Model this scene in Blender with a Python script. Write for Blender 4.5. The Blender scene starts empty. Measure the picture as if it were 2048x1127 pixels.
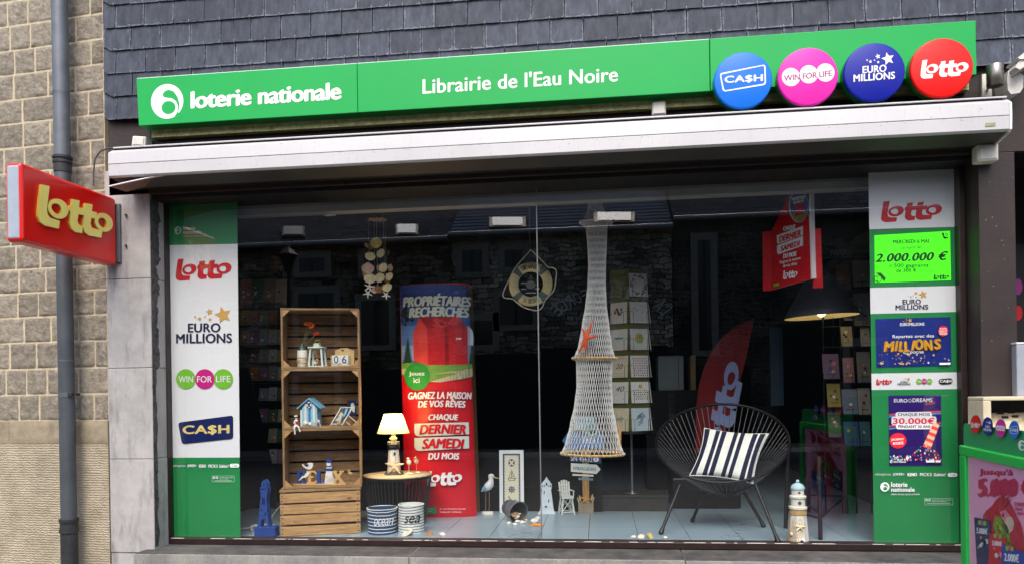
import bpy, bmesh, math, random
from mathutils import Vector, Matrix, noise
from mathutils.geometry import tessellate_polygon
random.seed(7)
S = bpy.context.scene
COL = S.collection
# ------------------------------------------------------------------ camera
F, YAW, ROLL, CX, CY, D, EYE = 1492.0, .1177, -.0154, 1024.0, 777.0, 4.4, 1.6
FW = Vector((-math.sin(YAW), math.cos(YAW), 0)); RR = Vector((math.cos(YAW), math.sin(YAW), 0)); UU = Vector((0, 0, 1))
R2 = RR * math.cos(ROLL) + UU * math.sin(ROLL); U2 = -RR * math.sin(ROLL) + UU * math.cos(ROLL)
CAM = Vector((0, -D, EYE))
cd = bpy.data.cameras.new('camera'); cam = bpy.data.objects.new('camera', cd); COL.objects.link(cam)
cam.matrix_world = Matrix(((R2.x, U2.x, -FW.x, CAM.x), (R2.y, U2.y, -FW.y, CAM.y), (R2.z, U2.z, -FW.z, CAM.z), (0, 0, 0, 1)))
cd.sensor_width = 36; cd.lens = 36 * F / 2048; cd.shift_y = (CY - 563.5) / 2048; cd.clip_end = 500; cd.clip_start = .05
S.camera = cam
# ------------------------------------------------------------------ light: bright overcast street
SUN_EL, SUN_AZ = math.radians(52), math.radians(1)      # straight in front of the shop, high up, in front of the shop
w = bpy.data.worlds.new('World'); S.world = w; w.use_nodes = True
nt = w.node_tree; bg = nt.nodes['Background']; sky = nt.nodes.new('ShaderNodeTexSky'); sky.sky_type = 'NISHITA'
sky.sun_disc = False; sky.sun_elevation = SUN_EL; sky.sun_rotation = math.pi + SUN_AZ * -1; sky.air_density = 1.0; sky.dust_density = 4.0; sky.ozone_density = .6
nt.links.new(sky.outputs[0], bg.inputs[0]); bg.inputs[1].default_value = .15
sl = bpy.data.lights.new('sun', 'SUN'); sun = bpy.data.objects.new('sun', sl); COL.objects.link(sun)
sl.energy = 1.1; sl.angle = math.radians(38); sl.color = (1, .975, .94)
sd = Vector((math.sin(SUN_AZ) * math.cos(SUN_EL), -math.cos(SUN_AZ) * math.cos(SUN_EL), math.sin(SUN_EL)))
sun.rotation_euler = sd.to_track_quat('Z', 'Y').to_euler(); sun.location = sd * 30
S.view_settings.view_transform = 'Standard'; S.view_settings.look = 'None'; S.view_settings.gamma = 1; S.view_settings.exposure = .95
S.cycles.max_bounces = 6; S.cycles.transparent_max_bounces = 12; S.cycles.use_denoising = True
S.cycles.caustics_reflective = False; S.cycles.caustics_refractive = False

# ------------------------------------------------------------------ measuring: where a line of sight meets a real plane
def ray(px, py):
    return R2 * ((px - CX) / F) - U2 * ((py - CY) / F) + FW
def at(px, py, Y):
    d = ray(px, py); return CAM + d * ((Y + D) / d.y)
def atz(px, py, Z):
    d = ray(px, py); return CAM + d * ((Z - EYE) / d.z)
def atx(px, py, X):
    d = ray(px, py); return CAM + d * ((X - CAM.x) / d.x)
def atp(px, py, P, N):
    d = ray(px, py); return CAM + d * ((P - CAM).dot(N) / d.dot(N))
def proj(p):
    q = Vector(p) - CAM; w_ = q.dot(FW); return CX + F * q.dot(R2) / w_, CY - F * q.dot(U2) / w_
def depth(p): return (p - CAM).dot(FW)
def mpp(p): return depth(p) / F                      # metres per photo pixel at a point
FLOOR = .66

# ------------------------------------------------------------------ materials
def lin(c):
    return tuple((v / 12.92 if v <= .04045 else ((v + .055) / 1.055) ** 2.4) for v in (x / 255 for x in c))
MATS = {}
def M(name, rgb=(200, 200, 200), rough=.55, metal=0, var=.12, scale=18, bump=0, bscale=60, emit=0, coat=0, trans=0, spec=None):
    if name in MATS: return MATS[name]
    m = bpy.data.materials.new(name); m.use_nodes = True; t = m.node_tree; b = t.nodes['Principled BSDF']
    c = lin(rgb); b.inputs['Roughness'].default_value = rough; b.inputs['Metallic'].default_value = metal
    tc = t.nodes.new('ShaderNodeTexCoord')
    if var:
        n = t.nodes.new('ShaderNodeTexNoise'); n.inputs['Scale'].default_value = scale; n.inputs['Detail'].default_value = 6; n.inputs['Roughness'].default_value = .65
        t.links.new(tc.outputs['Object'], n.inputs['Vector'])
        r = t.nodes.new('ShaderNodeValToRGB'); r.color_ramp.elements[0].position = .3; r.color_ramp.elements[1].position = .72
        r.color_ramp.elements[0].color = (*[x * (1 - var) for x in c], 1); r.color_ramp.elements[1].color = (*[min(1, x * (1 + var)) for x in c], 1)
        t.links.new(n.outputs[0], r.inputs[0]); t.links.new(r.outputs[0], b.inputs['Base Color'])
        mr = t.nodes.new('ShaderNodeMapRange'); mr.inputs['To Min'].default_value = max(0, rough - .1); mr.inputs['To Max'].default_value = min(1, rough + .12)
        t.links.new(n.outputs[0], mr.inputs[0]); t.links.new(mr.outputs[0], b.inputs['Roughness'])
    else:
        b.inputs['Base Color'].default_value = (*c, 1)
    if bump:
        n2 = t.nodes.new('ShaderNodeTexNoise'); n2.inputs['Scale'].default_value = bscale; n2.inputs['Detail'].default_value = 8; n2.inputs['Roughness'].default_value = .7
        t.links.new(tc.outputs['Object'], n2.inputs['Vector'])
        bp = t.nodes.new('ShaderNodeBump'); bp.inputs['Strength'].default_value = bump; bp.inputs['Distance'].default_value = .01
        t.links.new(n2.outputs[0], bp.inputs['Height']); t.links.new(bp.outputs[0], b.inputs['Normal'])
    if emit:
        b.inputs['Emission Color'].default_value = (*c, 1); b.inputs['Emission Strength'].default_value = emit
    if spec is not None: b.inputs['Specular IOR Level'].default_value = spec
    if coat: b.inputs['Coat Weight'].default_value = coat
    if trans: b.inputs['Transmission Weight'].default_value = trans
    MATS[name] = m; return m
def nodes(m): return m.node_tree, m.node_tree.nodes['Principled BSDF']
def mapped(t, scale):
    tc = t.nodes.new('ShaderNodeTexCoord'); mp = t.nodes.new('ShaderNodeMapping'); mp.inputs['Scale'].default_value = scale
    t.links.new(tc.outputs['Object'], mp.inputs['Vector']); return mp.outputs[0]

def mat_glass():
    m = bpy.data.materials.new('window_glass'); m.use_nodes = True; t = m.node_tree; t.nodes.clear()
    o = t.nodes.new('ShaderNodeOutputMaterial'); mx = t.nodes.new('ShaderNodeMixShader'); tr = t.nodes.new('ShaderNodeBsdfTransparent'); gl = t.nodes.new('ShaderNodeBsdfGlossy')
    fr = t.nodes.new('ShaderNodeFresnel'); gm = t.nodes.new('ShaderNodeNewGeometry'); ir = t.nodes.new('ShaderNodeMapRange'); ir.inputs['To Min'].default_value = 1.88; ir.inputs['To Max'].default_value = 1 / 1.88; t.links.new(gm.outputs['Backfacing'], ir.inputs[0]); t.links.new(ir.outputs[0], fr.inputs[0]); gl.inputs['Roughness'].default_value = 0.0
    tr.inputs[0].default_value = (.93, .95, .945, 1); gl.inputs[0].default_value = (1, 1, 1, 1)
    t.links.new(fr.outputs[0], mx.inputs[0]); t.links.new(tr.outputs[0], mx.inputs[1]); t.links.new(gl.outputs[0], mx.inputs[2]); t.links.new(mx.outputs[0], o.inputs[0])
    return m
def mat_wood(name, rgb, rgb2, rough=.65, ax=(1.2, 14, 14)):
    m = bpy.data.materials.new(name); m.use_nodes = True; t, b = nodes(m)
    v = mapped(t, ax); n = t.nodes.new('ShaderNodeTexNoise'); n.inputs['Scale'].default_value = 5; n.inputs['Detail'].default_value = 8; n.inputs['Roughness'].default_value = .7; n.inputs['Distortion'].default_value = 1.2
    t.links.new(v, n.inputs['Vector']); r = t.nodes.new('ShaderNodeValToRGB')
    r.color_ramp.elements[0].position = .36; r.color_ramp.elements[1].position = .62; r.color_ramp.elements[0].color = (*lin(rgb), 1); r.color_ramp.elements[1].color = (*lin(rgb2), 1)
    t.links.new(n.outputs[0], r.inputs[0])
    vo = t.nodes.new('ShaderNodeTexVoronoi'); vo.inputs['Scale'].default_value = 5.5; t.links.new(mapped(t, (1, 1, 2.2)), vo.inputs['Vector'])
    kr = t.nodes.new('ShaderNodeValToRGB'); kr.color_ramp.elements[0].position = .05; kr.color_ramp.elements[1].position = .14; kr.color_ramp.elements[0].color = (.25, .14, .07, 1); kr.color_ramp.elements[1].color = (1, 1, 1, 1)
    t.links.new(vo.outputs['Distance'], kr.inputs[0])
    mu = t.nodes.new('ShaderNodeMix'); mu.data_type = 'RGBA'; mu.blend_type = 'MULTIPLY'; mu.inputs['Factor'].default_value = .8
    t.links.new(r.outputs[0], mu.inputs['A']); t.links.new(kr.outputs[0], mu.inputs['B']); t.links.new(mu.outputs['Result'], b.inputs['Base Color'])
    b.inputs['Roughness'].default_value = rough
    bp = t.nodes.new('ShaderNodeBump'); bp.inputs['Strength'].default_value = .35; bp.inputs['Distance'].default_value = .004; t.links.new(n.outputs[0], bp.inputs['Height']); t.links.new(bp.outputs[0], b.inputs['Normal'])
    MATS[name] = m; return m
def mat_stone(name, c1, c2, s1=9, s2=55, bump=.8, dist=.012, rough=.9, stain=None):
    m = bpy.data.materials.new(name); m.use_nodes = True; t, b = nodes(m); v = mapped(t, (1, 1, 1))
    n = t.nodes.new('ShaderNodeTexNoise'); n.inputs['Scale'].default_value = s1; n.inputs['Detail'].default_value = 9; n.inputs['Roughness'].default_value = .72; t.links.new(v, n.inputs['Vector'])
    r = t.nodes.new('ShaderNodeValToRGB'); r.color_ramp.elements[0].position = .32; r.color_ramp.elements[1].position = .68
    r.color_ramp.elements[0].color = (*lin(c1), 1); r.color_ramp.elements[1].color = (*lin(c2), 1); t.links.new(n.outputs[0], r.inputs[0])
    at_ = t.nodes.new('ShaderNodeAttribute'); at_.attribute_name = 'tone'
    hv = t.nodes.new('ShaderNodeMix'); hv.data_type = 'RGBA'; hv.blend_type = 'MULTIPLY'; hv.inputs['Factor'].default_value = 1
    t.links.new(r.outputs[0], hv.inputs['A']); t.links.new(at_.outputs['Color'], hv.inputs['B'])
    t.links.new((hv.outputs['Result'] if stain == 'tone' else r.outputs[0]), b.inputs['Base Color'])
    b.inputs['Roughness'].default_value = rough
    n2 = t.nodes.new('ShaderNodeTexNoise'); n2.inputs['Scale'].default_value = s2; n2.inputs['Detail'].default_value = 8; n2.inputs['Roughness'].default_value = .75; t.links.new(v, n2.inputs['Vector'])
    bp = t.nodes.new('ShaderNodeBump'); bp.inputs['Strength'].default_value = bump; bp.inputs['Distance'].default_value = dist; t.links.new(n2.outputs[0], bp.inputs['Height']); t.links.new(bp.outputs[0], b.inputs['Normal'])
    MATS[name] = m; return m

# ------------------------------------------------------------------ mesh builder
GLY = {}
def glyphs(body, bold=0, shear=0, sp=1):
    key = (body, bold, shear, sp)
    if key in GLY: return GLY[key]
    cu = bpy.data.curves.new('t', 'FONT'); cu.body = body; cu.offset = bold; cu.shear = shear; cu.space_character = sp; cu.resolution_u = 4; cu.align_x = 'LEFT'
    o = bpy.data.objects.new('t', cu); COL.objects.link(o); dg = bpy.context.evaluated_depsgraph_get(); dg.update()
    me = bpy.data.meshes.new_from_object(o.evaluated_get(dg))
    vs = [(v.co.x, v.co.y) for v in me.vertices]; fs = [tuple(p.vertices) for p in me.polygons]
    bpy.data.objects.remove(o); bpy.data.curves.remove(cu); bpy.data.meshes.remove(me)
    x0 = min(v[0] for v in vs); x1 = max(v[0] for v in vs); y0 = min(v[1] for v in vs); y1 = max(v[1] for v in vs)
    vs = [((x - x0) / (x1 - x0), (y - y0) / (y1 - y0)) for x, y in vs]
    GLY[key] = (vs, fs); return GLY[key]
def strike(b):      # heavy lettering: the same letter struck several times, a hair apart
    q = b * 1.25
    return ([(0, 0)] if b <= .004 else ([(-q * .5, 0), (q * .5, 0)] if b < .02 else [(-q, 0), (0, 0), (q, 0), (-q * .5, q * .55), (q * .5, -q * .55)])), (0 if b <= .004 else q)
ORG = {}
class MB:
    def __init__(s, scale=1.0, T=None):
        s.v = []; s.f = []; s.mi = []; s.sm = []; s.mats = []; s.k = 0; s.scale = scale; s.T = T; s.tone = []; s.uv = {}
    def slot(s, m):
        if m not in s.mats: s.mats.append(m)
        return s.mats.index(m)
    def add(s, vs, fs, m, smooth=False, tone=1.0):
        o = len(s.v); T = s.T
        s.v += [tuple(T @ Vector(p)) if T else tuple(p) for p in vs]; s.tone += [tone] * len(vs); i = s.slot(m)
        for f in fs: s.f.append(tuple(a + o for a in f)); s.mi.append(i); s.sm.append(smooth)
        return o
    def bm(s, bm_, m, smooth=False):
        bm_.verts.index_update()
        s.add([v.co[:] for v in bm_.verts], [[v.index for v in f.verts] for f in bm_.faces], m, smooth); bm_.free()
    def box(s, x0, x1, y0, y1, z0, z1, m, bev=0, seg=2):
        if x0 > x1: x0, x1 = x1, x0
        if y0 > y1: y0, y1 = y1, y0
        if z0 > z1: z0, z1 = z1, z0
        P = [(x0, y0, z0), (x1, y0, z0), (x1, y1, z0), (x0, y1, z0), (x0, y0, z1), (x1, y0, z1), (x1, y1, z1), (x0, y1, z1)]
        Q = [(0, 3, 2, 1), (4, 5, 6, 7), (0, 1, 5, 4), (1, 2, 6, 5), (2, 3, 7, 6), (3, 0, 4, 7)]
        s.hexa(P, m, bev, seg)
    def hexa(s, P, m, bev=0, seg=2):
        Q = [(0, 3, 2, 1), (4, 5, 6, 7), (0, 1, 5, 4), (1, 2, 6, 5), (2, 3, 7, 6), (3, 0, 4, 7)]
        if not bev: s.add(P, Q, m); return
        b = bmesh.new(); vs = [b.verts.new(p) for p in P]
        for q in Q: b.faces.new([vs[i] for i in q])
        bmesh.ops.bevel(b, geom=b.edges[:], offset=bev, segments=seg, profile=.5, affect='EDGES'); s.bm(b, m)
    def tube(s, pts, r, m, n=8, closed=False, cap=True):
        pts = [Vector(p) for p in pts]; N = len(pts); rs = r if isinstance(r, (list, tuple)) else [r] * N
        t0 = None; vs = []; fs = []; nrm = None
        for i, p in enumerate(pts):
            a = pts[(i - 1) % N] if (closed or i) else p; c = pts[(i + 1) % N] if (closed or i < N - 1) else p
            t = (c - a).normalized() if (c - a).length > 1e-9 else Vector((0, 0, 1))
            if nrm is None: nrm = t.orthogonal().normalized()
            else:
                nrm = (nrm - t * nrm.dot(t)); nrm = nrm.normalized() if nrm.length > 1e-6 else t.orthogonal().normalized()
            bn = t.cross(nrm)
            for k in range(n):
                a_ = 2 * math.pi * k / n; vs.append(p + (nrm * math.cos(a_) + bn * math.sin(a_)) * rs[i])
        for i in range(N if closed else N - 1):
            j = (i + 1) % N
            for k in range(n): fs.append((i * n + k, i * n + (k + 1) % n, j * n + (k + 1) % n, j * n + k))
        s.add(vs, fs, m, True)
        if cap and not closed:
            s.add(vs[:n], [tuple(range(n))[::-1]], m); s.add(vs[-n:], [tuple(range(n))], m)
    def cyl(s, p0, p1, r0, m, r1=None, n=16): s.tube([p0, p1], [r0, r0 if r1 is None else r1], m, n)
    def ring(s, c, R, r, m, n=40, k=8, ax=((1, 0, 0), (0, 1, 0)), ry=None):
        a, b = Vector(ax[0]), Vector(ax[1]); c = Vector(c); ry = R if ry is None else ry
        s.tube([c + a * R * math.cos(t) + b * ry * math.sin(t) for t in (2 * math.pi * i / n for i in range(n))], r, m, k, True)
    def lathe(s, prof, c, m, n=24, smooth=True, sq=False):
        vs = []; fs = []; c = Vector(c)
        for r, z in prof:
            for k in range(n):
                a = 2 * math.pi * (k + (.5 if sq else 0)) / n; vs.append((c.x + r * math.cos(a), c.y + r * math.sin(a), c.z + z))
        for i in range(len(prof) - 1):
            for k in range(n): fs.append((i * n + k, i * n + (k + 1) % n, (i + 1) * n + (k + 1) % n, (i + 1) * n + k))
        s.add(vs, fs, m, smooth)
        if prof[0][0] > 1e-6: s.add(vs[:n], [tuple(range(n))[::-1]], m)
        if prof[-1][0] > 1e-6: s.add(vs[-n:], [tuple(range(n))], m)
    def ell(s, c, r, m, n=16, k=10, rot=None, fn=None):
        vs = []; fs = []; c = Vector(c)
        for i in range(k + 1):
            ph = math.pi * i / k
            for j in range(n):
                t = 2 * math.pi * j / n; p = Vector((r[0] * math.sin(ph) * math.cos(t), r[1] * math.sin(ph) * math.sin(t), r[2] * math.cos(ph)))
                if fn: p = fn(p)
                if rot: p = rot @ p
                vs.append(c + p)
        for i in range(k):
            for j in range(n): fs.append((i * n + j, (i + 1) * n + j, (i + 1) * n + (j + 1) % n, i * n + (j + 1) % n))
        s.add(vs, fs, m, True)
    def prism(s, loops, y0, y1, m, side=None):
        """outline (and holes) in x,z; front at y0, back at y1"""
        if not isinstance(loops[0][0], (tuple, list)): loops = [loops]
        flat = [p for l in loops for p in l]
        tri = tessellate_polygon([[Vector((p[0], p[1], 0)) for p in l] for l in loops])
        n = len(flat)
        s.add([(p[0], y0, p[1]) for p in flat] , tri, m); s.add([(p[0], y1, p[1]) for p in flat], [t[::-1] for t in tri], m)
        for l in loops:
            k = len(l); s.add([(p[0], y0, p[1]) for p in l] + [(p[0], y1, p[1]) for p in l], [(i, (i + 1) % k, k + (i + 1) % k, k + i) for i in range(k)], side or m)
    def lay(s):
        s.k += 1; return .0008 + s.k * .00008
    def flat(s, pts, sf, m, holes=()):
        """a printed shape: outline in photo pixels laid on surface sf(px, py, lift)"""
        h = s.lay(); loops = [pts] + list(holes); fl = [p for l in loops for p in l]
        tri = tessellate_polygon([[Vector((p[0], p[1], 0)) for p in l] for l in loops])
        s.add([sf(p[0], p[1], h) for p in fl], tri, m)
    def rect(s, x0, y0, x1, y1, sf, m, slope=0, n=1):
        w_ = x1 - x0; T = [(x0 + w_ * i / n, y0 + slope * w_ * i / n) for i in range(n + 1)]; B = [(x0 + w_ * i / n, y1 + slope * w_ * i / n) for i in range(n + 1)]
        s.flat(T + B[::-1], sf, m)
    def disc(s, cx, cy, rx, ry, sf, m, n=32, hole=None):
        P = [(cx + rx * math.cos(2 * math.pi * i / n), cy + ry * math.sin(2 * math.pi * i / n)) for i in range(n)]
        H = [[(cx + hole * rx * math.cos(2 * math.pi * i / n), cy + hole * ry * math.sin(2 * math.pi * i / n)) for i in range(n)]] if hole else []
        s.flat(P, sf, m, H)
    def star(s, cx, cy, r, sf, m, rot=-.25, inner=.45):
        s.flat([(cx + r * (1 if i % 2 == 0 else inner) * math.sin(rot + math.pi * i / 5), cy - r * (1 if i % 2 == 0 else inner) * math.cos(rot + math.pi * i / 5)) for i in range(10)], sf, m)
    def text(s, body, x0, y0, x1, y1, sf, m, slope=0, bold=.012, shear=0, sp=1, vx=0):
        st, e = strike(bold); vs, fs = glyphs(body, 0, shear, sp * (1 + e * .9)); hh = y1 - y0; e *= hh
        for dx, dy in st:
            h = s.lay(); s.add([sf(x0 + e + u * (x1 - x0 - 2 * e) + dx * hh + vx * v * hh, y1 - v * hh + dy * hh + slope * (u * (x1 - x0) + dx * hh), h) for u, v in vs], fs, m)
    def shape(s, polys, x0, y0, x1, y1, sf, m, slope=0, m2=None):
        """logo: polys in a unit box, (outline, holes)"""
        for P in polys:
            mm = m
            if P[0] == 'alt': mm = m2; P = P[1:]
            g = [[(x0 + u * (x1 - x0), y1 - v * (y1 - y0) + slope * u * (x1 - x0)) for u, v in l] for l in P]
            s.flat(g[0], sf, mm, g[1:])
    def build(s, name, parent=None, org=None, local=False, label=None):
        me = bpy.data.meshes.new(name)
        o_ = Vector((0, 0, 0)) if local else (ORG[parent.name] if parent else (Vector(org) if org is not None else Vector((0, 0, 0))))
        k = s.scale
        me.from_pydata([(p[0] * k - o_[0], p[1] * k - o_[1], p[2] * k - o_[2]) for p in s.v], [], s.f)
        for m in s.mats: me.materials.append(m)
        me.polygons.foreach_set('material_index', s.mi); me.polygons.foreach_set('use_smooth', s.sm)
        if any(t != 1.0 for t in s.tone):
            a = me.attributes.new('tone', 'FLOAT_COLOR', 'POINT'); a.data.foreach_set('color', [c for t in s.tone for c in (t, t, t, 1)])
        me.update()
        ob = bpy.data.objects.new(name, me); COL.objects.link(ob)
        if parent: ob.parent = parent
        elif org is not None: ob.location = org
        ORG[ob.name] = o_ if parent else (Vector(org) if org is not None else Vector((0, 0, 0)))
        if label: ob['label'] = label
        return ob
def tag(o, label, cat, group=None):
    o['label'] = label; o['category'] = cat
    if group: o['group'] = group
    return o
def thing(name, label, cat, loc=(0, 0, 0), rz=0, group=None):
    o = bpy.data.objects.new(name, None); COL.objects.link(o); o.location = loc; o.rotation_euler = (0, 0, rz); o.empty_display_size = .05
    ORG[o.name] = Vector(loc); return tag(o, label, cat, group)
def struct(o): o['kind'] = 'structure'; return o
def onY(Y): return lambda x, y, h: at(x, y, Y - h)
def onP(P, N):                                            # N points to the viewer
    P = Vector(P); N = Vector(N).normalized()
    return lambda x, y, h: atp(x, y, P + N * h, N)
def loc_of(bx, by):                                       # photo pixel -> upright local x,z (pixels) about a base point
    return lambda px, py: ((px - bx) + .0154 * (by - py), (by - py) - .0154 * (px - bx))
def onL(bx, by, y0):                                      # local flat front at local y0 (pixel units)
    L = loc_of(bx, by)
    return lambda x, y, h: (L(x, y)[0], y0 - h * 300, L(x, y)[1])
def floor_at(px, py):
    p = atz(px, py, FLOOR); return p, mpp(p)
def circ(cx, cy, rx, ry, n=24, a0=0): return [(cx + rx * math.cos(a0 + 2 * math.pi * i / n), cy + ry * math.sin(a0 + 2 * math.pi * i / n)) for i in range(n)]

# ------------------------------------------------------------------ logos drawn as outlines
def lotto_logo():
    n = lambda L: [((x - 677) / 368, (205 - y) / 135) for x, y in L]
    eye = lambda cx, cy: [(cx + 25 * math.cos(t) * (1 + .12 * math.cos(t)), cy + 19 * math.sin(t) - 6 * math.cos(t)) for t in (2 * math.pi * i / 24 for i in range(24))]
    oo = lambda cx, cy, rx, ry: [(cx + rx * math.cos(t), cy + ry * math.sin(t) - 6 * math.cos(t)) for t in (2 * math.pi * i / 32 for i in range(32))]
    drop = lambda cx, cy: [(cx + 2, cy - 12), (cx + 9, cy - 3), (cx + 8, cy + 6), (cx + 1, cy + 11), (cx - 7, cy + 7), (cx - 7, cy)]
    pup = lambda cx, cy: [(cx + (x - cx) * .84, cy + (y - cy) * .82) for x, y in eye(cx, cy)]
    L = [(692, 75), (730, 71), (716, 150), (719, 166), (730, 174), (774, 175), (769, 202), (706, 205), (685, 198), (677, 182), (680, 150)]
    t1 = [(834, 87), (870, 83), (867, 107), (893, 106), (891, 130), (863, 132), (858, 156), (864, 167), (884, 169), (880, 194), (846, 197), (828, 190), (820, 174), (825, 135), (818, 128), (824, 110), (831, 108)]
    t2 = [(899, 85), (936, 80), (932, 105), (958, 104), (955, 127), (928, 130), (924, 152), (930, 164), (986, 164), (980, 190), (914, 195), (893, 188), (885, 172), (890, 133), (893, 108)]
    return [[n(L)], [n(oo(768, 136, 47, 33)), n(eye(762, 138))], [n(pup(762, 138)), n(drop(762, 138))], [n(t1)], [n(t2)], [n(oo(996, 131, 49, 34)), n(eye(990, 133))], [n(pup(990, 133)), n(drop(990, 133))]]
LOTTO = lotto_logo()
LOTTO_PLAIN = [[LOTTO[0][0]], [LOTTO[1][0], [(.235 + .055 * math.cos(t) * (1.5 if math.cos(t) < 0 else 1) * .9, .5 + .13 * math.sin(t)) for t in (2 * math.pi * i / 20 for i in range(20))]], LOTTO[3], LOTTO[4], [LOTTO[5][0], [(.855 + .055 * math.cos(t) * (1.5 if math.cos(t) < 0 else 1) * .9, .53 + .13 * math.sin(t)) for t in (2 * math.pi * i / 20 for i in range(20))]]]
LOTTO = LOTTO_PLAIN
def six_logo():
    n = lambda L: [((x - 905) / 195, (718 - y) / 213) for x, y in L]
    body = circ(1002, 612, 97, 106, 40)
    g = [(974, 572), (984, 552), (1008, 541), (1040, 552), (1064, 586), (1076, 632), (1068, 682), (1096, 700), (1070, 722), (1046, 706), (1064, 678), (1067, 640), (1054, 611), (1030, 594), (1002, 590), (982, 586)]
    return [[n(body)], ['alt', n(g)], ['alt', n(circ(1010, 650, 42, 40, 24))]]
SIX = six_logo()
def euro_stars(mb, x, y, k, sf, m, sl=0):
    """x,y = centre of the big star; k = its radius"""
    for dx, dy, r in ((0, 0, 1), (-1.5, -.35, .42), (-2.6, .42, .27), (-1.45, .5, .24), (-3.1, .2, .15), (-2, .2, .15)):
        mb.star(x + dx * k, y + dy * k + sl * dx * k, r * k, sf, m)
# ------------------------------------------------------------------ shared materials
white = M('white_plastic', (225, 226, 228), .4, var=.05, scale=6)
black = M('black_metal', (18, 18, 19), .4, var=.2, scale=40)
blackpaint = M('black_paint', (14, 14, 15), .55, var=.2)
darkbrown = M('dark_brown_wood', (44, 33, 31), .62, var=.35, scale=9, bump=.25, bscale=45)
print_white = M('print_white', (232, 233, 238), .45, var=.02, scale=3)
print_green = M('print_green', (26, 134, 72), .42, var=.05, scale=3)
print_red = M('print_red', (205, 22, 36), .42, var=.04, scale=5)
print_navy = M('print_navy', (22, 28, 74), .45, var=.05)
print_black = M('print_black', (16, 18, 20), .5, var=.05)
gold = M('print_gold', (205, 158, 70), .4, var=.18, scale=40)
lime = M('print_lime', (118, 190, 50), .42, var=.04)
magenta = M('print_magenta', (198, 26, 128), .42, var=.04)
print_blue = M('print_blue', (28, 90, 200), .42, var=.04)
glass = mat_glass()

# ------------------------------------------------------------------ pavement and road
mb = MB(); pv = mat_stone('pavement_concrete', (105, 102, 98), (140, 136, 130), 4, 60, .4, .005)
mb.box(-60, 60, -2.2, .6, -.2, 0, pv); struct(mb.build('pavement'))
mb = MB(); asp = mat_stone('road_asphalt', (50, 50, 52), (70, 70, 70), 6, 120, .5, .004)
mb.box(-60, 60, -13.2, -2.2, -.3, -.12, asp); struct(mb.build('road'))
mb = MB(); mb.box(-60, 60, -40, -13.2, -.25, 0, pv); struct(mb.build('far_pavement'))
mb = MB(); mb.box(-150, 150, -150, 150, -.6, -.32, asp); struct(mb.build('ground'))

# ------------------------------------------------------------------ neighbouring stone house (turned a little away from the street line)
ST = mat_stone('rock_faced_stone', (134, 126, 112), (196, 187, 170), 22, 60, 1.0, .03, stain='tone')
PL = mat_stone('tooled_plinth_stone', (142, 132, 113), (184, 174, 152), 5, 40, .25, .006)
MO = mat_stone('lime_mortar', (180, 166, 138), (204, 192, 164), 20, 80, .5, .005)
t, b = nodes(PL)                                       # tooled horizontal chisel lines
wv = t.nodes.new('ShaderNodeTexWave'); wv.wave_type = 'BANDS'; wv.bands_direction = 'Z'; wv.inputs['Scale'].default_value = 20; wv.inputs['Distortion'].default_value = 5; wv.inputs['Detail'].default_value = 4; wv.inputs['Detail Scale'].default_value = 3
t.links.new(mapped(t, (1, 1, 1)), wv.inputs['Vector'])
bpn = t.nodes.new('ShaderNodeBump'); bpn.inputs['Strength'].default_value = .6; bpn.inputs['Distance'].default_value = .007
prev = b.inputs['Normal'].links[0].from_socket; t.links.new(wv.outputs[0], bpn.inputs['Height']); t.links.new(prev, bpn.inputs['Normal']); t.links.new(bpn.outputs[0], b.inputs['Normal'])
XC = at(213, 600, .03).x
nb = thing('stone_house', 'beige rock-faced stone house wall with pale mortar joints beside the shop', 'house', (XC, .03, 0), math.radians(-5.7))
zs = [at(205, y, .03).z for y in (-75, -25, 26, 77, 127, 179, 228, 278, 330, 380, 430, 480, 529, 578, 628, 680, 734, 787, 840)]
zl = at(205, 887, .03).z
mb = MB(); mb.box(-2.6, 0, .0065, .4, 0, zs[0], MO)
rnd = random.Random(3)
def rock(mb, x0, x1, z0, z1, amp, m, seed, nx=20, nz=16, g=.0027, tone=1):
    vs = []; fs = []
    x0 += g + rnd.uniform(0, .002); x1 -= g + rnd.uniform(0, .002); z0 += g + rnd.uniform(0, .002); z1 -= g
    for j in range(nz + 1):
        for i in range(nx + 1):
            u, v = i / nx, j / nz; x = x0 + (x1 - x0) * u; z = z0 + (z1 - z0) * v
            e = min(u, 1 - u) * nx; f = min(v, 1 - v) * nz; edge = min(1, min(e, f) / 1.6)
            q = Vector((x * 9 + seed, z * 9, seed * .7)); rg = abs(noise.noise(Vector((x * 26 + z * 22 + seed, z * 9 - x * 7, seed))))
            d = (.2 + .6 * noise.noise(q) + 1.1 * (rg - .25) + .45 * noise.noise(q * 4.3)) * amp
            y = .0075 if edge == 0 else .0055 - edge * max(-.003, .0035 + d)
            jx = .0035 * noise.noise(Vector((z * 40, seed, 1))) if i in (0, nx) else 0; jz = .0025 * noise.noise(Vector((x * 40, seed, 2))) if j in (0, nz) else 0
            vs.append((x + jx, min(y, .0075 if edge == 0 else .0048), z + jz))
    for j in range(nz):
        for i in range(nx):
            a = j * (nx + 1) + i; fs.append((a, a + 1, a + nx + 2, a + nx + 1))
    mb.add(vs, fs, m, True, tone)
for r in range(len(zs) - 1):
    x = 0.0
    first = True
    while x > -2.5:
        wd = rnd.choice((.16, .19, .21, .24, .27)) if not first else (.09 if r % 2 else .2) + rnd.uniform(0, .03)
        first = False
        rock(mb, x - wd, x, zs[r + 1], zs[r], .0105, ST, rnd.uniform(0, 60), tone=rnd.uniform(.8, 1.12)); x -= wd
mb.build('wall', nb, local=True)
mb = MB(); x = 0
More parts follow.
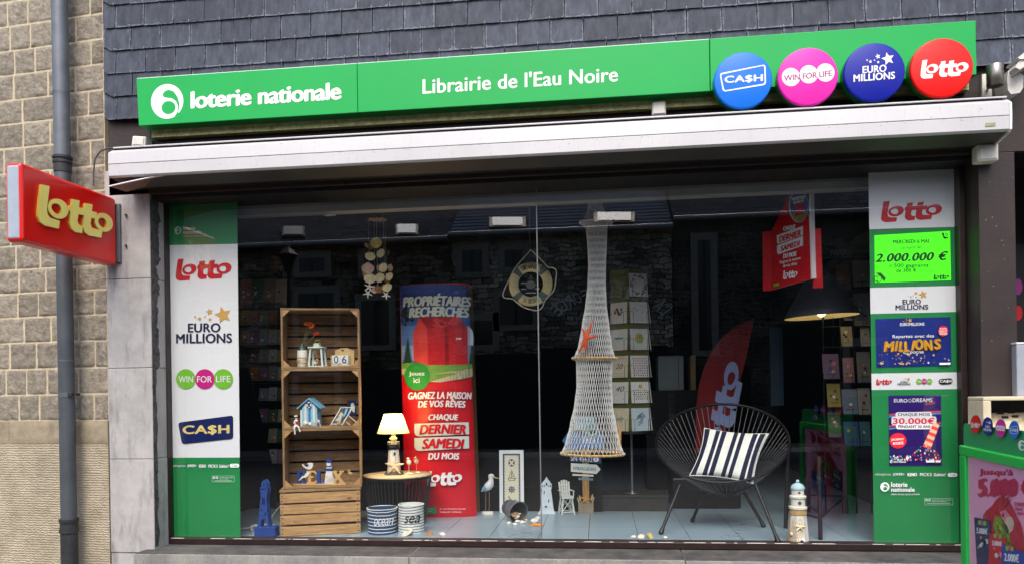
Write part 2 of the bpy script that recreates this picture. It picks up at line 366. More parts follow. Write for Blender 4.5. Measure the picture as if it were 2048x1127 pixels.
for wd in (.24, .52, .5, .48, .5):
    rock(mb, x - wd, x, zl, zs[-1], .002, mat_stone('ledge_stone', (122, 112, 94), (166, 155, 132), 8, 90, .5, .006) if x == 0 else MATS['ledge_stone'], x + 3, 20, 8, .0015); x -= wd
for v in range(len(mb.v)): mb.v[v] = (mb.v[v][0], mb.v[v][1] - .012, mb.v[v][2])
mb.box(-2.4, 0, -.002, .01, zl, zs[-1], MATS['ledge_stone']); mb.build('ledge', nb, local=True)
mb = MB(); mb.box(-2.6, 0, -.004, .011, 0, zl - .001, PL); mb.build('plinth', nb, local=True)

# ------------------------------------------------------------------ rainwater pipe
zinc = M('grey_zinc', (104, 110, 118), .5, .35, var=.22, scale=7, bump=.08, bscale=40)
castiron = M('dark_cast_iron', (52, 54, 57), .55, .3, var=.3, scale=12, bump=.3, bscale=50)
YP = -.045
pz = lambda y: at(130, y, YP).z
pt = at(119, 0, YP); pb = at(138, 1040, YP); dx = (pt.x - pb.x) / (pt.z - pb.z); X0 = pb.x
px_ = lambda z: X0 + dx * (z - pb.z)
dp = thing('drainpipe', 'grey zinc drainpipe running down the beige stone wall', 'drainpipe', (px_(0), YP, 0))
def pipe(mb, za, zb, r, m, n=28): mb.cyl((px_(za), YP, za), (px_(zb), YP, zb), r, m, n=n)
mb = MB(); pipe(mb, 4.6, pz(330), .0475, zinc); mb.build('upper_pipe', dp)
mb = MB(); pipe(mb, pz(185), pz(187), .049, zinc); pipe(mb, pz(190), pz(191), .0487, zinc); mb.build('joint', dp)
mb = MB(); pipe(mb, pz(342), pz(1040), .0465, M('dark_zinc', (82, 88, 94), .5, .35, var=.2, scale=6)); mb.build('lower_pipe', dp)
mb = MB()
for a, c, r in ((313, 318, .057), (318, 322, .05), (322, 327, .056), (327, 345, .051)): pipe(mb, pz(a), pz(c), r, castiron)
mb.build('collar', dp)
mb = MB(); pipe(mb, pz(719), pz(722), .0485, zinc); mb.build('joint', dp)
mb = MB(); pipe(mb, pz(784), pz(793), .049, zinc); z = pz(788); mb.box(px_(z) + .035, px_(z) + .06, YP - .04, YP - .005, z - .012, z + .012, castiron, .003); mb.cyl((px_(z) + .03, YP, z), (px_(z) + .03, .03, z), .008, castiron); mb.build('bracket', dp)
mb = MB()
for a, c, r in ((1036, 1042, .057), (1042, 1056, .052), (1056, 1063, .0565), (1063, 1300, .05)): pipe(mb, pz(a), pz(c), r, castiron)
mb.build('iron_shoe', dp)

# ------------------------------------------------------------------ the shop front
GS = mat_stone('grey_limestone', (150, 149, 148), (182, 180, 180), 5, 110, .45, .004, .85)
t, b = nodes(GS)                                        # weathering: dark rain stains under the joints and along the arris
src = b.inputs['Base Color'].links[0].from_socket
nn = t.nodes.new('ShaderNodeTexNoise'); nn.inputs['Scale'].default_value = 3.2; nn.inputs['Detail'].default_value = 7; nn.inputs['Roughness'].default_value = .7; t.links.new(mapped(t, (3.2, 3.2, .7)), nn.inputs['Vector'])
rr = t.nodes.new('ShaderNodeValToRGB'); rr.color_ramp.elements[0].position = .52; rr.color_ramp.elements[1].position = .74; rr.color_ramp.elements[0].color = (1, 1, 1, 1); rr.color_ramp.elements[1].color = (.42, .42, .44, 1); t.links.new(nn.outputs[0], rr.inputs[0])
mu = t.nodes.new('ShaderNodeMix'); mu.data_type = 'RGBA'; mu.blend_type = 'MULTIPLY'; mu.inputs['Factor'].default_value = 1; t.links.new(src, mu.inputs['A']); t.links.new(rr.outputs[0], mu.inputs['B']); t.links.new(mu.outputs['Result'], b.inputs['Base Color'])
shop = thing('shop_building', 'shop house with dark slate cladding above a wide brown framed display window', 'shop', (0, 0, 0))
# slates
SL = bpy.data.materials.new('roof_slate'); SL.use_nodes = True; t, b = nodes(SL)
ta = t.nodes.new('ShaderNodeAttribute'); ta.attribute_name = 'slate'; sp = t.nodes.new('ShaderNodeSeparateColor'); t.links.new(ta.outputs['Color'], sp.inputs[0])
n1 = t.nodes.new('ShaderNodeTexNoise'); n1.inputs['Scale'].default_value = 24; n1.inputs['Detail'].default_value = 8; n1.inputs['Roughness'].default_value = .7; t.links.new(mapped(t, (1, 1, .35)), n1.inputs['Vector'])
n2 = t.nodes.new('ShaderNodeTexNoise'); n2.inputs['Scale'].default_value = 45; n2.inputs['Detail'].default_value = 4; n2.inputs['Distortion'].default_value = 1.5; t.links.new(mapped(t, (1, 1, .6)), n2.inputs['Vector'])
base = t.nodes.new('ShaderNodeValToRGB'); base.color_ramp.elements[0].position = .3; base.color_ramp.elements[1].position = .75; base.color_ramp.elements[0].color = (*lin((42, 47, 58)), 1); base.color_ramp.elements[1].color = (*lin((78, 86, 101)), 1); t.links.new(n1.outputs[0], base.inputs[0])
tm = t.nodes.new('ShaderNodeMix'); tm.data_type = 'RGBA'; tm.blend_type = 'MULTIPLY'; tm.inputs['Factor'].default_value = 1; cb = t.nodes.new('ShaderNodeCombineColor')
for i in range(3): t.links.new(sp.outputs[0], cb.inputs[i])
t.links.new(base.outputs[0], tm.inputs['A']); t.links.new(cb.outputs[0], tm.inputs['B'])
# split slate edges catch pale wear; sp[1] = closeness to the edge
ma = t.nodes.new('ShaderNodeMath'); ma.operation = 'MULTIPLY'; t.links.new(sp.outputs[1], ma.inputs[0]); t.links.new(n2.outputs[0], ma.inputs[1])
er = t.nodes.new('ShaderNodeValToRGB'); er.color_ramp.elements[0].position = .3; er.color_ramp.elements[1].position = .46; t.links.new(ma.outputs[0], er.inputs[0])
# pale streaks
n3 = t.nodes.new('ShaderNodeTexNoise'); n3.inputs['Scale'].default_value = 16; n3.inputs['Detail'].default_value = 5; t.links.new(mapped(t, (1.5, 1, .3)), n3.inputs['Vector'])
sr = t.nodes.new('ShaderNodeValToRGB'); sr.color_ramp.elements[0].position = .68; sr.color_ramp.elements[1].position = .8; sr.color_ramp.elements[1].color = (.55, .55, .55, 1); t.links.new(n3.outputs[0], sr.inputs[0])
mxm = t.nodes.new('ShaderNodeMath'); mxm.operation = 'MAXIMUM'; t.links.new(er.outputs[0], mxm.inputs[0]); t.links.new(sr.outputs[0], mxm.inputs[1])
mf = t.nodes.new('ShaderNodeMath'); mf.operation = 'MULTIPLY'; mf.inputs[1].default_value = .52; t.links.new(mxm.outputs[0], mf.inputs[0])
em = t.nodes.new('ShaderNodeMix'); em.data_type = 'RGBA'; t.links.new(mf.outputs[0], em.inputs['Factor']); t.links.new(tm.outputs['Result'], em.inputs['A']); em.inputs['B'].default_value = (*lin((138, 143, 156)), 1); t.links.new(em.outputs['Result'], b.inputs['Base Color'])
b.inputs['Roughness'].default_value = .62; b.inputs['Specular IOR Level'].default_value = .28
bp = t.nodes.new('ShaderNodeBump'); bp.inputs['Strength'].default_value = .4; bp.inputs['Distance'].default_value = .006; t.links.new(n1.outputs[0], bp.inputs['Height']); t.links.new(bp.outputs[0], b.inputs['Normal'])
zb = at(300, 236, -.03).z; RH = .1435; SW = .195; XL = at(207, 100, -.03).x
hook = M('steel_hook', (120, 120, 122), .35, .8, var=0)
rnd = random.Random(11); V = []; FC = []; ATT = []; HK = MB()
def slate(x0, x1, z0, z1, cut=False):
    nx, nz = 16, 10; o = len(V); tone = rnd.uniform(.78, 1.15); ty = rnd.uniform(-.0015, .0015); sd_ = rnd.uniform(0, 99); bl = rnd.uniform(-.0025, .0025)
    wr = rnd.random()
    for j in range(nz + 1):
        for i in range(nx + 1):
            u, v = i / nx, j / nz; x = x0 + (x1 - x0) * u; z = z0 + bl * u + (z1 - z0) * v
            if j == 0: z += .0022 * noise.noise(Vector((x * 55, sd_, 0))) + .001 * noise.noise(Vector((x * 170, sd_, 0)))
            if i in (0, nx): x += .0016 * noise.noise(Vector((z * 60, sd_, 3)))
            if cut and u < .3 and v < .26: z += max(0, (.3 - u) * .12 - 0) * (1 - v / .26)
            y = -.03 - .012 * (1 - v) + ty * u - .002 * noise.noise(Vector((x * 14, z * 14, sd_)))
            V.append((x, y, z)); e = min(u * (x1 - x0), (1 - u) * (x1 - x0), v * (z1 - z0) * (1.0)) ; ATT.append((tone, max(0, 1 - e / .022) * (.55 + .55 * wr), 0, 1))
    for j in range(nz):
        for i in range(nx): a = o + j * (nx + 1) + i; FC.append((a, a + 1, a + nx + 2, a + nx + 1))
    # thickness along bottom and sides
    for ring, dirn in (([o + i for i in range(nx + 1)], 1), ([o + j * (nx + 1) for j in range(nz + 1)], -1), ([o + j * (nx + 1) + nx for j in range(nz + 1)], 1)):
        q = len(V)
        for a in ring: V.append((V[a][0], V[a][1] + .008, V[a][2])); ATT.append((tone * .9, ATT[a][1] * .4, 0, 1))
        for i in range(len(ring) - 1): FC.append((ring[i + 1], ring[i], q + i, q + i + 1)[::dirn])
for r in range(11):
    z0 = zb + r * RH; x = XL; first = True
    while x < 4.6:
        wd = (SW * (.46 if r % 2 == 0 else .98) if first else SW) + rnd.uniform(-.006, .006)
        slate(x + .0026, x + wd - .0026, z0, z0 + RH + .03, first); x += wd; first = False
        if x < 4: HK.tube([(x - .001, -.05, z0 + RH + .008), (x - .001, -.055, z0 + RH - .010), (x - .001, -.047, z0 + RH - .016)], .003, hook, 6)
me = bpy.data.meshes.new('slate_cladding'); me.from_pydata(V, [], FC); a = me.attributes.new('slate', 'FLOAT_COLOR', 'POINT'); a.data.foreach_set('color', [c for q in ATT for c in q]); me.materials.append(SL); me.materials.append(hook)
o = bpy.data.objects.new('slate_cladding', me); COL.objects.link(o); o.parent = shop; ORG[o.name] = Vector((0, 0, 0))
HK.build('slate_hook', shop)['kind'] = 'stuff'
mb = MB(); mb.box(XL, 4.6, -.018, .25, zb + .01, 6, blackpaint); mb.build('upper_wall', shop)
# fascia boards behind the sign and awning
mb = MB(); x = XL
for wd in (1.55, 1.4, 1.5, 2.9):
    mb.box(x + .002, x + wd - .002, 0, .03, 2.86, zb + .006, darkbrown, .002); x += wd
mb.build('fascia', shop)
batten_yellow = mat_stone('pale_yellow_board', (180, 176, 104), (250, 247, 190), 20, 70, .8, .008)  # mottled pale yellow board showing below the sign
mb = MB(); mb.box(-2.75, 2.03, -.045, -.001, 3.196, 3.25, batten_yellow); mb.build('pale_batten', shop)
mb = MB(); mb.box(-2.83, 2.095, .0305, .3, 2.835, 3.3, blackpaint); mb.build('lintel', shop)
# grey limestone pier with its reveal
mb = MB(); XPL, XPR = at(216.5, 752, 0).x, at(304, 752, 0).x
jz = [3.02] + [at(260, y, 0).z for y in (557, 735, 917, 1104)] + [-.02]
for i in range(5):
    mb.box(XPL, XPR + (.0 if i < 4 else -.012), 0 if i < 4 else .006, .4, jz[i + 1] + .0012, jz[i] - .0012, GS, .004)
mb.build('stone_pier', shop)
mb = MB(); rust = M('rusty_steel', (92, 74, 62), .6, .6, var=.4, scale=60)
for y in (431, 492):
    mb = MB(); c = at(253, y, 0); mb.cyl((c.x, .002, c.z), (c.x, -.012, c.z), .006, rust); mb.ring((c.x + .004, -.012, c.z), .007, .002, rust, 16, 6, ((1, 0, 0), (0, 0, 1))); mb.build('bolt', shop)
mat_stone('black_weathered_edge', (20, 20, 21), (104, 104, 106), 26, 60, .9, .02); mb = MB(); NZ = 120; vs = []; fs = []
for i in range(NZ + 1):
    z = .64 + (2.9 - .64) * i / NZ; wdt_ = (.034 + .03 * (z > jz[2]) + .018 * (z > jz[1])) * (1 + .55 * noise.noise(Vector((z * 9, 1, 2))) + .3 * noise.noise(Vector((z * 40, 5, 2)))); vs += [(XPR + .0008, .006 + .004 * noise.noise(Vector((z * 30, 8, 1))), z), (XPR + .0012 + .001 * noise.noise(Vector((z * 50, 3, 3))), .012 + wdt_, z)]
for i in range(NZ): fs.append((2 * i, 2 * i + 1, 2 * i + 3, 2 * i + 2))
mb.add(vs, fs, MATS['black_weathered_edge'])
mb.build('weathered_edge', shop)
# sill
SI = mat_stone('sill_bluestone', (112, 111, 110), (158, 156, 152), 6, 90, .5, .006)
t, b = nodes(SI); wv = t.nodes.new('ShaderNodeTexWave'); wv.wave_type = 'BANDS'; wv.bands_direction = 'X'; wv.inputs['Scale'].default_value = 26; wv.inputs['Distortion'].default_value = 2; t.links.new(mapped(t, (1, 1, 1)), wv.inputs['Vector']); bpn = t.nodes.new('ShaderNodeBump'); bpn.inputs['Strength'].default_value = .5; bpn.inputs['Distance'].default_value = .006
prev = b.inputs['Normal'].links[0].from_socket; t.links.new(wv.outputs[0], bpn.inputs['Height']); t.links.new(prev, bpn.inputs['Normal']); t.links.new(bpn.outputs[0], b.inputs['Normal'])
mb = MB(); x = -2.86
for i, x1 in enumerate((at(818, 1110, -.13).x, at(1372, 1110, -.13).x, 2.12)):
    mb.box(x, x1 - .004, -.13, .16, .535, .625 - .0015 * i, SI, .005); x = x1
mb.build('sill', shop)
mb = MB(); x = -2.86; SD = mat_stone('sill_grime', (44, 44, 46), (98, 96, 94), 7, 70, .6, .006)
for i, x1 in enumerate((at(818, 1110, -.13).x, at(1372, 1110, -.13).x, 2.12)): mb.box(x + .003, x1 - .007, -.124, .149, .6236, .6262 - .0015 * i, SD, .0008); x = x1
mb.build('sill_top', shop)
mb = MB(); mb.box(-2.83, 2.09, 0, .3, -.05, .535, mat_stone('base_wall_render', (60, 58, 56), (88, 86, 82), 5, 50, .5, .006)); mb.build('base_wall', shop)
# window frame
mb = MB(); fr = M('frame_brown', (38, 24, 23), .45, var=.3, scale=30)
mb.box(XPR + .001, -2.795, .15, .24, .667, 2.835, fr, .003); mb.box(2.058, 2.092, .15, .24, .667, 2.835, fr, .003)
mb.box(XPR + .001, 2.092, .15, .24, .6265, .6665, fr, .004); mb.build('window_frame', shop)
mb = MB(); chip = M('chipped_white_paint', (215, 212, 205), .6, var=.1); rn = random.Random(5); x = -2.78
while x < 2.05:
    l = rn.uniform(.01, .13); g = rn.uniform(.005, .06) * (1 if rn.random() < .6 else 4)
    mb.box(x, min(2.05, x + l), .1485, .158, .6655, .6669 + rn.uniform(0, .001), chip); x += l + g
mb.build('chipped_paint', shop)['kind'] = 'stuff'
XM = at(1079, 800, .2).x
for xa, xb in ((-2.795, XM - .002), (XM + .002, 2.058)):
    mb = MB(); mb.add([(xa, .2, .666), (xb, .2, .666), (xb, .2, 2.836), (xa, .2, 2.836)], [(0, 1, 2, 3)], glass); mb.build('window_pane', shop)
mb = MB(); mb.box(XM - .0035, XM + .0035, .196, .206, .667, 2.835, M('seam_silicone', (128, 130, 132), .35, .4, var=.05)); mb.build('glass_joint', shop)
# right-hand post and the dark entrance beyond it
mb = MB(); mb.box(2.094, 2.282, 0, .3, 0, 2.859, M('post_brown', (42, 32, 31), .6, var=.3, scale=6, bump=.2, bscale=40), .004)
for i in range(16):
    a = rn.uniform(2.1, 2.275); z = rn.uniform(.9, 2.8); mb.box(a, a + rn.uniform(.001, .002), -.0006, .001, z, z + rn.uniform(.001, .005), chip)
mb.build('entrance_post', shop)
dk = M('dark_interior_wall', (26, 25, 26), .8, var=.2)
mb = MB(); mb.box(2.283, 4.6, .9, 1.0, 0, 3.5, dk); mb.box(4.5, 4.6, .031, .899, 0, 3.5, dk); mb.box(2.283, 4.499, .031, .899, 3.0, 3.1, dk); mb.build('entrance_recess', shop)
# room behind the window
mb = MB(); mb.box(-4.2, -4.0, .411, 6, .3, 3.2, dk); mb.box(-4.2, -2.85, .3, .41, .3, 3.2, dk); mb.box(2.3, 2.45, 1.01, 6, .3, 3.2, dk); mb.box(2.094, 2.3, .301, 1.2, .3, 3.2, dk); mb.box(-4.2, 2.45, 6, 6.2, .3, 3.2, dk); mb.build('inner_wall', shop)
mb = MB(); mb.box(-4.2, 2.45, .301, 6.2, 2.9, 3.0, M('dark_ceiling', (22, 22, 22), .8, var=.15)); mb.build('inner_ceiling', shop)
mb = MB(); gb = M('grey_blind_box', (150, 150, 142), .5, var=.1, scale=4); mb.box(-2.83, 2.09, .31, .40, 2.775, 2.86, gb, .004); mb.box(-2.83, 2.09, .40, .43, 2.80, 2.88, gb); mb.build('blind_box', shop)
# tiled display floor
TL = M('blue_grey_tile', (146, 168, 182), .3, var=.06, scale=1.5); grout = M('dark_grout', (50, 56, 60), .8, var=.1)
mb = MB(); mb.box(-4.0, 2.09, .4105, 5.9, FLOOR - .1, FLOOR - .0026, grout); mb.box(-2.85, 2.09, .201, .41, FLOOR - .1, FLOOR - .0025, grout)
xs = [atz(px, 1062, FLOOR).x for px in (1082, 1182, 1278, 1372)]; tw = (xs[-1] - xs[0]) / 3; rn = random.Random(2)
yj = .62 - .33 * 2
i0 = int((-2.85 - xs[0]) / tw) - 1
for i in range(i0, 12):
    for j in range(0, 16):
        x0, x1 = xs[0] + i * tw + .002, xs[0] + (i + 1) * tw - .002; y0, y1 = yj + j * .33 + .002, yj + (j + 1) * .33 - .002
        x0, x1, y0, y1 = max(x0, -2.849), min(x1, 2.089), max(y0, .202), min(y1, 5.89)
        if x1 - x0 < .01 or y1 - y0 < .01: continue
        dz = rn.uniform(-.0006, .0006)
        mb.box(x0, x1, y0, y1, FLOOR - .006, FLOOR + dz, TL)
struct(mb.build('display_floor'))
# low black panel closing the back of the display on the left
mb = MB(); bp_ = M('black_panel', (20, 20, 21), .35, var=.15); YB = 1.3
xa, xb = -2.0, at(1205, 1000, YB).x
mb.box(xa, xb, YB, YB + .03, FLOOR + .001, at(1000, 905, YB).z, bp_)
mb.box(xa, xb, YB - .012, YB - .001, at(1000, 915, YB).z, at(1000, 903, YB).z, black); mb.box(xa, xb, YB - .008, YB - .001, at(1000, 978, YB).z, at(1000, 972, YB).z, black)
tag(mb.build('display_partition', org=(-.8, YB, FLOOR)), 'low black partition standing behind the white framed nautical picture', 'partition')

# ------------------------------------------------------------------ across the street: what the window glass mirrors
VY = 15.4
def rf(px, py, dv=0):
    p = at(px, py, VY + dv); return Vector((p.x, .4 - p.y, p.z))
def rubble(name, c1, c2, mo, bw, rh, ms, bias=0):
    m = bpy.data.materials.new(name); m.use_nodes = True; t, b = nodes(m)
    bk = t.nodes.new('ShaderNodeTexBrick')
    for k_, v_ in (('Scale', 1), ('Brick Width', bw), ('Row Height', rh), ('Mortar Size', ms), ('Bias', bias), ('Color1', c1), ('Color2', c2), ('Mortar', mo), ('Mortar Smooth', .5)): bk.inputs[k_].default_value = v_
    bk.squash = .6; bk.squash_frequency = 3; bk.offset_frequency = 2
    mp = t.nodes.new('ShaderNodeMapping'); mp.inputs['Rotation'].default_value = (math.pi / 2, 0, 0); tc = t.nodes.new('ShaderNodeTexCoord'); nz = t.nodes.new('ShaderNodeTexNoise'); nz.inputs['Scale'].default_value = 2.6; nz.inputs['Detail'].default_value = 4
    vm = t.nodes.new('ShaderNodeMix'); vm.data_type = 'RGBA'; vm.blend_type = 'LINEAR_LIGHT'; vm.inputs['Factor'].default_value = .16; t.links.new(tc.outputs['Object'], mp.inputs['Vector']); t.links.new(tc.outputs['Object'], nz.inputs['Vector'])
    t.links.new(mp.outputs[0], vm.inputs['A']); t.links.new(nz.outputs['Color'], vm.inputs['B']); t.links.new(vm.outputs['Result'], bk.inputs['Vector'])
    n2 = t.nodes.new('ShaderNodeTexNoise'); n2.inputs['Scale'].default_value = .9; n2.inputs['Detail'].default_value = 6; t.links.new(tc.outputs['Object'], n2.inputs['Vector']); r2 = t.nodes.new('ShaderNodeMapRange'); r2.inputs['From Min'].default_value = .35; r2.inputs['From Max'].default_value = .65; r2.inputs['To Min'].default_value = .35; r2.inputs['To Max'].default_value = 1.25; t.links.new(n2.outputs[0], r2.inputs[0])
    mu = t.nodes.new('ShaderNodeVectorMath'); mu.operation = 'SCALE'; t.links.new(bk.outputs[0], mu.inputs[0]); t.links.new(r2.outputs[0], mu.inputs['Scale']); t.links.new(mu.outputs[0], b.inputs['Base Color']); b.inputs['Roughness'].default_value = 1; b.inputs['Specular IOR Level'].default_value = .05; return m
rubA = rubble('brown_rubble', (.11, .095, .07, 1), (.4, .34, .25, 1), (.045, .03, .026, 1), .36, .15, .018)
rubB = rubble('pale_rubble', (.2, .175, .14, 1), (.75, .67, .53, 1), (.05, .045, .04, 1), .3, .13, .016)
rubC = rubble('dark_jointed_stone', (.05, .05, .045, 1), (.13, .12, .1, 1), (.3, .28, .22, 1), .28, .12, .01)
rtile = bpy.data.materials.new('dark_roof_slate'); rtile.use_nodes = True; t, b = nodes(rtile)
bk = t.nodes.new('ShaderNodeTexBrick'); bk.inputs['Scale'].default_value = 1; bk.inputs['Brick Width'].default_value = .3; bk.inputs['Row Height'].default_value = .2; bk.inputs['Mortar Size'].default_value = .015; bk.inputs['Color1'].default_value = (.055, .062, .078, 1); bk.inputs['Color2'].default_value = (.1, .112, .14, 1); bk.inputs['Mortar'].default_value = (.008, .008, .01, 1)
t.links.new(mapped(t, (1, 1, 1)), bk.inputs['Vector']); t.links.new(bk.outputs[0], b.inputs['Base Color']); b.inputs['Roughness'].default_value = 1; b.inputs['Specular IOR Level'].default_value = .02
surround = mat_stone('pale_surround', (130, 126, 118), (165, 160, 150), 6, 40, .3, .01)
dglass = M('dark_window', (16, 17, 22), .12, var=0); sky_pane = M('skylight_pane', (112, 118, 128), .1, var=0, metal=.9)
gut = M('gutter_zinc', (150, 152, 155), .4, .6, var=.1)
def house(name, label, x0, x1, eave_py, ridge_py, wins, sky_l, roofm=rtile, xe=700, rub=None, shops=()):
    """x0,x1 mirrored photo columns; windows as photo boxes"""
    L, Rr = rf(x0, 600), rf(x1, 600); z = rf(xe, eave_py).z; Yf = L.y
    h = thing(name, label, 'house', ((L.x + Rr.x) / 2, Yf, 0))
    m_ = MB(); m_.box(L.x, Rr.x, Yf - 7, Yf, 0, z, rub); m_.build('wall', h)
    m_ = MB(); zr = at(xe, ridge_py, VY + 3.6).z
    m_.hexa([(L.x, Yf + .3, z - .1), (Rr.x, Yf + .3, z - .1), (Rr.x, Yf - 3.6, zr - .15), (L.x, Yf - 3.6, zr - .15), (L.x, Yf + .3, z + .02), (Rr.x, Yf + .3, z + .02), (Rr.x, Yf - 3.6, zr), (L.x, Yf - 3.6, zr)], roofm)
    m_.hexa([(L.x, Yf - 7.3, z - .1), (Rr.x, Yf - 7.3, z - .1), (Rr.x, Yf - 3.601, zr - .15), (L.x, Yf - 3.601, zr - .15), (L.x, Yf - 7.3, z + .02), (Rr.x, Yf - 7.3, z + .02), (Rr.x, Yf - 3.601, zr), (L.x, Yf - 3.601, zr)], roofm)
    rf_ = m_.build('roof', h); m_ = MB(); m_.cyl((L.x, Yf + .38, z - .04), (Rr.x, Yf + .38, z - .04), .07, gut, n=10); m_.build('gutter', h)
    sl_ = (zr - z) / 3.9
    for (sx0, sx1, sy0, sy1) in sky_l:
        # the skylight lies in the roof slope
        d0 = ray((sx0 + sx1) / 2, sy1); P = Vector((0, VY, z)); N = Vector((0, -sl_, 1)).normalized()
        P = Vector((0, VY - .3, z + .02)); vv = [atp(a, c, P + N * .1, N) for a, c in ((sx0, sy1), (sx1, sy1), (sx1, sy0), (sx0, sy0))]
        vv = [Vector((p.x, .4 - p.y, p.z)) for p in vv]; n_ = Vector((0, sl_, 1)).normalized()
        cen = sum(vv, Vector()) / 4; fr_ = [cen + (p - cen) * 1.22 - n_ * .02 for p in vv]
        m_ = MB(); m_.add(fr_ + [p - n_ * .12 for p in fr_], [(0, 1, 2, 3), (0, 1, 5, 4), (1, 2, 6, 5), (2, 3, 7, 6), (3, 0, 4, 7)], black); s_ = m_.build('skylight', h)
        m_ = MB(); m_.add(vv, [(0, 1, 2, 3)], sky_pane); m_.build('pane', s_)
    for (a, c, e, g) in wins:
        p, q = rf(a, g), rf(e, c); xx0, xx1 = min(p.x, q.x), max(p.x, q.x); zz0, zz1 = max(.02, p.z), q.z
        m_ = MB(); m_.box(xx0 - .18, xx1 + .18, Yf, Yf + .05, zz0 - .15, zz1 + .2, surround); w_ = m_.build('window', h)
        m_ = MB(); m_.box(xx0, xx1, Yf + .0, Yf + .053, zz0, zz1, dglass); m_.box((xx0 + xx1) / 2 - .03, (xx0 + xx1) / 2 + .03, Yf + .04, Yf + .06, zz0, zz1, black); m_.build('pane', w_)
    for (a, c, e, g) in shops:                               # dark ground-floor garage doors and shopfronts
        p, q = rf(a, g), rf(e, c); m_ = MB(); m_.box(min(p.x, q.x), max(p.x, q.x), Yf, Yf + .04, .02, q.z, M('garage_black', (20, 19, 19), .6, var=.2)); m_.build('garage_door', h)
    return h, z, Yf
house('stone_house', 'stone house across the street, mirrored on the left of the shop glass', -500, 903, 486, 375, [(600, 515, 650, 545), (600, 585, 668, 690), (730, 510, 760, 545), (725, 600, 778, 690), (600, 750, 670, 860)], [(568, 605, 452, 468), (795, 832, 448, 465)], xe=700, rub=rubA, shops=[(300, 735, 585, 880), (690, 735, 900, 880), (-300, 735, 280, 880)])
newslate = M('new_blue_slate', (82, 94, 116), 1, var=.25, scale=2)
t, b = nodes(newslate); b.inputs['Specular IOR Level'].default_value = .05; wv = t.nodes.new('ShaderNodeTexWave'); wv.bands_direction = 'Y'; wv.inputs['Scale'].default_value = 1.6; t.links.new(mapped(t, (1, 1, 1)), wv.inputs['Vector']); bpn = t.nodes.new('ShaderNodeBump'); bpn.inputs['Strength'].default_value = 1; bpn.inputs['Distance'].default_value = .05; t.links.new(wv.outputs[0], bpn.inputs['Height']); t.links.new(bpn.outputs[0], b.inputs['Normal'])
hB, zB, YfB = house('stone_house', 'stone house with blue slate roof and arched lettering, mirrored in the shop glass centre', 905, 1345, 463, 345, [(925, 500, 965, 545), (1000, 590, 1065, 650), (1010, 500, 1045, 535), (925, 640, 985, 690)], [(985, 1045, 434, 450), (1195, 1262, 424, 440)], newslate, 1125, rubB, [(915, 705, 1075, 880), (1085, 690, 1335, 880)])
m_ = MB(); letm = M('painted_lettering', (250, 250, 246), .5, var=.1); word = 'LA VEILLE FORGE'
cx_, cy_, ra = 1222, 700, 150
for i, ch in enumerate(word):
    if ch == ' ': continue
    a = (i - (len(word) - 1) / 2) / len(word) * 1.75; vs, fs = glyphs(ch, .0, 0); hgt = 28; wdt = 13.5 if ch not in 'IL' else 8
    sc = []
    for u, v in vs:
        lx, ly = (u - .5) * wdt, (v - .5) * hgt; th = a
        # the word reads forwards across the street, so it mirrors in the glass
        sc.append((cx_ - (ra + ly) * math.sin(th) - lx * math.cos(th), cy_ - (ra + ly) * math.cos(th) * .78 + lx * math.sin(th)))
    m_.add([rf(x, y) + Vector((0, .04, 0)) for x, y in sc], fs, letm)
m_.build('lettering', hB)
house('stone_house', 'tall dark stone house across the street, mirrored on the right of the shop glass', 1347, 2900, 430, 300, [(1398, 480, 1420, 700), (1700, 690, 1760, 780)], [], rtile, 1600, rubC, [(1350, 730, 1500, 880), (1560, 640, 1860, 880)])
# street lamp mirrored on the left
lp = rf(576, 520, -3.5); sl_ = thing('street_lamp', 'black lantern street lamp mirrored in the left of the shop glass', 'street lamp', (lp.x, .4 - (VY - 3.5), 0))
yy = .4 - (VY - 3.5); m_ = MB(); m_.cyl((lp.x, yy, 0), (lp.x, yy, rf(576, 545, -3.5).z), .05, blackpaint, .035); m_.cyl((lp.x, yy, 0), (lp.x, yy, .8), .1, blackpaint, .07); m_.build('pole', sl_)
z0, z1 = rf(576, 545, -3.5).z, rf(576, 512, -3.5).z; m_ = MB(); m_.lathe([(.07, z0), (.2, z1), (.25, z1 + .02), (.1, z1 + .15), (.03, z1 + .24), (0, z1 + .25)], (lp.x, yy, 0), blackpaint, 6, False); m_.build('lantern', sl_)
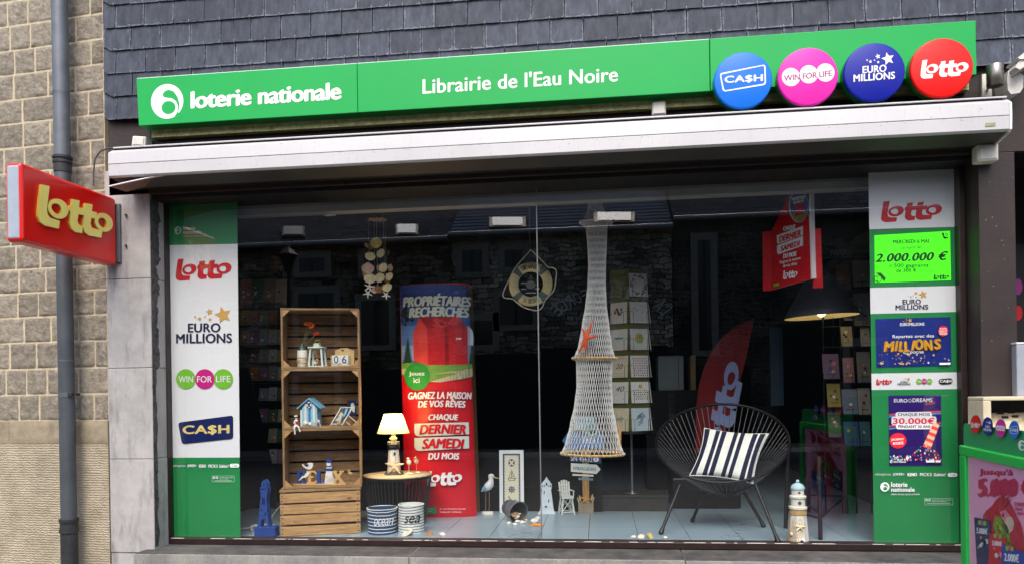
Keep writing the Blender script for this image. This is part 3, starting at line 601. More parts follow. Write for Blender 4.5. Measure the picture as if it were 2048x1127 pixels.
# ------------------------------------------------------------------ long green shop sign
sgreen = M('sign_green', (20, 164, 78), .42, var=.04, scale=2, spec=.3, bump=.04, bscale=5)
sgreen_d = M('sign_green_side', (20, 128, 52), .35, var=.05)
YS = -.13
sg = thing('shop_sign', 'long green lit-box sign with white lottery and bookshop lettering under the slates', 'sign', (-.4, -.03, 3.242))
zt, zbm = 3.533, 3.242
edges = [at(272, 160, YS).x, at(714, 131, YS).x, at(1419, 77, YS).x, at(1951, 40, YS).x]
for i in range(3):
    mb = MB(); dxb = .012 if i == 0 else 0; a, c = edges[i] + .0012, edges[i + 1] - .0012; off = .006 if i == 2 else 0
    mb.hexa([(a + dxb, YS - off, zbm), (c, YS - off, zbm), (c, -.031, zbm), (a + dxb, -.031, zbm), (a, YS - off, zt), (c, YS - off, zt), (c, -.031, zt), (a, -.031, zt)], sgreen, .0035)
    mb.box(a + .002, c - .002, -.124, -.04, zt + .0002, zt + .004, white)
    p = mb.build('panel', sg)
    mb = MB(); sf = onY(YS - off - .0002); wl = M('sign_letter_white', (238, 240, 240), .35, var=.02)
    if i == 0:
        mb.shape(SIX, 302, 169, 367, 239, sf, wl, -.03, sgreen); mb.text('loterie nationale', 381, 184, 683, 217, sf, wl, -.062, .05, sp=.93)
    elif i == 1: mb.text("Librairie de l'Eau Noire", 845, 158, 1236, 188, sf, wl, -.064, .022)
    if i < 2: mb.build('lettering', p)
wlet = MATS['sign_letter_white']
def roundel(cx, cy, rx, ry, col, label):
    YC = -.205; c = at(cx, cy, YC); r = rx * mpp(c)
    o = thing('round_sign', label, 'sign', (c.x, -.136, c.z), 0, 'round lottery signs on the green sign')
    m_ = MB(); m_.lathe([(0, 0), (r * .985, 0), (r, .003), (r, .012), (r * .994, .018), (r * .975, .0225), (r * .94, .024), (0, .024)], (0, 0, 0), col, 56)
    m_.v = [(c.x + p[0], -.181 - p[2], c.z + p[1]) for p in m_.v]; m_.f = [f[::-1] for f in m_.f]; m_.build('face', o)
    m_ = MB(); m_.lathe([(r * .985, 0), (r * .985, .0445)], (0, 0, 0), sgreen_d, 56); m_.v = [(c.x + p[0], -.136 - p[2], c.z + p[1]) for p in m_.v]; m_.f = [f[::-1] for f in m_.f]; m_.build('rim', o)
    return o, onY(YC - .0002)
cash_c = M('roundel_blue', (20, 112, 222), .32, var=.04, scale=4, spec=.28); mag_c = M('roundel_magenta', (222, 42, 168), .32, var=.04, scale=4, spec=.28); nav_c = M('roundel_navy', (16, 30, 150), .32, var=.04, scale=4, spec=.28); red_c = M('roundel_red', (226, 24, 20), .32, var=.04, scale=4, spec=.28)
def rtrap(P, w_=.0):
    """outline of a rounded quad with a concentric inner loop"""
    cx = sum(p[0] for p in P) / 4; cy = sum(p[1] for p in P) / 4
    def rnd_(Q, r):
        out = []
        for i in range(4):
            a, b_, c = [Vector(Q[(i + k) % 4]) for k in (-1, 0, 1)]; u = (a - b_).normalized(); v = (c - b_).normalized()
            for k in range(6):
                t_ = k / 5; out.append(tuple(b_ + u * r * (1 - t_) ** 2 + v * r * t_ ** 2))
        return out
    inn = [(cx + (p[0] - cx) * (1 - w_ * 2.2 / abs(p[0] - cx)), cy + (p[1] - cy) * (1 - w_ * 2.2 / abs(p[1] - cy))) for p in P]
    return rnd_(P, 6), rnd_(inn, 5)
o, sf = roundel(1486, 161, 57, 57, cash_c, 'sky blue round sign with white outlined CA$H lettering on the green shop sign')
mb = MB(); q, qi = rtrap([(1439, 147), (1531, 129), (1532, 170), (1446, 184)], 1.2); mb.flat(q, sf, wlet, [qi]); mb.text('CA$H', 1449, 153, 1526, 168, sf, wlet, -.05, .05); mb.build('lettering', o)
o, sf = roundel(1616, 153.5, 58.5, 57.5, mag_c, 'pink round sign with three white discs reading WIN FOR LIFE on the green shop sign')
mb = MB()
for c in ((1582, 154.5), (1617.5, 149), (1651, 145.5)): mb.disc(c[0], c[1], 18.3, 18.3, sf, wlet)
mb.text('WIN FOR LIFE', 1568, 151.5, 1664, 163, sf, M('roundel_text_magenta', (150, 20, 110), .4, var=0), -.11, .028, sp=.95); mb.build('lettering', o)
o, sf = roundel(1749, 144.5, 59, 57.5, nav_c, 'dark blue round sign with white stars and EURO MILLIONS on the green shop sign')
mb = MB(); euro_stars(mb, 1776, 118, 13.5, sf, wlet); mb.text('EURO', 1725, 133, 1773, 147, sf, wlet, -.07, .035); mb.text('MILLIONS', 1707, 150, 1790, 164, sf, wlet, -.075, .035); mb.build('lettering', o)
o, sf = roundel(1884, 136, 60, 58, red_c, 'red round sign with white Lotto script at the end of the green shop sign')
mb = MB(); mb.shape(LOTTO, 1841, 120, 1937, 158, sf, wlet, -.03); mb.build('lettering', o)

# ------------------------------------------------------------------ retracted awning in its long white cassette
alu = M('awning_white_paint', (198, 198, 201), .4, .1, var=.06, scale=2)
t, b = nodes(alu); src = b.inputs['Base Color'].links[0].from_socket          # grime: thin dark runs and specks
n = t.nodes.new('ShaderNodeTexNoise'); n.inputs['Scale'].default_value = 6; n.inputs['Detail'].default_value = 9; n.inputs['Roughness'].default_value = .8; t.links.new(mapped(t, (16, 1, 2.2)), n.inputs['Vector'])
r = t.nodes.new('ShaderNodeValToRGB'); r.color_ramp.elements[0].position = .57; r.color_ramp.elements[1].position = .85; r.color_ramp.elements[0].color = (1, 1, 1, 1); r.color_ramp.elements[1].color = (.4, .36, .33, 1); t.links.new(n.outputs[0], r.inputs[0])
mu = t.nodes.new('ShaderNodeMix'); mu.data_type = 'RGBA'; mu.blend_type = 'MULTIPLY'; mu.inputs['Factor'].default_value = 1; t.links.new(src, mu.inputs['A']); t.links.new(r.outputs[0], mu.inputs['B']); t.links.new(mu.outputs['Result'], b.inputs['Base Color'])
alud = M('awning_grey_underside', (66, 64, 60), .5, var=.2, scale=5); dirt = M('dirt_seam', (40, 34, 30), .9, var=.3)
aw = thing('awning', 'long grimy white awning cassette rolled up above the shop window', 'awning', (-.38, -.02, 2.9))
xa, xb = -2.918, 2.148; YA = -.225
mb = MB(); sec = [(-.001, 3.078), (-.19, 3.078), (YA, 3.055), (YA - .002, 2.988)]; sec2 = [(YA - .002, 2.984), (YA, 2.916), (YA + .012, 2.905), (-.06, 2.882), (-.001, 2.882), (-.001, 2.984)]
def extr(mb, sec, x0, x1, m, close=True):
    k = len(sec); mb.add([(x0, y, z) for y, z in sec] + [(x1, y, z) for y, z in sec], [(i, (i + 1) % k, k + (i + 1) % k, k + i) for i in range(k if close else k - 1)], m)
    tri = tessellate_polygon([[Vector((y, z, 0)) for y, z in sec]]); mb.add([(x0, y, z) for y, z in sec], tri, m); mb.add([(x1, y, z) for y, z in sec], tri, m)
extr(mb, sec + [(-.001, 2.988)], xa, xb - .006, alu); mb.build('upper_housing', aw)
mb = MB(); extr(mb, [(YA - .002, 2.984), (YA, 2.916), (YA + .012, 2.9065), (YA + .02, 2.9065), (YA + .02, 2.984)], xa, xb - .006, alu); mb.build('front_bar', aw)
mb = MB(); mb.box(xa, xb - .01, YA + .004, -.002, 2.9842, 2.9878, dirt); mb.build('seam', aw)
mb = MB(); rn = random.Random(14); sp_m = M('rust_speck', (110, 74, 50), .9, var=.4, scale=60)
for i in range(150):
    x = rn.uniform(xa + .05, xb - .05); z = 2.984 - abs(rn.gauss(0, .007)) if rn.random() < .75 else rn.uniform(2.915, 3.05); r_ = rn.uniform(.0008, .003); mb.add([(x - r_, YA - .0028, z), (x + r_ * .6, YA - .0028, z - r_ * .5), (x + r_, YA - .0028, z + r_ * .4), (x, YA - .0028, z + r_)], [(0, 1, 2, 3)], rn.choice((dirt, sp_m)))
mb.build('grime_specks', aw)['kind'] = 'stuff'
mb = MB(); extr(mb, [(YA + .0205, 2.983), (YA + .0205, 2.9075), (-.06, 2.884), (-.055, 2.884), (-.055, 2.983)], xa + .004, xb - .012, alud); mb.box(xa + .004, xb - .012, -.0548, -.001, 2.884, 2.983, print_black); mb.build('underside', aw)  # black back strip: shade under the awning put into its colour
mb = MB(); mb.box(xa + .01, at(2013, 199, -.19).x, -.195, -.186, 3.090, 3.0985, alu, .002); mb.box(xa + .01, 2.13, -.186, -.002, 3.0782, 3.089, dirt); mb.build('top_rail', aw)
mb = MB(); extr(mb, [(-.001, 3.082), (-.185, 3.082), (YA - .004, 3.052), (YA - .006, 2.98), (YA - .003, 2.913), (YA + .012, 2.9), (-.06, 2.876), (-.001, 2.876)], xb - .0058, xb + .006, white); mb.build('end_cap', aw)
mb = MB(); sf = onY(YA - .0022); mb.rect(1971, 246.5, 1991, 253.5, sf, M('maker_plate', (150, 146, 110), .5, var=.3, scale=90), -.06); mb.build('maker_plate', aw)
# loose lip of the bar hanging at the left end
mb = MB(); A = at(218, 373, YA); B = at(338, 350, YA + .03); P = [A, at(262, 363, YA + .006), at(300, 355, YA + .02), B]
mb.tube([p + Vector((0, 0, 0)) for p in P], [.005, .005, .005, .003], white, 8)
V_ = [p for p in P] + [Vector((p.x, -.06, p.z + .01)) for p in P]; mb.add(V_, [(i, i + 1, 5 + i, 4 + i) for i in range(3)], M('rusty_brown_lip', (128, 96, 78), .6, var=.3, scale=14)); mb.build('front_lip', aw)

# ------------------------------------------------------------------ small boxes, cable, lamps on the fascia
jw = M('aged_white_plastic', (214, 211, 203), .5, var=.14, scale=14)
c = at(280, 285, -.06); jb = thing('junction_box', 'small white junction box with a grey cable above the left end of the awning', 'junction box', (c.x, -.001, c.z))
rot = Matrix.Translation(c) @ Matrix.Rotation(.12, 4, 'Y') @ Matrix.Translation(-c)
mb = MB(T=rot); mb.box(c.x - .046, c.x + .046, -.075, -.002, c.z - .033, c.z + .035, jw, .008); mb.box(c.x - .035, c.x + .035, -.079, -.0745, c.z - .022, c.z + .024, jw, .003); mb.build('case', jb)
mb = MB(); mb.tube([at(x, y, -.03) for x, y in ((268, 293), (240, 295), (215, 297), (200, 303), (190, 318), (187, 345), (187, 372))], .0045, M('grey_cable', (70, 70, 72), .5, var=.1), 8)
mb.tube([at(x, y, -.02) for x, y in ((296, 283), (300, 275), (300, 262))], .004, MATS['grey_cable'], 8); mb.build('cable', jb)
def corner_box(cx, cy, w_, h_, label):
    c = at(cx, cy, -.07); m_ = MB(); k = mpp(c); m_.box(c.x - w_ * k / 2, c.x + w_ * k / 2, -.075, -.0, c.z - h_ * k / 2, c.z + h_ * k / 2, jw, .012, 3); m_.box(c.x - w_ * k * .4, c.x + w_ * k * .4, -.079, -.0745, c.z - h_ * k * .38, c.z + h_ * k * .4, jw, .003)
    m_.cyl((c.x - .02, -.03, c.z + h_ * k / 2 - .003), (c.x - .025, -.02, c.z + h_ * k / 2 + .05), .004, black); return tag(m_.build('sensor_box', org=(c.x, 0, c.z)), label, 'sensor', 'white boxes on the shop fascia')
corner_box(1318, 217, 28, 30, 'white square sensor box hanging under the middle of the green sign')
corner_box(1976, 305, 40, 36, 'larger white square box with brown stain below the right end of the awning')
steel = M('brushed_steel', (150, 146, 138), .3, .9, var=.12, scale=60)
c = at(1990, 152, -.13); o = thing('wall_spotlight', 'brushed steel cylinder spotlight on its backplate right of the red round sign', 'spotlight', (c.x, 0, c.z))
mb = MB(); k = mpp(c); mb.lathe([(14 * k, -21 * k), (15 * k, -20 * k), (15 * k, 20 * k), (14.4 * k, 21 * k), (12 * k, 21 * k), (12 * k, 10 * k)], (c.x, -.13, c.z), steel, 32); mb.build('shade', o)
mb = MB(); p = at(1972, 172, -.01); mb.box(p.x - .025, p.x + .025, -.022, -.001, p.z - .065, p.z + .062, jw, .003); mb.build('backplate', o)
mb = MB(); mb.cyl((p.x, -.02, p.z - .03), (c.x - .01, -.11, p.z - .02), .007, steel); mb.build('arm', o)
c = at(2024, 175, -.1); o = thing('floodlight', 'white angled floodlight fitting on the brown fascia beside the steel spotlight', 'floodlight', (c.x, 0, c.z))
mb = MB(); sf = lambda x, y, h: at(x, y, -.1); pts = [(2010, 147), (2016, 146), (2036, 152), (2041, 157), (2040, 180), (2034, 190), (2016, 193), (2010, 185), (2008, 165)]
mb.prism([(at(x, y, -.1).x, at(x, y, -.1).z) for x, y in pts], -.13, -.001, jw); mb.build('housing', o)
mb = MB(); pts = [(2016, 146), (2028, 127), (2044, 126), (2060, 128), (2050, 140), (2026, 151)]; mb.prism([(at(x, y, -.12).x, at(x, y, -.12).z) for x, y in pts], -.19, -.10, jw); mb.build('hood', o)
mb = MB(); pts = [(2025, 124), (2040, 112), (2048, 111), (2075, 112), (2070, 122), (2030, 127)]; mb.prism([(at(x, y, -.15).x, at(x, y, -.15).z) for x, y in pts], -.2, -.08, jw); mb.build('lamp_head', o)
mb = MB(); mb.cyl(at(2022, 155, -.16), at(2060, 128, -.22), .006, steel); mb.build('bracket', o)

# ------------------------------------------------------------------ projecting red Lotto box sign (at right angles to the wall)
XB = at(234, 465, -.02).x
yf, yn = -.02, atx(43, 400, XB).y; zT = (atx(43, 322, XB).z + atx(233, 400, XB).z) / 2; zB = (atx(43, 486, XB).z + atx(233, 528, XB).z) / 2
bs = thing('box_sign', 'red projecting box sign with cream Lotto letters fixed to the grey stone pier', 'sign', (XB - .05, yf, zB))
redp = M('sign_red_plastic', (222, 20, 14), .3, var=.06, scale=3, coat=.3); redt = M('sign_red_frame', (168, 18, 18), .35, var=.08, coat=.2)
TH = .095; mb = MB(); mb.box(XB - TH, XB, yn, yf, zB, zT, redp, .02, 4); mb.build('case', bs)
mb = MB(); mb.box(XB - TH + .012, XB - .012, yn - .004, yn + .02, zB + .014, zT - .014, M('sign_end_diffuser', (158, 172, 186), .4, var=.08), .012, 3); mb.build('end_panel', bs)
mb = MB(); sf = lambda x, y, h: (XB + .004 + h, x, y)
ya, yb2 = atx(72, 440, XB).y, atx(222, 460, XB).y; z0_ = atx(112, 459, XB).z; z1_ = atx(78, 366, XB).z
cream = M('sign_cream_letter', (255, 232, 128), .35, var=.08, scale=12)
def solid(mb, polys, box, th, m, side):
    x0, z0, x1, z1 = box
    for P in polys:
        loops = [[(x0 + u * (x1 - x0), z0 + v * (z1 - z0)) for u, v in l] for l in P]; flat = [p for l in loops for p in l]; mb.k += 1
        tri = tessellate_polygon([[Vector((*p, 0)) for p in l] for l in loops]); e = th + mb.k * .0003
        mb.add([(XB + e, p[0], p[1]) for p in flat], tri, m)
        for l in loops:
            n_ = len(l); mb.add([(XB + .0005, *p) for p in l] + [(XB + e, *p) for p in l], [(i, (i + 1) % n_, n_ + (i + 1) % n_, n_ + i) for i in range(n_)], side)
solid(mb, LOTTO_PLAIN, (ya, z0_, yb2, z1_ - .0), .012, cream, M('sign_cream_side', (190, 160, 60), .4, var=.1)); mb.build('lettering', bs)
mb = MB(); mb.box(XB - .012, XB + .018, yf + .0005, -.0005, zB + .02, zT - .03, zinc, .002); mb.box(XB - TH, XB - .013, yf + .0005, -.0005, zB + .05, zT - .05, black); mb.build('wall_bracket', bs)

# ------------------------------------------------------------------ printed banners on the inside of the glass
GY = .206
def banner(label, quad, grp='printed lottery banners on the window'):
    """quad = photo corners TL TR BR BL"""
    P = [at(x, y, GY) for x, y in quad]; o = thing('window_banner', label, 'banner', ((P[3].x + P[2].x) / 2, GY, (P[3].z + P[2].z) / 2), 0, grp); return o
def panel(o, name, quad, m, y0=GY, th=.002, bow=0):
    m_ = MB(); P = [at(x, y, y0) for x, y in quad]
    m_.add([(p.x, y0, p.z) for p in P] + [(p.x, y0 + th, p.z) for p in P], [(0, 3, 2, 1), (4, 5, 6, 7), (0, 1, 5, 4), (1, 2, 6, 5), (2, 3, 7, 6), (3, 0, 4, 7)], m); return m_.build(name, o)
sfB = onY(GY)
def games_row(mb, xs, y, m, k=1.0):
    for wd, x0, x1, b_, sh in zip(('vikinglotto', 'JOKER+', 'KENO', 'PICK3', 'Subito!'), xs[:-1:2], xs[1::2], (0, .05, .06, .02, .02), (0, 0, 0, 0, .3)): mb.text(wd, x0, y - 3.2 * k, x1, y + 3 * k, sfB, m, .0, b_, sh)
    cx, cy = xs[-2] + (xs[-1] - xs[-2]) / 2 + 0, y
def club(mb, cx, cy, m, mt):
    P = [(cx + (5.5 if math.cos(t_) > 0 else -5.5) + 3.8 * math.cos(t_), cy + 3.9 * math.sin(t_)) for t_ in (2 * math.pi * i / 24 + .01 for i in range(24))]; mb.flat(P, sfB, m); mb.text('Club', cx - 6, cy - 2.6, cx + 6, cy + 2.4, sfB, mt, 0, .02)
def notice(mb, x0, y0, x1, y1):
    pale = M('print_pale_green', (130, 190, 150), .45, var=.03)
    mb.flat([(x0, y0), (x1, y0), (x1, y1), (x0, y1)], sfB, pale, [[(x0 + .9, y0 + .9), (x1 - .9, y0 + .9), (x1 - .9, y1 - .9), (x0 + .9, y1 - .9)]])
    mb.disc(x0 + 4, y0 + 4, 2.3, 2.3, sfB, print_white, 16, .6); mb.disc(x0 + 10, y0 + 4, 2.3, 2.3, sfB, print_white, 16, .6)
    mb.text('Le jeu doit rester un plaisir', x0 + 15, y0 + 2.6, x1 - 3, y0 + 4.8, sfB, print_white, 0, 0); mb.text('Jouez avec moderation', x0 + 15, y0 + 5.6, x1 - 12, y0 + 7.6, sfB, print_white, 0, 0); mb.text('www.loterie-nationale.be', x0 + 5, y0 + 9, x1 - 6, y0 + 11, sfB, print_white, 0, 0)
LX = lambda y: 337 + (y - 408) * .0083; RX = lambda y: 474 + (y - 408) * .0108
bl = banner('tall green and white banner with big Lotto and CA$H logos at the window left', [(337, 408), (474, 408), (481, 1072), (343, 1073)])
sl_ = lambda y: -.0154 + (y - 777) * 7.9e-5 + .0154 * 0
panel(bl, 'green_header', [(337, 408), (474, 402), (475, 487.7), (338, 490)], print_green)
panel(bl, 'white_panel', [(338, 490.3), (475, 488), (479.4, 913.7), (341, 914)], print_white)
panel(bl, 'green_footer', [(341, 914.3), (479.4, 914), (481, 1074), (343, 1073.5)], print_green)
mb = MB(); mb.shape(SIX, 349, 453, 363, 469, sfB, M('print_pale_grey', (196, 206, 200), .45, var=.03), -.02, print_green); pg = MATS['print_pale_grey']
mb.text('loterie', 366, 452.5, 391, 460, sfB, pg, -.02, .03); mb.text('nationale', 366, 461, 403, 468, sfB, pg, -.02, .03); mb.text('BIEN PLUS QUE JOUER', 367, 471.5, 412, 474.5, sfB, pg, -.015, .01)
lred = M('logo_red', (200, 28, 40), .45, var=.03); navyt = M('logo_navy', (18, 22, 58), .45, var=.03); goldt = M('logo_gold', (206, 162, 84), .45, var=.1, scale=30)
mb.shape(LOTTO, 351, 517, 463, 561, sfB, lred, -.005)
euro_stars(mb, 446, 629, 18, sfB, goldt); mb.text('EURO', 375.5, 646, 441, 663.5, sfB, navyt, -.012, .035); mb.text('MILLIONS', 352, 667, 464, 685.5, sfB, navyt, -.012, .035)
for cx, col in ((371.5, lime), (446.5, lime), (409.5, magenta)): mb.disc(cx, 757, 19.5, 20, sfB, col, 40)
mb.text('WIN', 357, 751, 386, 763.5, sfB, print_white, 0, .012); mb.text('FOR', 394, 751, 424, 763.5, sfB, print_white, 0, .012); mb.text('LIFE', 432, 750.5, 461, 763, sfB, print_white, 0, .012)
q, qi = rtrap([(356, 844), (466, 829.5), (466, 876), (364, 887)], .6); mb.flat(q, sfB, print_black); mb.flat(qi, sfB, M('logo_cash_navy', (14, 30, 92), .4, var=.15, scale=8)); mb.text('CA$H', 365, 850, 459, 869, sfB, M('logo_pale_gold', (228, 205, 120), .4, var=.2, scale=25), -.015, .05)
games_row(mb, [346, 371, 375, 393, 398, 412, 417, 435, 438, 457, 470, 470], 931, print_white); club(mb, 469, 930, print_white, print_green); notice(mb, 424, 950, 469, 963); mb.build('lettering', bl)

br = banner('tall green and white banner carrying three posters at the window right', [(1737, 347), (1908, 338), (1923, 1090), (1748, 1085)])
qR = lambda y0a, y0b, y1a, y1b: [(1737 + (y0a - 347) * .0149, y0a), (1908.5 + (y0b - 338) * .0193, y0b), (1908.5 + (y1b - 338) * .0193, y1b), (1737 + (y1a - 347) * .0149, y1a)]
panel(br, 'white_header', qR(345, 335, 458.7, 453.7), print_white); panel(br, 'green_panel', qR(459, 454, 574.7, 570.7), print_green); panel(br, 'white_strip', qR(575, 571, 626.7, 622.7), print_white)
panel(br, 'green_panel', qR(627, 623, 745.7, 743), print_green); panel(br, 'white_strip', qR(746, 743.3, 778.7, 777), print_white); panel(br, 'green_footer', qR(779, 777.3, 1086, 1091), print_green)
mb = MB(); mb.shape(LOTTO, 1762, 402, 1884, 445, sfB, lred, -.02)
euro_stars(mb, 1846, 589, 9.5, sfB, goldt); mb.text('EURO', 1805, 598.5, 1842, 608, sfB, navyt, -.02, .035); mb.text('MILLIONS', 1791, 609.5, 1856.5, 619, sfB, navyt, -.02, .035)
mb.shape(LOTTO, 1752, 757, 1784, 769, sfB, lred); euro_stars(mb, 1817, 757, 4, sfB, goldt); mb.text('EURO', 1801, 761, 1816, 764.5, sfB, navyt, 0, .03); mb.text('MILLIONS', 1795, 765, 1821, 769, sfB, navyt, 0, .03)
for cx, col in ((1838, lime), (1859, lime), (1848.5, magenta)): mb.disc(cx, 761.5, 5.6, 5.6, sfB, col, 24)
mb.text('WIN', 1834.5, 760, 1842.5, 763.4, sfB, print_white, 0, .01); mb.text('FOR', 1844.5, 760, 1852.5, 763.4, sfB, print_white, 0, .01); mb.text('LIFE', 1855, 760, 1863, 763.4, sfB, print_white, 0, .01)
q, qi = rtrap([(1876.5, 757), (1905, 755), (1905, 766), (1880, 768)], .1); mb.flat(q, sfB, print_black); mb.text('CA$H', 1880, 758.5, 1903, 764.5, sfB, print_white, -.01, .05)
games_row(mb, [1750, 1782, 1786, 1809, 1815, 1834, 1840, 1863, 1867, 1891, 1900, 1910], 948, print_white); club(mb, 1905, 948.5, print_white, print_green)
mb.shape(SIX, 1760.5, 963, 1779, 982, sfB, print_white, 0, print_green); mb.text('loterie', 1782.5, 963, 1815, 972.5, sfB, print_white, 0, .035); mb.text('nationale', 1782.5, 973.5, 1829.5, 982, sfB, print_white, 0, .035); mb.text('BIEN PLUS QUE JOUER', 1783, 986, 1840, 989.5, sfB, print_white, 0, .015)
notice(mb, 1849, 995, 1906, 1009); mb.build('lettering', br)
# the posters on the banner
PY = GY - .003
def poster(name, label, quad, m, frame=None, fw=4):
    P = [at(x, y, PY) for x, y in quad]; o = thing(name, label, 'poster' if name == 'poster' else 'screen', ((P[3].x + P[2].x) / 2, PY, P[3].z), 0)
    panel(o, 'sheet', quad, m, PY, .0015); return o, onY(PY)
jk = M('lit_green_screen', (70, 238, 24), .35, var=.1, scale=4, emit=.55)
o, sf = poster('display_screen', 'bright lime green lit jackpot screen reading 2.000.000 euro on the right banner', [(1749, 471), (1900, 462), (1902, 560), (1750, 565)], jk)
gt = M('screen_dark_green', (12, 62, 16), .5, var=.05); mb = MB()
mb.text('MERCREDI 6 MAI', 1786, 480, 1858, 487.5, sf, gt, -.025, .035); mb.text('Jackpot de', 1802, 492, 1842, 500, sf, gt, -.03, .0)
mb.text('2.000.000 €', 1750, 507, 1897, 524, sf, gt, -.03, .055, .25); mb.text('et', 1778, 528.5, 1785, 534, sf, gt, 0, .0); mb.text('500 gagnants', 1788, 527, 1857, 536.5, sf, gt, -.01, .02); mb.text('de 300 €', 1792, 536.5, 1833, 544, sf, gt, -.01, .025); mb.text('grâce au', 1836, 535.5, 1852, 538, sf, gt); mb.text('Lucky Lotto Code', 1836, 540, 1867, 543, sf, gt)
mb.shape(LOTTO, 1867, 548, 1898, 559, sf, gt, -.01); mb.text('2', 1752, 553, 1757, 562, sf, gt)
for P in ([(1751, 545), (1762, 545), (1772, 556), (1768, 563), (1762, 553)], [(1883, 466), (1892, 465), (1897, 476), (1888, 478)]): mb.flat(P, sf, gt)
mb.disc(1756, 557, 8, 7, sf, gt, 20, .82); mb.disc(1893, 469, 5, 5, sf, jk, 16); mb.disc(1893, 469, 3, 3, sf, gt, 16, .5); mb.build('lettering', o)
ep = M('poster_blue', (26, 44, 130), .35, var=.2, scale=5); o, sf = poster('poster', 'blue poster with gold balloon letters MILLIONS on the right banner', [(1751, 637), (1901, 633), (1903, 730), (1753, 734)], ep)
mb = MB(); bg_ = M('balloon_gold', (214, 160, 52), .3, .35, var=.3, scale=30); mb.text('EUROMILLIONS', 1800, 645, 1849, 651, sf, print_white, -.02, .04)
euro_stars(mb, 1820, 640, 5, sf, goldt); mb.text('Repartez avec des', 1785, 669, 1868, 677, sf, print_white, -.02, .03); mb.text('en poche', 1806, 699.5, 1847.5, 708, sf, print_white, -.015, .03)
dg_ = M('balloon_shadow_gold', (120, 78, 24), .4, .2, var=.2)
for i, (ch, x0, x1, dy, vx) in enumerate((('M', 1767, 1787, 1, .1), ('I', 1789, 1794, 0, .15), ('L', 1797, 1807, 1, .1), ('L', 1809, 1819, 1, -.05), ('I', 1822, 1827, -1, .2), ('O', 1829, 1847, -3, 0), ('N', 1849, 1866, -2, -.1), ('S', 1868, 1882, -4, 0))):
    mb.text(ch, x0 + 1, 682 + dy, x1 + 1, 702 + dy, sf, dg_, 0, .09, 0, 1, vx); mb.text(ch, x0, 681 + dy, x1, 700.5 + dy, sf, bg_, 0, .065, 0, 1, vx)
mb.disc(1886.5, 661, 10, 10.5, sf, print_red); [mb.text(s_, 1886.5 - w_, y, 1886.5 + w_, y + 4, sf, print_white, 0, .02) for s_, w_, y in (('CHAQUE', 7, 654.5), ('MARDI ET', 8, 659.5), ('VENDREDI', 8, 664.5))]
rn = random.Random(4)
for i in range(60): mb.star(rn.uniform(1757, 1898), 727 - 22 * rn.random() ** 1.6, rn.choice((.8, 1, 1.3, 2, 2.8)), sf, rn.choice((goldt, goldt, pg)), rn.uniform(0, 1))
mb.rect(1879, 724.5, 1901, 728.5, sf, print_white, -.02); mb.build('artwork', o)
vp = M('poster_violet', (46, 22, 110), .35, var=.2, scale=5); o, sf = poster('poster', 'violet poster with CHAQUE MOIS 30.000 euro and confetti on the right banner', [(1777, 790), (1882, 789), (1884, 930), (1779, 930.5)], vp)
mb = MB(); mb.text('EURO', 1788, 796.5, 1815, 803.5, sf, print_white, 0, .02); mb.text('DREAMS', 1825, 795.5, 1865, 803, sf, print_white, -.01, .02)
for i in range(6): mb.disc(1820 + 3 * math.cos(i), 800 + 3 * math.sin(i), .9, .9, sf, print_white, 8)
for y, m_ in ((824, M('print_coral', (225, 70, 80), .4, var=.04)), (828, M('print_sky', (70, 150, 225), .4, var=.04)), (847, MATS['print_coral']), (852, MATS['print_sky'])): mb.flat([(1778, y + 3), (1800, y), (1882, y - 4), (1882, y - 1), (1800, y + 3), (1778, y + 6)], sf, m_)
mb.text('BOOST', 1851, 804.5, 1870, 809, sf, MATS['print_coral'], -.12, .05)
bub = lambda x0, y0, x1, y1: [(x0 + 3, y0), (x1 - 3, y0 - .5), (x1, y0 + 3), (x1, y1 - 3), (x1 - 3, y1), (x0 + 3, y1), (x0, y1 - 3), (x0, y0 + 3)]
mb.flat(bub(1791, 823, 1864, 834), sf, print_white); mb.flat(bub(1783, 832, 1873, 849), sf, print_white); mb.flat(bub(1792, 847, 1865, 857), sf, print_white)
mb.text('CHAQUE MOIS', 1795.5, 825, 1860, 831.5, sf, navyt, 0, .03); mb.text('30.000€', 1785.5, 834.5, 1870, 846.5, sf, M('print_crimson', (200, 24, 60), .4, var=.04), 0, .045); mb.text('PENDANT 30 ANS', 1796.5, 849, 1861, 854.5, sf, navyt, 0, .03)
mb.disc(1796, 880, 17, 15.5, sf, M('print_coral_red', (214, 38, 54), .4, var=.04)); mb.text('JACKPOT', 1782.5, 876, 1808, 881, sf, print_white, -.04, .04); mb.text('BOOSTÉ', 1786, 882, 1807, 888, sf, print_white, -.04, .04)
# striped party popper throwing confetti
A, B = Vector((1873, 846)), Vector((1853, 895)); ax = (B - A).normalized(); nx_ = Vector((-ax.y, ax.x))
for i in range(8):
    t0, t1 = i / 8, (i + 1) / 8; wA, wB = 6.5 - 0 + 2 * t0, 6.5 + 2 * t1; a_, b_ = A.lerp(B, t0), A.lerp(B, t1)
    mb.flat([tuple(a_ + nx_ * wA), tuple(b_ + nx_ * wB), tuple(b_ - nx_ * wB), tuple(a_ - nx_ * wA)], sf, MATS['print_coral'] if i % 2 else M('print_peach', (244, 190, 150), .4, var=.04))
for i in range(110):
    x = rn.uniform(1781, 1882); y = 919 - rn.random() ** 1.5 * (8 + 26 * max(0, 1 - abs(x - 1850) / 34)); r_ = rn.uniform(1.2, 2.6)
    mb.flat([(x, y - r_ * 1.3), (x + r_ * .8, y), (x, y + r_), (x - r_ * .8, y)], sf, rn.choice((MATS['print_coral'], MATS['print_sky'], print_white, MATS['print_peach'], MATS['print_coral_red'], M('print_teal', (60, 170, 150), .4, var=.04))))
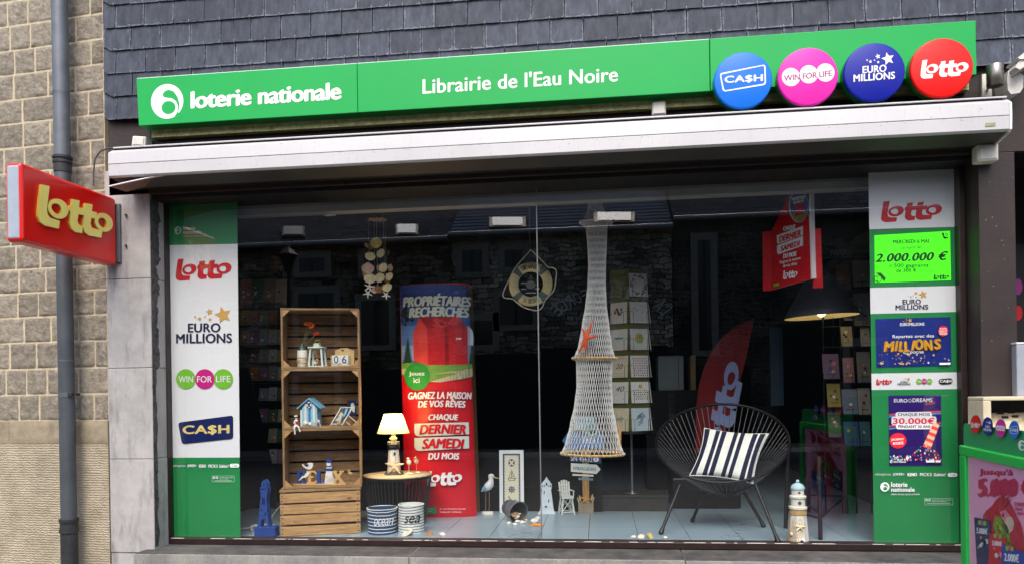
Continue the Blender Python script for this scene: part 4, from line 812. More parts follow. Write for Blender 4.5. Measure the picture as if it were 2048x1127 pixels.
mb.shape(SIX, 1780, 919, 1785, 925, sf, print_white, 0, vp); mb.text('loterie nationale', 1787, 920, 1812, 924, sf, print_white, 0, .02); mb.rect(1852, 919.5, 1869, 923.5, sf, print_white); mb.rect(1871, 919.5, 1881, 923.5, sf, print_white); mb.build('artwork', o)

# ------------------------------------------------------------------ beige box and grey cabinet beside the entrance post
bei = M('beige_enamel', (206, 196, 168), .5, var=.12, scale=8, bump=.05); YX = -.17
c0, c1 = at(1966, 793, YX), at(2120, 872, YX); o = thing('wall_box', 'weathered beige box with a deep dark opening fixed to the brown entrance post', 'wall box', (c0.x + .1, 0, c1.z - .15))
mb = MB(); x0, x1, z1, z0 = c0.x, 2.52, c0.z, c1.z - .2; oz1, oz0 = at(1985, 800, YX).z, at(1985, 868, YX).z; ox = at(1983, 830, YX).x
mb.box(x0, x1, YX, -.001, oz1, z1, bei, .004); mb.box(x0, ox, YX + .0, -.001, z0, oz1 - .0005, bei, .004); mb.box(ox + .0005, x1, YX, -.001, z0, oz0, bei, .004); mb.box(ox + .001, x1 - .05, -.02, -.002, oz0 + .001, oz1 - .001, black); mb.build('case', o)
mb = MB(); mb.add([(ox + .002, YX + .004, oz0 + .002), (x1 - .06, YX + .004, oz0 + .002), (x1 - .06, -.03, oz0 + .11), (ox + .002, -.03, oz0 + .11)], [(0, 1, 2, 3)], M('sooty_beige', (190, 180, 152), .6, var=.5, scale=30)); mb.build('chute', o)

for (x, y) in ((2001, 828), (2022, 826), (2010, 836), (2030, 834)):
    mb = MB(); p = atp(x, y, Vector((0, YX, oz0)), Vector((0, -.6, .8))); mb.box(p.x - .016, p.x + .016, p.y - .004, p.y + .004, p.z - .010, p.z + .014, print_black); mb.build('slot', o)
c0, c1 = at(2033, 688, -.05), at(2033, 792, -.05); mb = MB(); mb.box(c0.x, c0.x + .35, -.05, .25, c1.z, c0.z, M('pale_grey_cabinet', (150, 156, 168), .4, var=.06), .006); mb.box(c0.x - .003, c0.x + .353, -.053, .253, c0.z + .0005, c0.z + .012, M('cabinet_top', (206, 210, 216), .4, var=.05), .003)
tag(mb.build('wall_cabinet', org=(c0.x + .17, .1, c1.z)), 'pale grey metal cabinet half hidden at the right edge above the beige box', 'cabinet')
o = thing('door_poster', 'dark door poster with round pink and red discs in the entrance at the right edge', 'poster', (2.6, .88, 1.6)); mb = MB(); mb.box(2.5, 3.0, .885, .898, 1.5, 2.5, print_black); mb.build('sheet', o)
mb = MB(); sf = onY(.884); mb.disc(2036, 573, 9, 16, sf, M('print_plum', (170, 60, 150), .4, var=.04)); mb.disc(2036, 625, 9, 15, sf, print_red); mb.build('discs', o) if False else mb.build('print', o)

# ------------------------------------------------------------------ pavement sign (A-board)
PA = at(1930, 1000, -.62); ang = math.radians(6.0); dirv = Vector((-math.sin(ang), -math.cos(ang), 0))      # along the board, towards the viewer
NB = Vector((-math.cos(ang), math.sin(ang), 0)); sfA = onP(PA, NB)
pa = lambda x, y: sfA(x, y, 0)
ab = thing('pavement_sign', 'green framed pavement sign with pink parrot lottery poster beside the window', 'pavement sign', (PA.x, PA.y - .25, 0))
fg = M('frame_green', (20, 196, 76), .35, var=.05, coat=.2); hg = M('header_green', (36, 158, 94), .45, var=.04)
zt_ = pa(1926, 889).z; L = .95; fwz = .047; th = .03
T_ = Matrix(((dirv.x, -NB.x, 0, PA.x), (dirv.y, -NB.y, 0, PA.y), (0, 0, 1, 0), (0, 0, 0, 1)))     # local x along, y away from viewer, z up
u0 = (pa(1924.5, 1000) - PA).dot(dirv); ui = (pa(1936.5, 1000) - PA).dot(dirv)
fwx = max(.03, ui - u0)
mb = MB(T=T_); mb.box(u0, u0 + fwx, -.012, th, .06, zt_ - fwz * 1.0, fg, .008, 3); mb.box(u0 + L - fwx, u0 + L, -.012, th, .06, zt_ - fwz, fg, .008, 3); mb.box(u0, u0 + L, -.0125, th, zt_ - fwz + .0005, zt_, fg, .008, 3); mb.box(u0, u0 + L, -.0125, th, .02, .0595, fg, .008); mb.build('frame', ab)
mb = MB(T=T_); mb.box(u0 + fwx * .8, u0 + L - fwx * .8, .002, .012, .06, zt_ - fwz * .8, M('poster_pink', (242, 172, 214), .35, var=.05, scale=6)); ps = mb.build('poster', ab)
mb = MB(T=T_); hz = pa(1931, 846).z
P = [(u0 + .012, zt_ - .01), (u0 + L - .012, zt_ - .01), (u0 + L - .012, hz - .02), (u0 + L - .04, hz), (u0 + .035, hz), (u0 + .015, hz - .008), (u0 + .012, hz - .025)]; mb.prism(P, .006, .012, hg); hd = mb.build('header', ab)
dsc = {}
for cx, cy, col in ((1951, 847, red_c), (1975, 851, nav_c), (2001, 855, mag_c), (2028, 858.5, cash_c)):
    mb = MB(); mb.disc(cx, cy, 10.3, 18, lambda x, y, h: sfA(x, y, h + .006), col, 40); mb.disc(cx + .7, cy, 10.3, 18, lambda x, y, h: sfA(x, y, h + .0005), print_black, 40)
    sfd = lambda x, y, h: sfA(x, y, h + .0075)
    if col is red_c: mb.shape(LOTTO, cx - 8.5, cy - 4.5, cx + 8.5, cy + 7, sfd, print_white, .06)
    elif col is nav_c: mb.text('EURO', cx - 4.5, cy - 2, cx + 5, cy + 3, sfd, print_white, .1, .03); mb.text('MILLIONS', cx - 8, cy + 4, cx + 8, cy + 9, sfd, print_white, .1, .03); mb.star(cx + 4, cy - 7, 4, sfd, print_white); mb.star(cx - 1, cy - 8, 2, sfd, print_white)
    elif col is mag_c:
        for d_ in (-5.5, 0, 5.5): mb.disc(cx + d_, cy + d_ * .12, 3.7, 5.6, sfd, print_white, 20)
        sft = lambda x, y, h: sfA(x, y, h + .0085); mb.text('WIN FOR LIFE', cx - 8, cy - 1.6, cx + 8, cy + 1.2, sft, mag_c, .12, .01)
    else:
        q, qi = rtrap([(cx - 9, cy - 6), (cx + 8, cy - 9), (cx + 8.5, cy + 8), (cx - 7.5, cy + 8)], .4); mb.flat(q, sfd, print_white, [qi]); mb.text('CA$H', cx - 7, cy - 3, cx + 7.4, cy + 3, sfd, print_white, .08, .04)
    mb.build('round_badge', ab)
mb = MB(); sfd = lambda x, y, h: sfA(x, y, h - .0035); mb.shape(SIX, 2036, 878, 2052, 899, sfd, print_white, .1, hg); mb.build('logo', ab)
mb = MB(); sfp = lambda x, y, h: sfA(x, y, h + .0); cri = M('poster_crimson', (196, 12, 84), .35, var=.08)
sfp = lambda x, y, h: sfA(x, y, h - .0018)
mb.text("Jusqu'à", 1958, 936, 2027, 951, sfp, cri, .03, .07, 0, .95)
mb.text('5.000 €', 1955, 955, 2068, 991, sfp, cri, .0, .09, 0, .95)
for s_, x0, x1, y in (('TOUS', 2027, 2050, 1003), ('les', 2031, 2045, 1012), ('mois', 2035, 2058, 1021)): mb.text(s_, x0, y, x1, y + 7.5, sfp, cri, .05, .06)
# red parrot
red2 = M('parrot_red', (186, 14, 58), .5, var=.35, scale=30); red3 = M('parrot_deep_red', (150, 8, 40), .5, var=.3, scale=30); yg = M('parrot_green', (120, 150, 30), .5, var=.4, scale=40); beak = M('parrot_beak', (206, 190, 170), .4, var=.2); facew = M('parrot_face', (222, 130, 150), .5, var=.3, scale=30)
mb.flat([(1966, 1030), (1972, 1020), (1984, 1010), (1992, 998), (2004, 990), (2014, 996), (2020, 1004), (2028, 1018), (2034, 1032), (2042, 1048), (2050, 1080), (2060, 1150), (1965, 1150)], sfp, red2)
for i in range(14):
    a = -1.9 + i * .13; mb.flat([(2004 + 3 * i % 5, 1012), (2004 + 26 * math.sin(a + 1.2), 1010 - 30 * abs(math.cos(a + 1.2)) * (.8 + .3 * (i % 3) / 2)), (2008 + i % 4, 1014)], sfp, red3 if i % 2 else red2)
mb.flat([(1990, 1030), (2006, 1034), (2014, 1052), (2020, 1070), (2022, 1092), (2008, 1096), (1994, 1070), (1986, 1050)], sfp, yg)
for i in range(26):
    x, y = 1986 + rn.random() * 30, 1036 + rn.random() * 52; mb.flat([(x, y), (x + 5, y + 2), (x + 3, y + 8)], sfp, rn.choice((yg, M('parrot_lime', (170, 180, 60), .5, var=.3), M('parrot_dark_green', (60, 92, 24), .5, var=.3))))
mb.flat([(2000, 1022), (2012, 1018), (2020, 1030), (2022, 1040), (2012, 1046), (2004, 1036)], sfp, facew)
mb.flat([(2014, 1034), (2024, 1032), (2028, 1044), (2026, 1058), (2018, 1066), (2017, 1058), (2012, 1050), (2009, 1042)], sfp, beak); mb.flat([(2009, 1044), (2014, 1050), (2018, 1060), (2014, 1066), (2008, 1058), (2007, 1048)], sfp, print_black)
mb.disc(2006, 1028, 2.6, 4, sfp, print_black, 16); mb.disc(2006, 1027, .9, 1.4, sfp, print_white, 10)
# scratch tickets
for P, col, pr, (tx, ty, tw_, th_) in (([(1948, 1033), (1980, 1039), (1985, 1150), (1955, 1150)], M('ticket_navy', (36, 34, 92), .4, var=.25, scale=20), '5.000€', (1953, 1053, 22, 12)), ([(1979, 1064), (2012, 1074), (2012, 1160), (1976, 1160)], M('ticket_red', (190, 30, 50), .4, var=.2, scale=20), '3.000€', (1984, 1079, 20, 10)), ([(2004, 1087), (2056, 1106), (2056, 1180), (2000, 1180)], M('ticket_blue', (34, 66, 160), .4, var=.2, scale=20), '2.000€', (2008, 1104, 30, 16))):
    mb.flat(P, sfp, col); mb.text(pr, tx, ty, tx + tw_, ty + th_, sfp, print_white, .12, .03)
    for d_ in range(3): mb.disc(tx + 6 + d_ * 5.2, ty - 9 + d_ * .7, 3.1, 5, sfp, lime if d_ != 1 else magenta, 16)
    for q_ in range(10): mb.disc(tx + rn.uniform(2, tw_), ty + th_ + rn.uniform(6, 34), rn.uniform(1, 4), rn.uniform(2, 6), sfp, rn.choice((pg, print_black, facew, col)), 10)
mb.build('artwork', ab)
film = bpy.data.materials.new('clear_film'); film.use_nodes = True; t = film.node_tree; t.nodes.clear(); oo_ = t.nodes.new('ShaderNodeOutputMaterial'); mx = t.nodes.new('ShaderNodeMixShader'); tr_ = t.nodes.new('ShaderNodeBsdfTransparent'); gl_ = t.nodes.new('ShaderNodeBsdfGlossy'); gl_.inputs['Roughness'].default_value = .12; nz = t.nodes.new('ShaderNodeTexNoise'); nz.inputs['Scale'].default_value = 7; nz.inputs['Detail'].default_value = 3; bp = t.nodes.new('ShaderNodeBump'); bp.inputs['Strength'].default_value = .7; bp.inputs['Distance'].default_value = .03; tc = t.nodes.new('ShaderNodeTexCoord'); t.links.new(tc.outputs['Object'], nz.inputs['Vector']); t.links.new(nz.outputs[0], bp.inputs['Height']); t.links.new(bp.outputs[0], gl_.inputs['Normal']); mx.inputs[0].default_value = .07; t.links.new(tr_.outputs[0], mx.inputs[1]); t.links.new(gl_.outputs[0], mx.inputs[2]); t.links.new(mx.outputs[0], oo_.inputs[0])
mb = MB(T=T_); mb.add([(u0 + fwx * .9, -.006, .06), (u0 + L - fwx, -.006, .06), (u0 + L - fwx, -.006, zt_ - fwz), (u0 + fwx * .9, -.006, zt_ - fwz)], [(0, 1, 2, 3)], film); mb.build('cover_film', ab)
mb = MB(T=T_); mb.tube([(u0 + .05, .03, .4), (u0 + .05, .35, .02)], .012, fg); mb.tube([(u0 + L - .05, .03, .4), (u0 + L - .05, .35, .02)], .012, fg); mb.build('rear_leg', ab)
# ================================================================== things in the display
def K(name, label, cat, bx, by, Y=None, group=None, rz=0, z=None):
    if Y is None: loc, s = floor_at(bx, by)
    else:
        loc = at(bx, by, Y); s = mpp(loc)
        if z is not None: loc.z = z
    if Y is None: loc.z = FLOOR + .0008
    return thing(name, label, cat, loc, rz, group), s, loc_of(bx, by)
PL_ = lambda L, pts: [L(x, y) for x, y in pts]
# ---------------------------------------------------------------- wooden crates
wood = mat_wood('crate_pine', (118, 88, 56), (172, 138, 96)); wood2 = mat_wood('crate_pine_bright', (156, 114, 68), (202, 162, 110)); nail = M('dark_nail', (46, 32, 22), .7, .3, var=.3)
woodz = mat_wood('crate_pine_upright', (112, 82, 52), (176, 142, 100), ax=(14, 14, 1.2))
cg = 'fruit crates stacked by the window'
zc = [FLOOR + .0006, at(563, 979, .25).z, at(566, 858, .28).z, at(566, 737, .28).z, at(566, 615, .28).z]
def span(p0, rz, px):
    lo, hi = .1, 1.2
    for _ in range(40):
        m_ = (lo + hi) / 2
        if proj((p0.x + m_ * math.cos(rz), p0.y + m_ * math.sin(rz), p0.z))[0] < px: lo = m_
        else: hi = m_
    return lo
RZ = math.radians(17)
pA = at(561, 1069, .25)
o = thing('wooden_crate', 'bottom slatted pine crate with its closed side facing the window', 'crate', (pA.x, .25, zc[0]), RZ, cg); Wd, H = span(pA, RZ, 721.5), zc[1] - zc[0] - .001
mb = MB(); rn = random.Random(8); hb = (H - .018) / 4
for i in range(4):
    z = i * hb + .001; sk = rn.uniform(-.004, .004); tw_ = .003
    mb.hexa([(0, 0, z + .001), (Wd, 0, z + .003 + sk), (Wd, .011, z + .003 + sk), (0, .011, z + .001), (0, 0, z + hb - .009), (Wd, 0, z + hb - .007 + sk), (Wd, .011, z + hb - .007 + sk), (0, .011, z + hb - .009)], wood2, .002)
mb.build('front_slats', o, local=True)
for x in (.002, Wd - .03):
    mb = MB(); mb.box(x, x + .028, .0115, .29, 0, H - .02, woodz, .002); mb.build('end_panel', o, local=True)
mb = MB()
for i in range(3): mb.box(-.004, Wd + .004, .002 + i * .098, .09 + i * .098, H - .0165, H - .001, wood, .002)
mb.build('top_slats', o, local=True)
mb = MB(); mb.box(.03, Wd - .03, .27, .28, .001, H - .02, M('crate_dark_board', (90, 60, 34), .8, var=.2)); mb.build('back_board', o, local=True)  # darker brown board closing the crate's back
mb = MB()
for i in range(4):
    for x in (.014, Wd - .016):
        for dz in (.018, hb - .024):
            cx = x + rn.uniform(-.004, .004); z = i * hb + dz; mb.prism([(cx + .006 * math.cos(t_), z + .0035 * math.sin(t_)) for t_ in (k * math.pi / 4 for k in range(8))], -.0008, .004, nail)
mb.build('nails', o, local=True)['kind'] = 'stuff'
for lv, lab in ((1, 'open crate holding the RELAX letters, lowest of the three open crates'), (2, 'middle open crate holding the blue striped beach hut'), (3, 'topmost open crate holding the vase, lantern and date blocks')):
    p0, p1 = at(565 + lv * 0, 900, .28), at(723, 900, .28); Wd = span(p0, RZ, 722.5); H = zc[lv + 1] - zc[lv] - .0012; Dp = .27; t_ = .013
    o = thing('wooden_crate', lab, 'crate', (p0.x, .28, zc[lv] + .0008), RZ, cg)
    for x in (0, Wd - t_):
        mb = MB(); mb.box(x, x + t_, .001, Dp * .46, .0135, H - .0135, woodz, .0015); mb.box(x, x + t_, Dp * .52, Dp, .0135, H - .0135, woodz, .0015); mb.build('end_panel', o, local=True)
    mb = MB()
    for i in range(3): mb.box(0, Wd, i * Dp * .345, i * Dp * .345 + Dp * .31, 0, .013, wood, .0015)
    mb.build('lower_slats', o, local=True)
    mb = MB()
    for i in range(3): mb.box(0, Wd, i * Dp * .345, i * Dp * .345 + Dp * .31, H - .013, H, wood, .0015)
    mb.build('upper_slats', o, local=True)
    mb = MB()
    for i in range(5): mb.box(.001, Wd - .001, Dp + .0005, Dp + .011, .004 + i * (H - .01) / 5, .004 + (i + .83) * (H - .01) / 5, wood, .0015)
    mb.build('back_slats', o, local=True)
    for sx, sz in ((0, 0), (1, 0), (0, 1), (1, 1)):
        a = .045; x_ = lambda v: t_ + .0005 + v if sx == 0 else Wd - t_ - .0005 - v; z_ = lambda v: .0136 + v if sz == 0 else H - .0136 - v
        mb = MB(); mb.prism([(x_(0), z_(0)), (x_(a), z_(0)), (x_(0), z_(a))], .002, .022, wood2); mb.build('corner_brace', o, local=True)
def shelf(lv): return zc[lv] + .0145
YI = .43
# ---------------------------------------------------------------- on the top crate
offw = M('off_white_paint', (226, 224, 214), .6, var=.1, scale=40); twine = M('jute_twine', (196, 160, 104), .8, var=.25, scale=90); stf = M('pale_starfish', (226, 206, 168), .8, var=.15, scale=60, bump=.3, bscale=200)
blue1 = M('marine_blue', (28, 66, 140), .5, var=.15, scale=30); lblue = M('sky_blue_paint', (140, 196, 224), .55, var=.1, scale=30); deep = M('deep_blue', (28, 48, 92), .55, var=.12, scale=30)
def starfish(mb, c, R, m, y, rot=0, arm=.3, th=.18, n=5, bend=None):
    """star lying in the x,z plane, thick in y"""
    for k in range(n):
        a = rot + 2 * math.pi * k / n; d = Vector((math.sin(a), 0, math.cos(a))); pts = []; rs = []
        Rk = R * (bend[k] if bend else 1)
        for i in range(6): t_ = i / 5; pts.append(Vector((c[0], y, c[1])) + d * Rk * t_ + Vector((0, 0, 0)) + Vector((d.z, 0, -d.x)) * (.08 * R * t_ * t_ * (1 if k % 2 else -1))); rs.append(R * (.17 * (1 - t_) ** .8 + .035))
        mb.tube(pts, rs, m, 8)
    mb.ell((c[0], y, c[1]), (R * .24, R * th, R * .24), m, 10, 6)
o, s, L = K('flower_vase', 'white bottle vase wrapped in twine holding orange flowers, top crate', 'vase', 605, 732, YI, z=shelf(3))
mb = MB(s); mb.lathe([(9.6, 0), (10, .6), (10, 32), (9, 33.5), (0, 33.5)], (0, 0, 0), offw, 24); mb.build('sleeve', o, local=True)
mb = MB(s); mb.lathe([(8.5, 33.6), (8.8, 35), (7, 38), (4, 41), (3.3, 45), (3.8, 46.5), (3.2, 46.5), (2.8, 42)], (0, 0, 0), M('smoky_bottle_glass', (70, 90, 84), .1, var=.05, coat=.5), 20); mb.build('bottle_neck', o, local=True)
mb = MB(s)
for z in (8, 9, 13, 17.5, 18.6): mb.ring((0, 0, z), 10.3, .35, twine, 28, 5)
starfish(mb, (-4, 13), 5, twine, -10.8, .3); starfish(mb, (9.6, 18), 5, twine, -6, .1); starfish(mb, (9.8, 9), 4.6, twine, -6, .5); mb.build('twine_wrap', o, local=True)
gst = M('flower_stem', (98, 112, 84), .6, var=.15); org_ = M('gerbera_orange', (250, 104, 30), .55, var=.3, scale=60); org2 = M('gerbera_red', (226, 66, 30), .6, var=.3, scale=60); eye_ = M('flower_eye', (90, 50, 20), .8, var=.3)
for (fx, fz, fy, R, mt, tilt) in ((12, 85, 0, 10.5, org_, .5), (18, 82, 3, 9, org_, .9), (25, 67, 12, 7.5, org2, .7)):
    mb = MB(s); mb.tube([(0, 0, 36), (fx * .25, fy * .2, 36 + (fz - 36) * .3), (fx * .65, fy * .7, 36 + (fz - 36) * .68), (fx, fy, fz)], [.7, .65, .6, .6], gst, 6); st = mb.build('flower_stem', o, local=True)
    mb = MB(s); rt = Matrix.Rotation(tilt, 3, 'X'); rn = random.Random(int(fx))
    for ringn, n_, rr_ in ((0, 18, 1), (1, 14, .72)):
        for k in range(n_):
            a = 2 * math.pi * (k + rn.random() * .4) / n_; R_ = R * rr_ * rn.uniform(.85, 1.08); dvec = Vector((math.cos(a), math.sin(a), .28 + .25 * ringn)); w_ = Vector((-math.sin(a), math.cos(a), 0)) * R * .11
            P = [w_ * .4, dvec * R_ * .55 + w_ * 1.1, dvec * R_ + Vector((0, 0, -.1 * R)), dvec * R_ * .55 - w_ * 1.1, -w_ * .4]
            mb.add([Vector((fx, fy, fz)) + rt @ p for p in P], [(0, 1, 2, 3, 4)], mt)
    mb.ell((fx, fy, fz + .6), (R * .22, R * .22, R * .16), eye_, 10, 6, rt); mb.build('flower_head', st, local=True)
o, s, L = K('lantern', 'small white wooden lantern with rope handle, between vase and date blocks', 'lantern', 635, 732, YI, z=shelf(3))
pw = M('painted_pale_wood', (206, 224, 222), .6, var=.1, scale=40)
mb = MB(s); mb.box(-15, 18, -12, 14, 0, 2, pw, .5); mb.build('base', o, local=True)
for sx in (-1, 1):
    for sy in (-11, 10):
        mb = MB(s); mb.hexa([(sx * 14 - 2, sy, 2.1), (sx * 14 + 2, sy, 2.1), (sx * 14 + 2, sy + 2.5, 2.1), (sx * 14 - 2, sy + 2.5, 2.1), (sx * 11 - 1.7, sy * .82, 37), (sx * 11 + 1.7, sy * .82, 37), (sx * 11 + 1.7, sy * .82 + 2.5, 37), (sx * 11 - 1.7, sy * .82 + 2.5, 37)], pw, .3); mb.build('post', o, local=True)
mb = MB(s); mb.box(-15.5, 15, -12, 13, 37.1, 39.6, pw, .4); mb.hexa([(-6.5, -6, 39.7), (6.5, -6, 39.7), (6.5, 7, 39.7), (-6.5, 7, 39.7), (-5, -5, 47), (5, -5, 47), (5, 5, 47), (-5, 5, 47)], M('pale_green_wood', (190, 206, 176), .6, var=.1), .4); mb.build('roof', o, local=True)
mb = MB(s); mb.tube([(-3, -2, 47), (-4, -3, 50), (-1, -3, 53), (4, -2, 53.6), (7, -1, 52), (6, -1, 49), (3, 0, 47)], .6, twine, 6); mb.build('rope_handle', o, local=True)
mb = MB(s); mb.tube([(0, -6, 36), (-2, -7, 30), (2, -7, 24), (0, -8, 17), (3, -8, 9)], .55, twine, 5); starfish(mb, (-2, 8), 7, offw, -9, .2); starfish(mb, (4, 14), 4, twine, -9, .6); mb.build('hanging_starfish', o, local=True)
o, s, L = K('date_blocks', 'wooden perpetual calendar with white blocks showing 06, top crate', 'calendar', 684, 733, YI, z=shelf(3))
mb = MB(s); plain = M('birch_ply', (196, 166, 110), .6, var=.12, scale=30); heart = [(683.2 + 3.6 * 16 / 17 * math.sin(t_) ** 3 * 1.0, 700.6 - (13 * math.cos(t_) - 5 * math.cos(2 * t_) - 2 * math.cos(3 * t_) - math.cos(4 * t_)) * .19) for t_ in (2 * math.pi * i / 24 for i in range(24))]
mb.prism([PL_(L, [(664, 733), (664, 710), (667.5, 709.5), (667.5, 700.5), (673, 699), (680, 696), (694, 696), (699, 699), (707, 701), (707, 709.5), (707, 733)]), PL_(L, heart)], 6, 9, plain); mb.box(-21, 22, -7, 5.9, 0, 2, plain, .3); mb.box(-20.5, -18.5, -7, 5.9, 2.05, 22, plain); mb.build('stand', o, local=True)
blk = M('block_white', (222, 226, 226), .5, var=.03)
for i, ch in enumerate('06'):
    mb = MB(s); x0, x1 = (666, 682.2) if i == 0 else (682.8, 699); a, b_ = L(x0, 727.5), L(x1, 711); mb.box(a[0], b_[0], -6, 5.8, a[1], b_[1], blk, .4); sf = onL(684, 733, -6.01); mb.text(ch, x0 + 3.5, 712, x1 - 3.5, 726.5, sf, print_black, 0, -.004); mb.build('number_block', o, local=True)
mb = MB(s); a, b_ = L(665.6, 732.5), L(699.5, 728); mb.box(a[0], b_[0], -6, 5.8, 2.1, b_[1] - .1, blk, .3); mb.text('Mai', 678, 728.6, 686, 731.4, onL(684, 733, -6.01), print_black); mb.build('month_block', o, local=True)
# ---------------------------------------------------------------- on the middle crate
o, s, L = K('beach_hut', 'miniature blue and white striped beach hut in the middle crate', 'beach hut', 622, 851, YI, z=shelf(2))
mb = MB(s); bx0, bx1 = -19, 16; stripes = 7
for i in range(stripes):
    x0, x1 = -15 + i * 31 / stripes, -15 + (i + 1) * 31 / stripes; top = lambda x: 34 + (18 - abs(x - .5) * 1.12)
    mb.prism([(x0 + .1, 0), (x1 - .1, 0), (x1 - .1, top(x1)), (((x0 + x1) / 2), max(top(x0), top(x1), top((x0 + x1) / 2))), (x0 + .1, top(x0))], -8, 16, (M('hut_blue', (60, 120, 176), .5, var=.1, scale=20) if i == 3 else (lblue if i % 2 == 0 else offw)))
mb.box(-19.5, -15.1, -6, 16, 0, 33, offw); mb.build('wall', o, local=True)
mb = MB(s)
for sg_ in (-1, 1): mb.hexa([(.5, -12, 53.5), (.5 + sg_ * 24.5, -12, 34), (.5 + sg_ * 24.5, 18, 34), (.5, 18, 53.5), (.5, -12, 56.5), (.5 + sg_ * 25.5, -12, 36), (.5 + sg_ * 25.5, 18, 36), (.5, 18, 56.5)], M('hut_roof_blue', (112, 172, 208), .5, var=.1), .2)
mb.build('roof', o, local=True)
mb = MB(s); mb.ring((.5, -9.6, 42), 4, 1.4, offw, 24, 6, ((1, 0, 0), (0, 0, 1)), 5.2)
for a in (.8, 2.4, 3.9, 5.5): mb.ell((.5 + 4 * math.cos(a), -10, 42 + 5.2 * math.sin(a)), (1.7, 1.6, 1.7), deep, 8, 5)
mb.build('lifebelt', o, local=True)
mb = MB(s); mb.ell((-8, -10, 6.5), (5, 1.5, 4.2), offw, 14, 8); mb.prism([(-4, 6), (0, 9), (0, 3)], -11, -9.5, offw); mb.ell((2, -10, 4.5), (3.2, 2, 4), offw, 10, 6); mb.ell((-9.5, -11.6, 7.6), (.7, .4, .7), print_black, 8, 5)
for i in range(5): mb.tube([(5 + i * 2.1, -10, .4), (4 + i * 2.4, -10.5, 9 + (i % 2) * 3)], .45, pw, 5)
for i in range(4): mb.tube([(4.5, -10, 2 + i * 2.6), (15, -10, 2.4 + i * 2.6)], .4, pw, 5)
mb.build('fish_and_fence', o, local=True) if False else mb.build('fish_ornament', o, local=True)
mb = MB(s); mb.cyl((16, -10, 17), (24.5, -11, 0), .7, offw, n=8); mb.ell((20, -11, 9.5), (3.4, 1.4, 3.4), M('buoy_pink', (222, 176, 170), .5, var=.1), 12, 8); mb.build('buoy_stick', o, local=True)
# little sailor sitting on the edge, one continuous body
def figure(mb_parent, s, joints, edges, m, name, sub=2):
    me = bpy.data.meshes.new(name); me.from_pydata([Vector(j[:3]) * s for j in joints], edges, []); ob = bpy.data.objects.new(name, me); COL.objects.link(ob); ob.parent = mb_parent; me.materials.append(m)
    sk = ob.modifiers.new('skin', 'SKIN'); 
    for i, j in enumerate(joints): me.skin_vertices[0].data[i].radius = (j[3] * s, j[3] * s)
    me.skin_vertices[0].data[0].use_root = True; sk.use_smooth_shade = True
    ob.modifiers.new('sub', 'SUBSURF').levels = sub; ob.modifiers['sub'].render_levels = sub
    dg = bpy.context.evaluated_depsgraph_get(); dg.update(); ev = bpy.data.meshes.new_from_object(ob.evaluated_get(dg)); bpy.data.objects.remove(ob); ev.name = name
    o2 = bpy.data.objects.new(name, ev); COL.objects.link(o2); o2.parent = mb_parent; ORG[o2.name] = Vector((0, 0, 0)); return o2
resin = M('painted_resin_white', (224, 222, 216), .5, var=.1, scale=50); skin = M('resin_skin', (214, 180, 150), .55, var=.08); jean = M('resin_pale_blue', (150, 178, 196), .55, var=.12, scale=30)
o, s, L = K('sailor_figurine', 'little sailor figurine with white cap sitting on the middle crate edge', 'figurine', 593, 852, .283, z=shelf(2))
J = [(0, 0, 3, 3.6), (0, .2, 8, 3.3), (-.4, .6, 13, 2.6), (-.5, .3, 15.5, 1.3), (-.4, 0, 19, 2.7),   # pelvis..head
     (2.6, -3, 2.6, 2.2), (6.6, -6.5, 1.2, 1.8), (9.6, -6.6, -7, 1.4), (10.8, -8.4, -9, 1.3), (-1.6, -4.5, 2.2, 2.3), (-1.6, -7, -.4, 2), (-.6, -6.6, -11, 1.5), (.4, -8.6, -14, 1.4),
     (-3.6, -.6, 12, 1.5), (-3.4, -4, 8, 1.2), (1.6, -5.4, 8, 1), (2.8, -.6, 12, 1.5), (5, -3.6, 8.6, 1.2), (4, -5.6, 8.4, 1)]
E_ = [(0, 1), (1, 2), (2, 3), (3, 4), (0, 5), (5, 6), (6, 7), (7, 8), (0, 9), (9, 10), (10, 11), (11, 12), (2, 13), (13, 14), (14, 15), (2, 16), (16, 17), (17, 18)]
figure(o, s, J, E_, resin, 'body')
mb = MB(s); mb.lathe([(2.4, 20.4), (3.8, 21.2), (4, 22.6), (2.6, 23.6), (0, 23.9)], (-.9, .2, 0), resin, 16); mb.lathe([(2.5, 20), (2.6, 20.9)], (-.8, .1, 0), deep, 16); mb.build('cap', o, local=True)
mb = MB(s)
for z, r in ((7.2, 3.95), (9.6, 3.7), (11.6, 3.3)): mb.ring((-.2, .2, z), r, .42, deep, 20, 5)
mb.build('stripes', o, local=True)
mb = MB(s); mb.ell((4.4, -5.8, 9.5), (3.4, 1.4, 3.6), M('red_heart', (170, 50, 46), .5, var=.15), 12, 8); mb.build('red_heart', o, local=True)
mb = MB(s); mb.ell((-1.4, -2.5, 19.4), (.42, .3, .42), print_black, 6, 4); mb.ell((.6, -2.55, 19.4), (.42, .3, .42), print_black, 6, 4); mb.ell((-.4, -2.9, 18.4), (.5, .5, .5), skin, 6, 4); mb.build('face', o, local=True)
o, s, L = K('deckchair_figurine', 'miniature white deckchair with a lounging figure in the middle crate', 'figurine', 685, 850, YI, z=shelf(2))
mb = MB(s)
for y_, (xa, xb_) in ((-8, (-22, -1)), (6, (6, 25))):
    pass
for dx_, y_ in ((0, -8), (22, -3)): mb.cyl((-22 + dx_, y_, 1), (-2 + dx_, y_ + 8, 37), 1.15, offw, n=8)
for dx_, y_ in ((-2, 6), (20, 8)): mb.cyl((-10 + dx_, y_ - 6, 22), (14 + dx_ * .8, y_ + 4, 1), 1.0, offw, n=8)
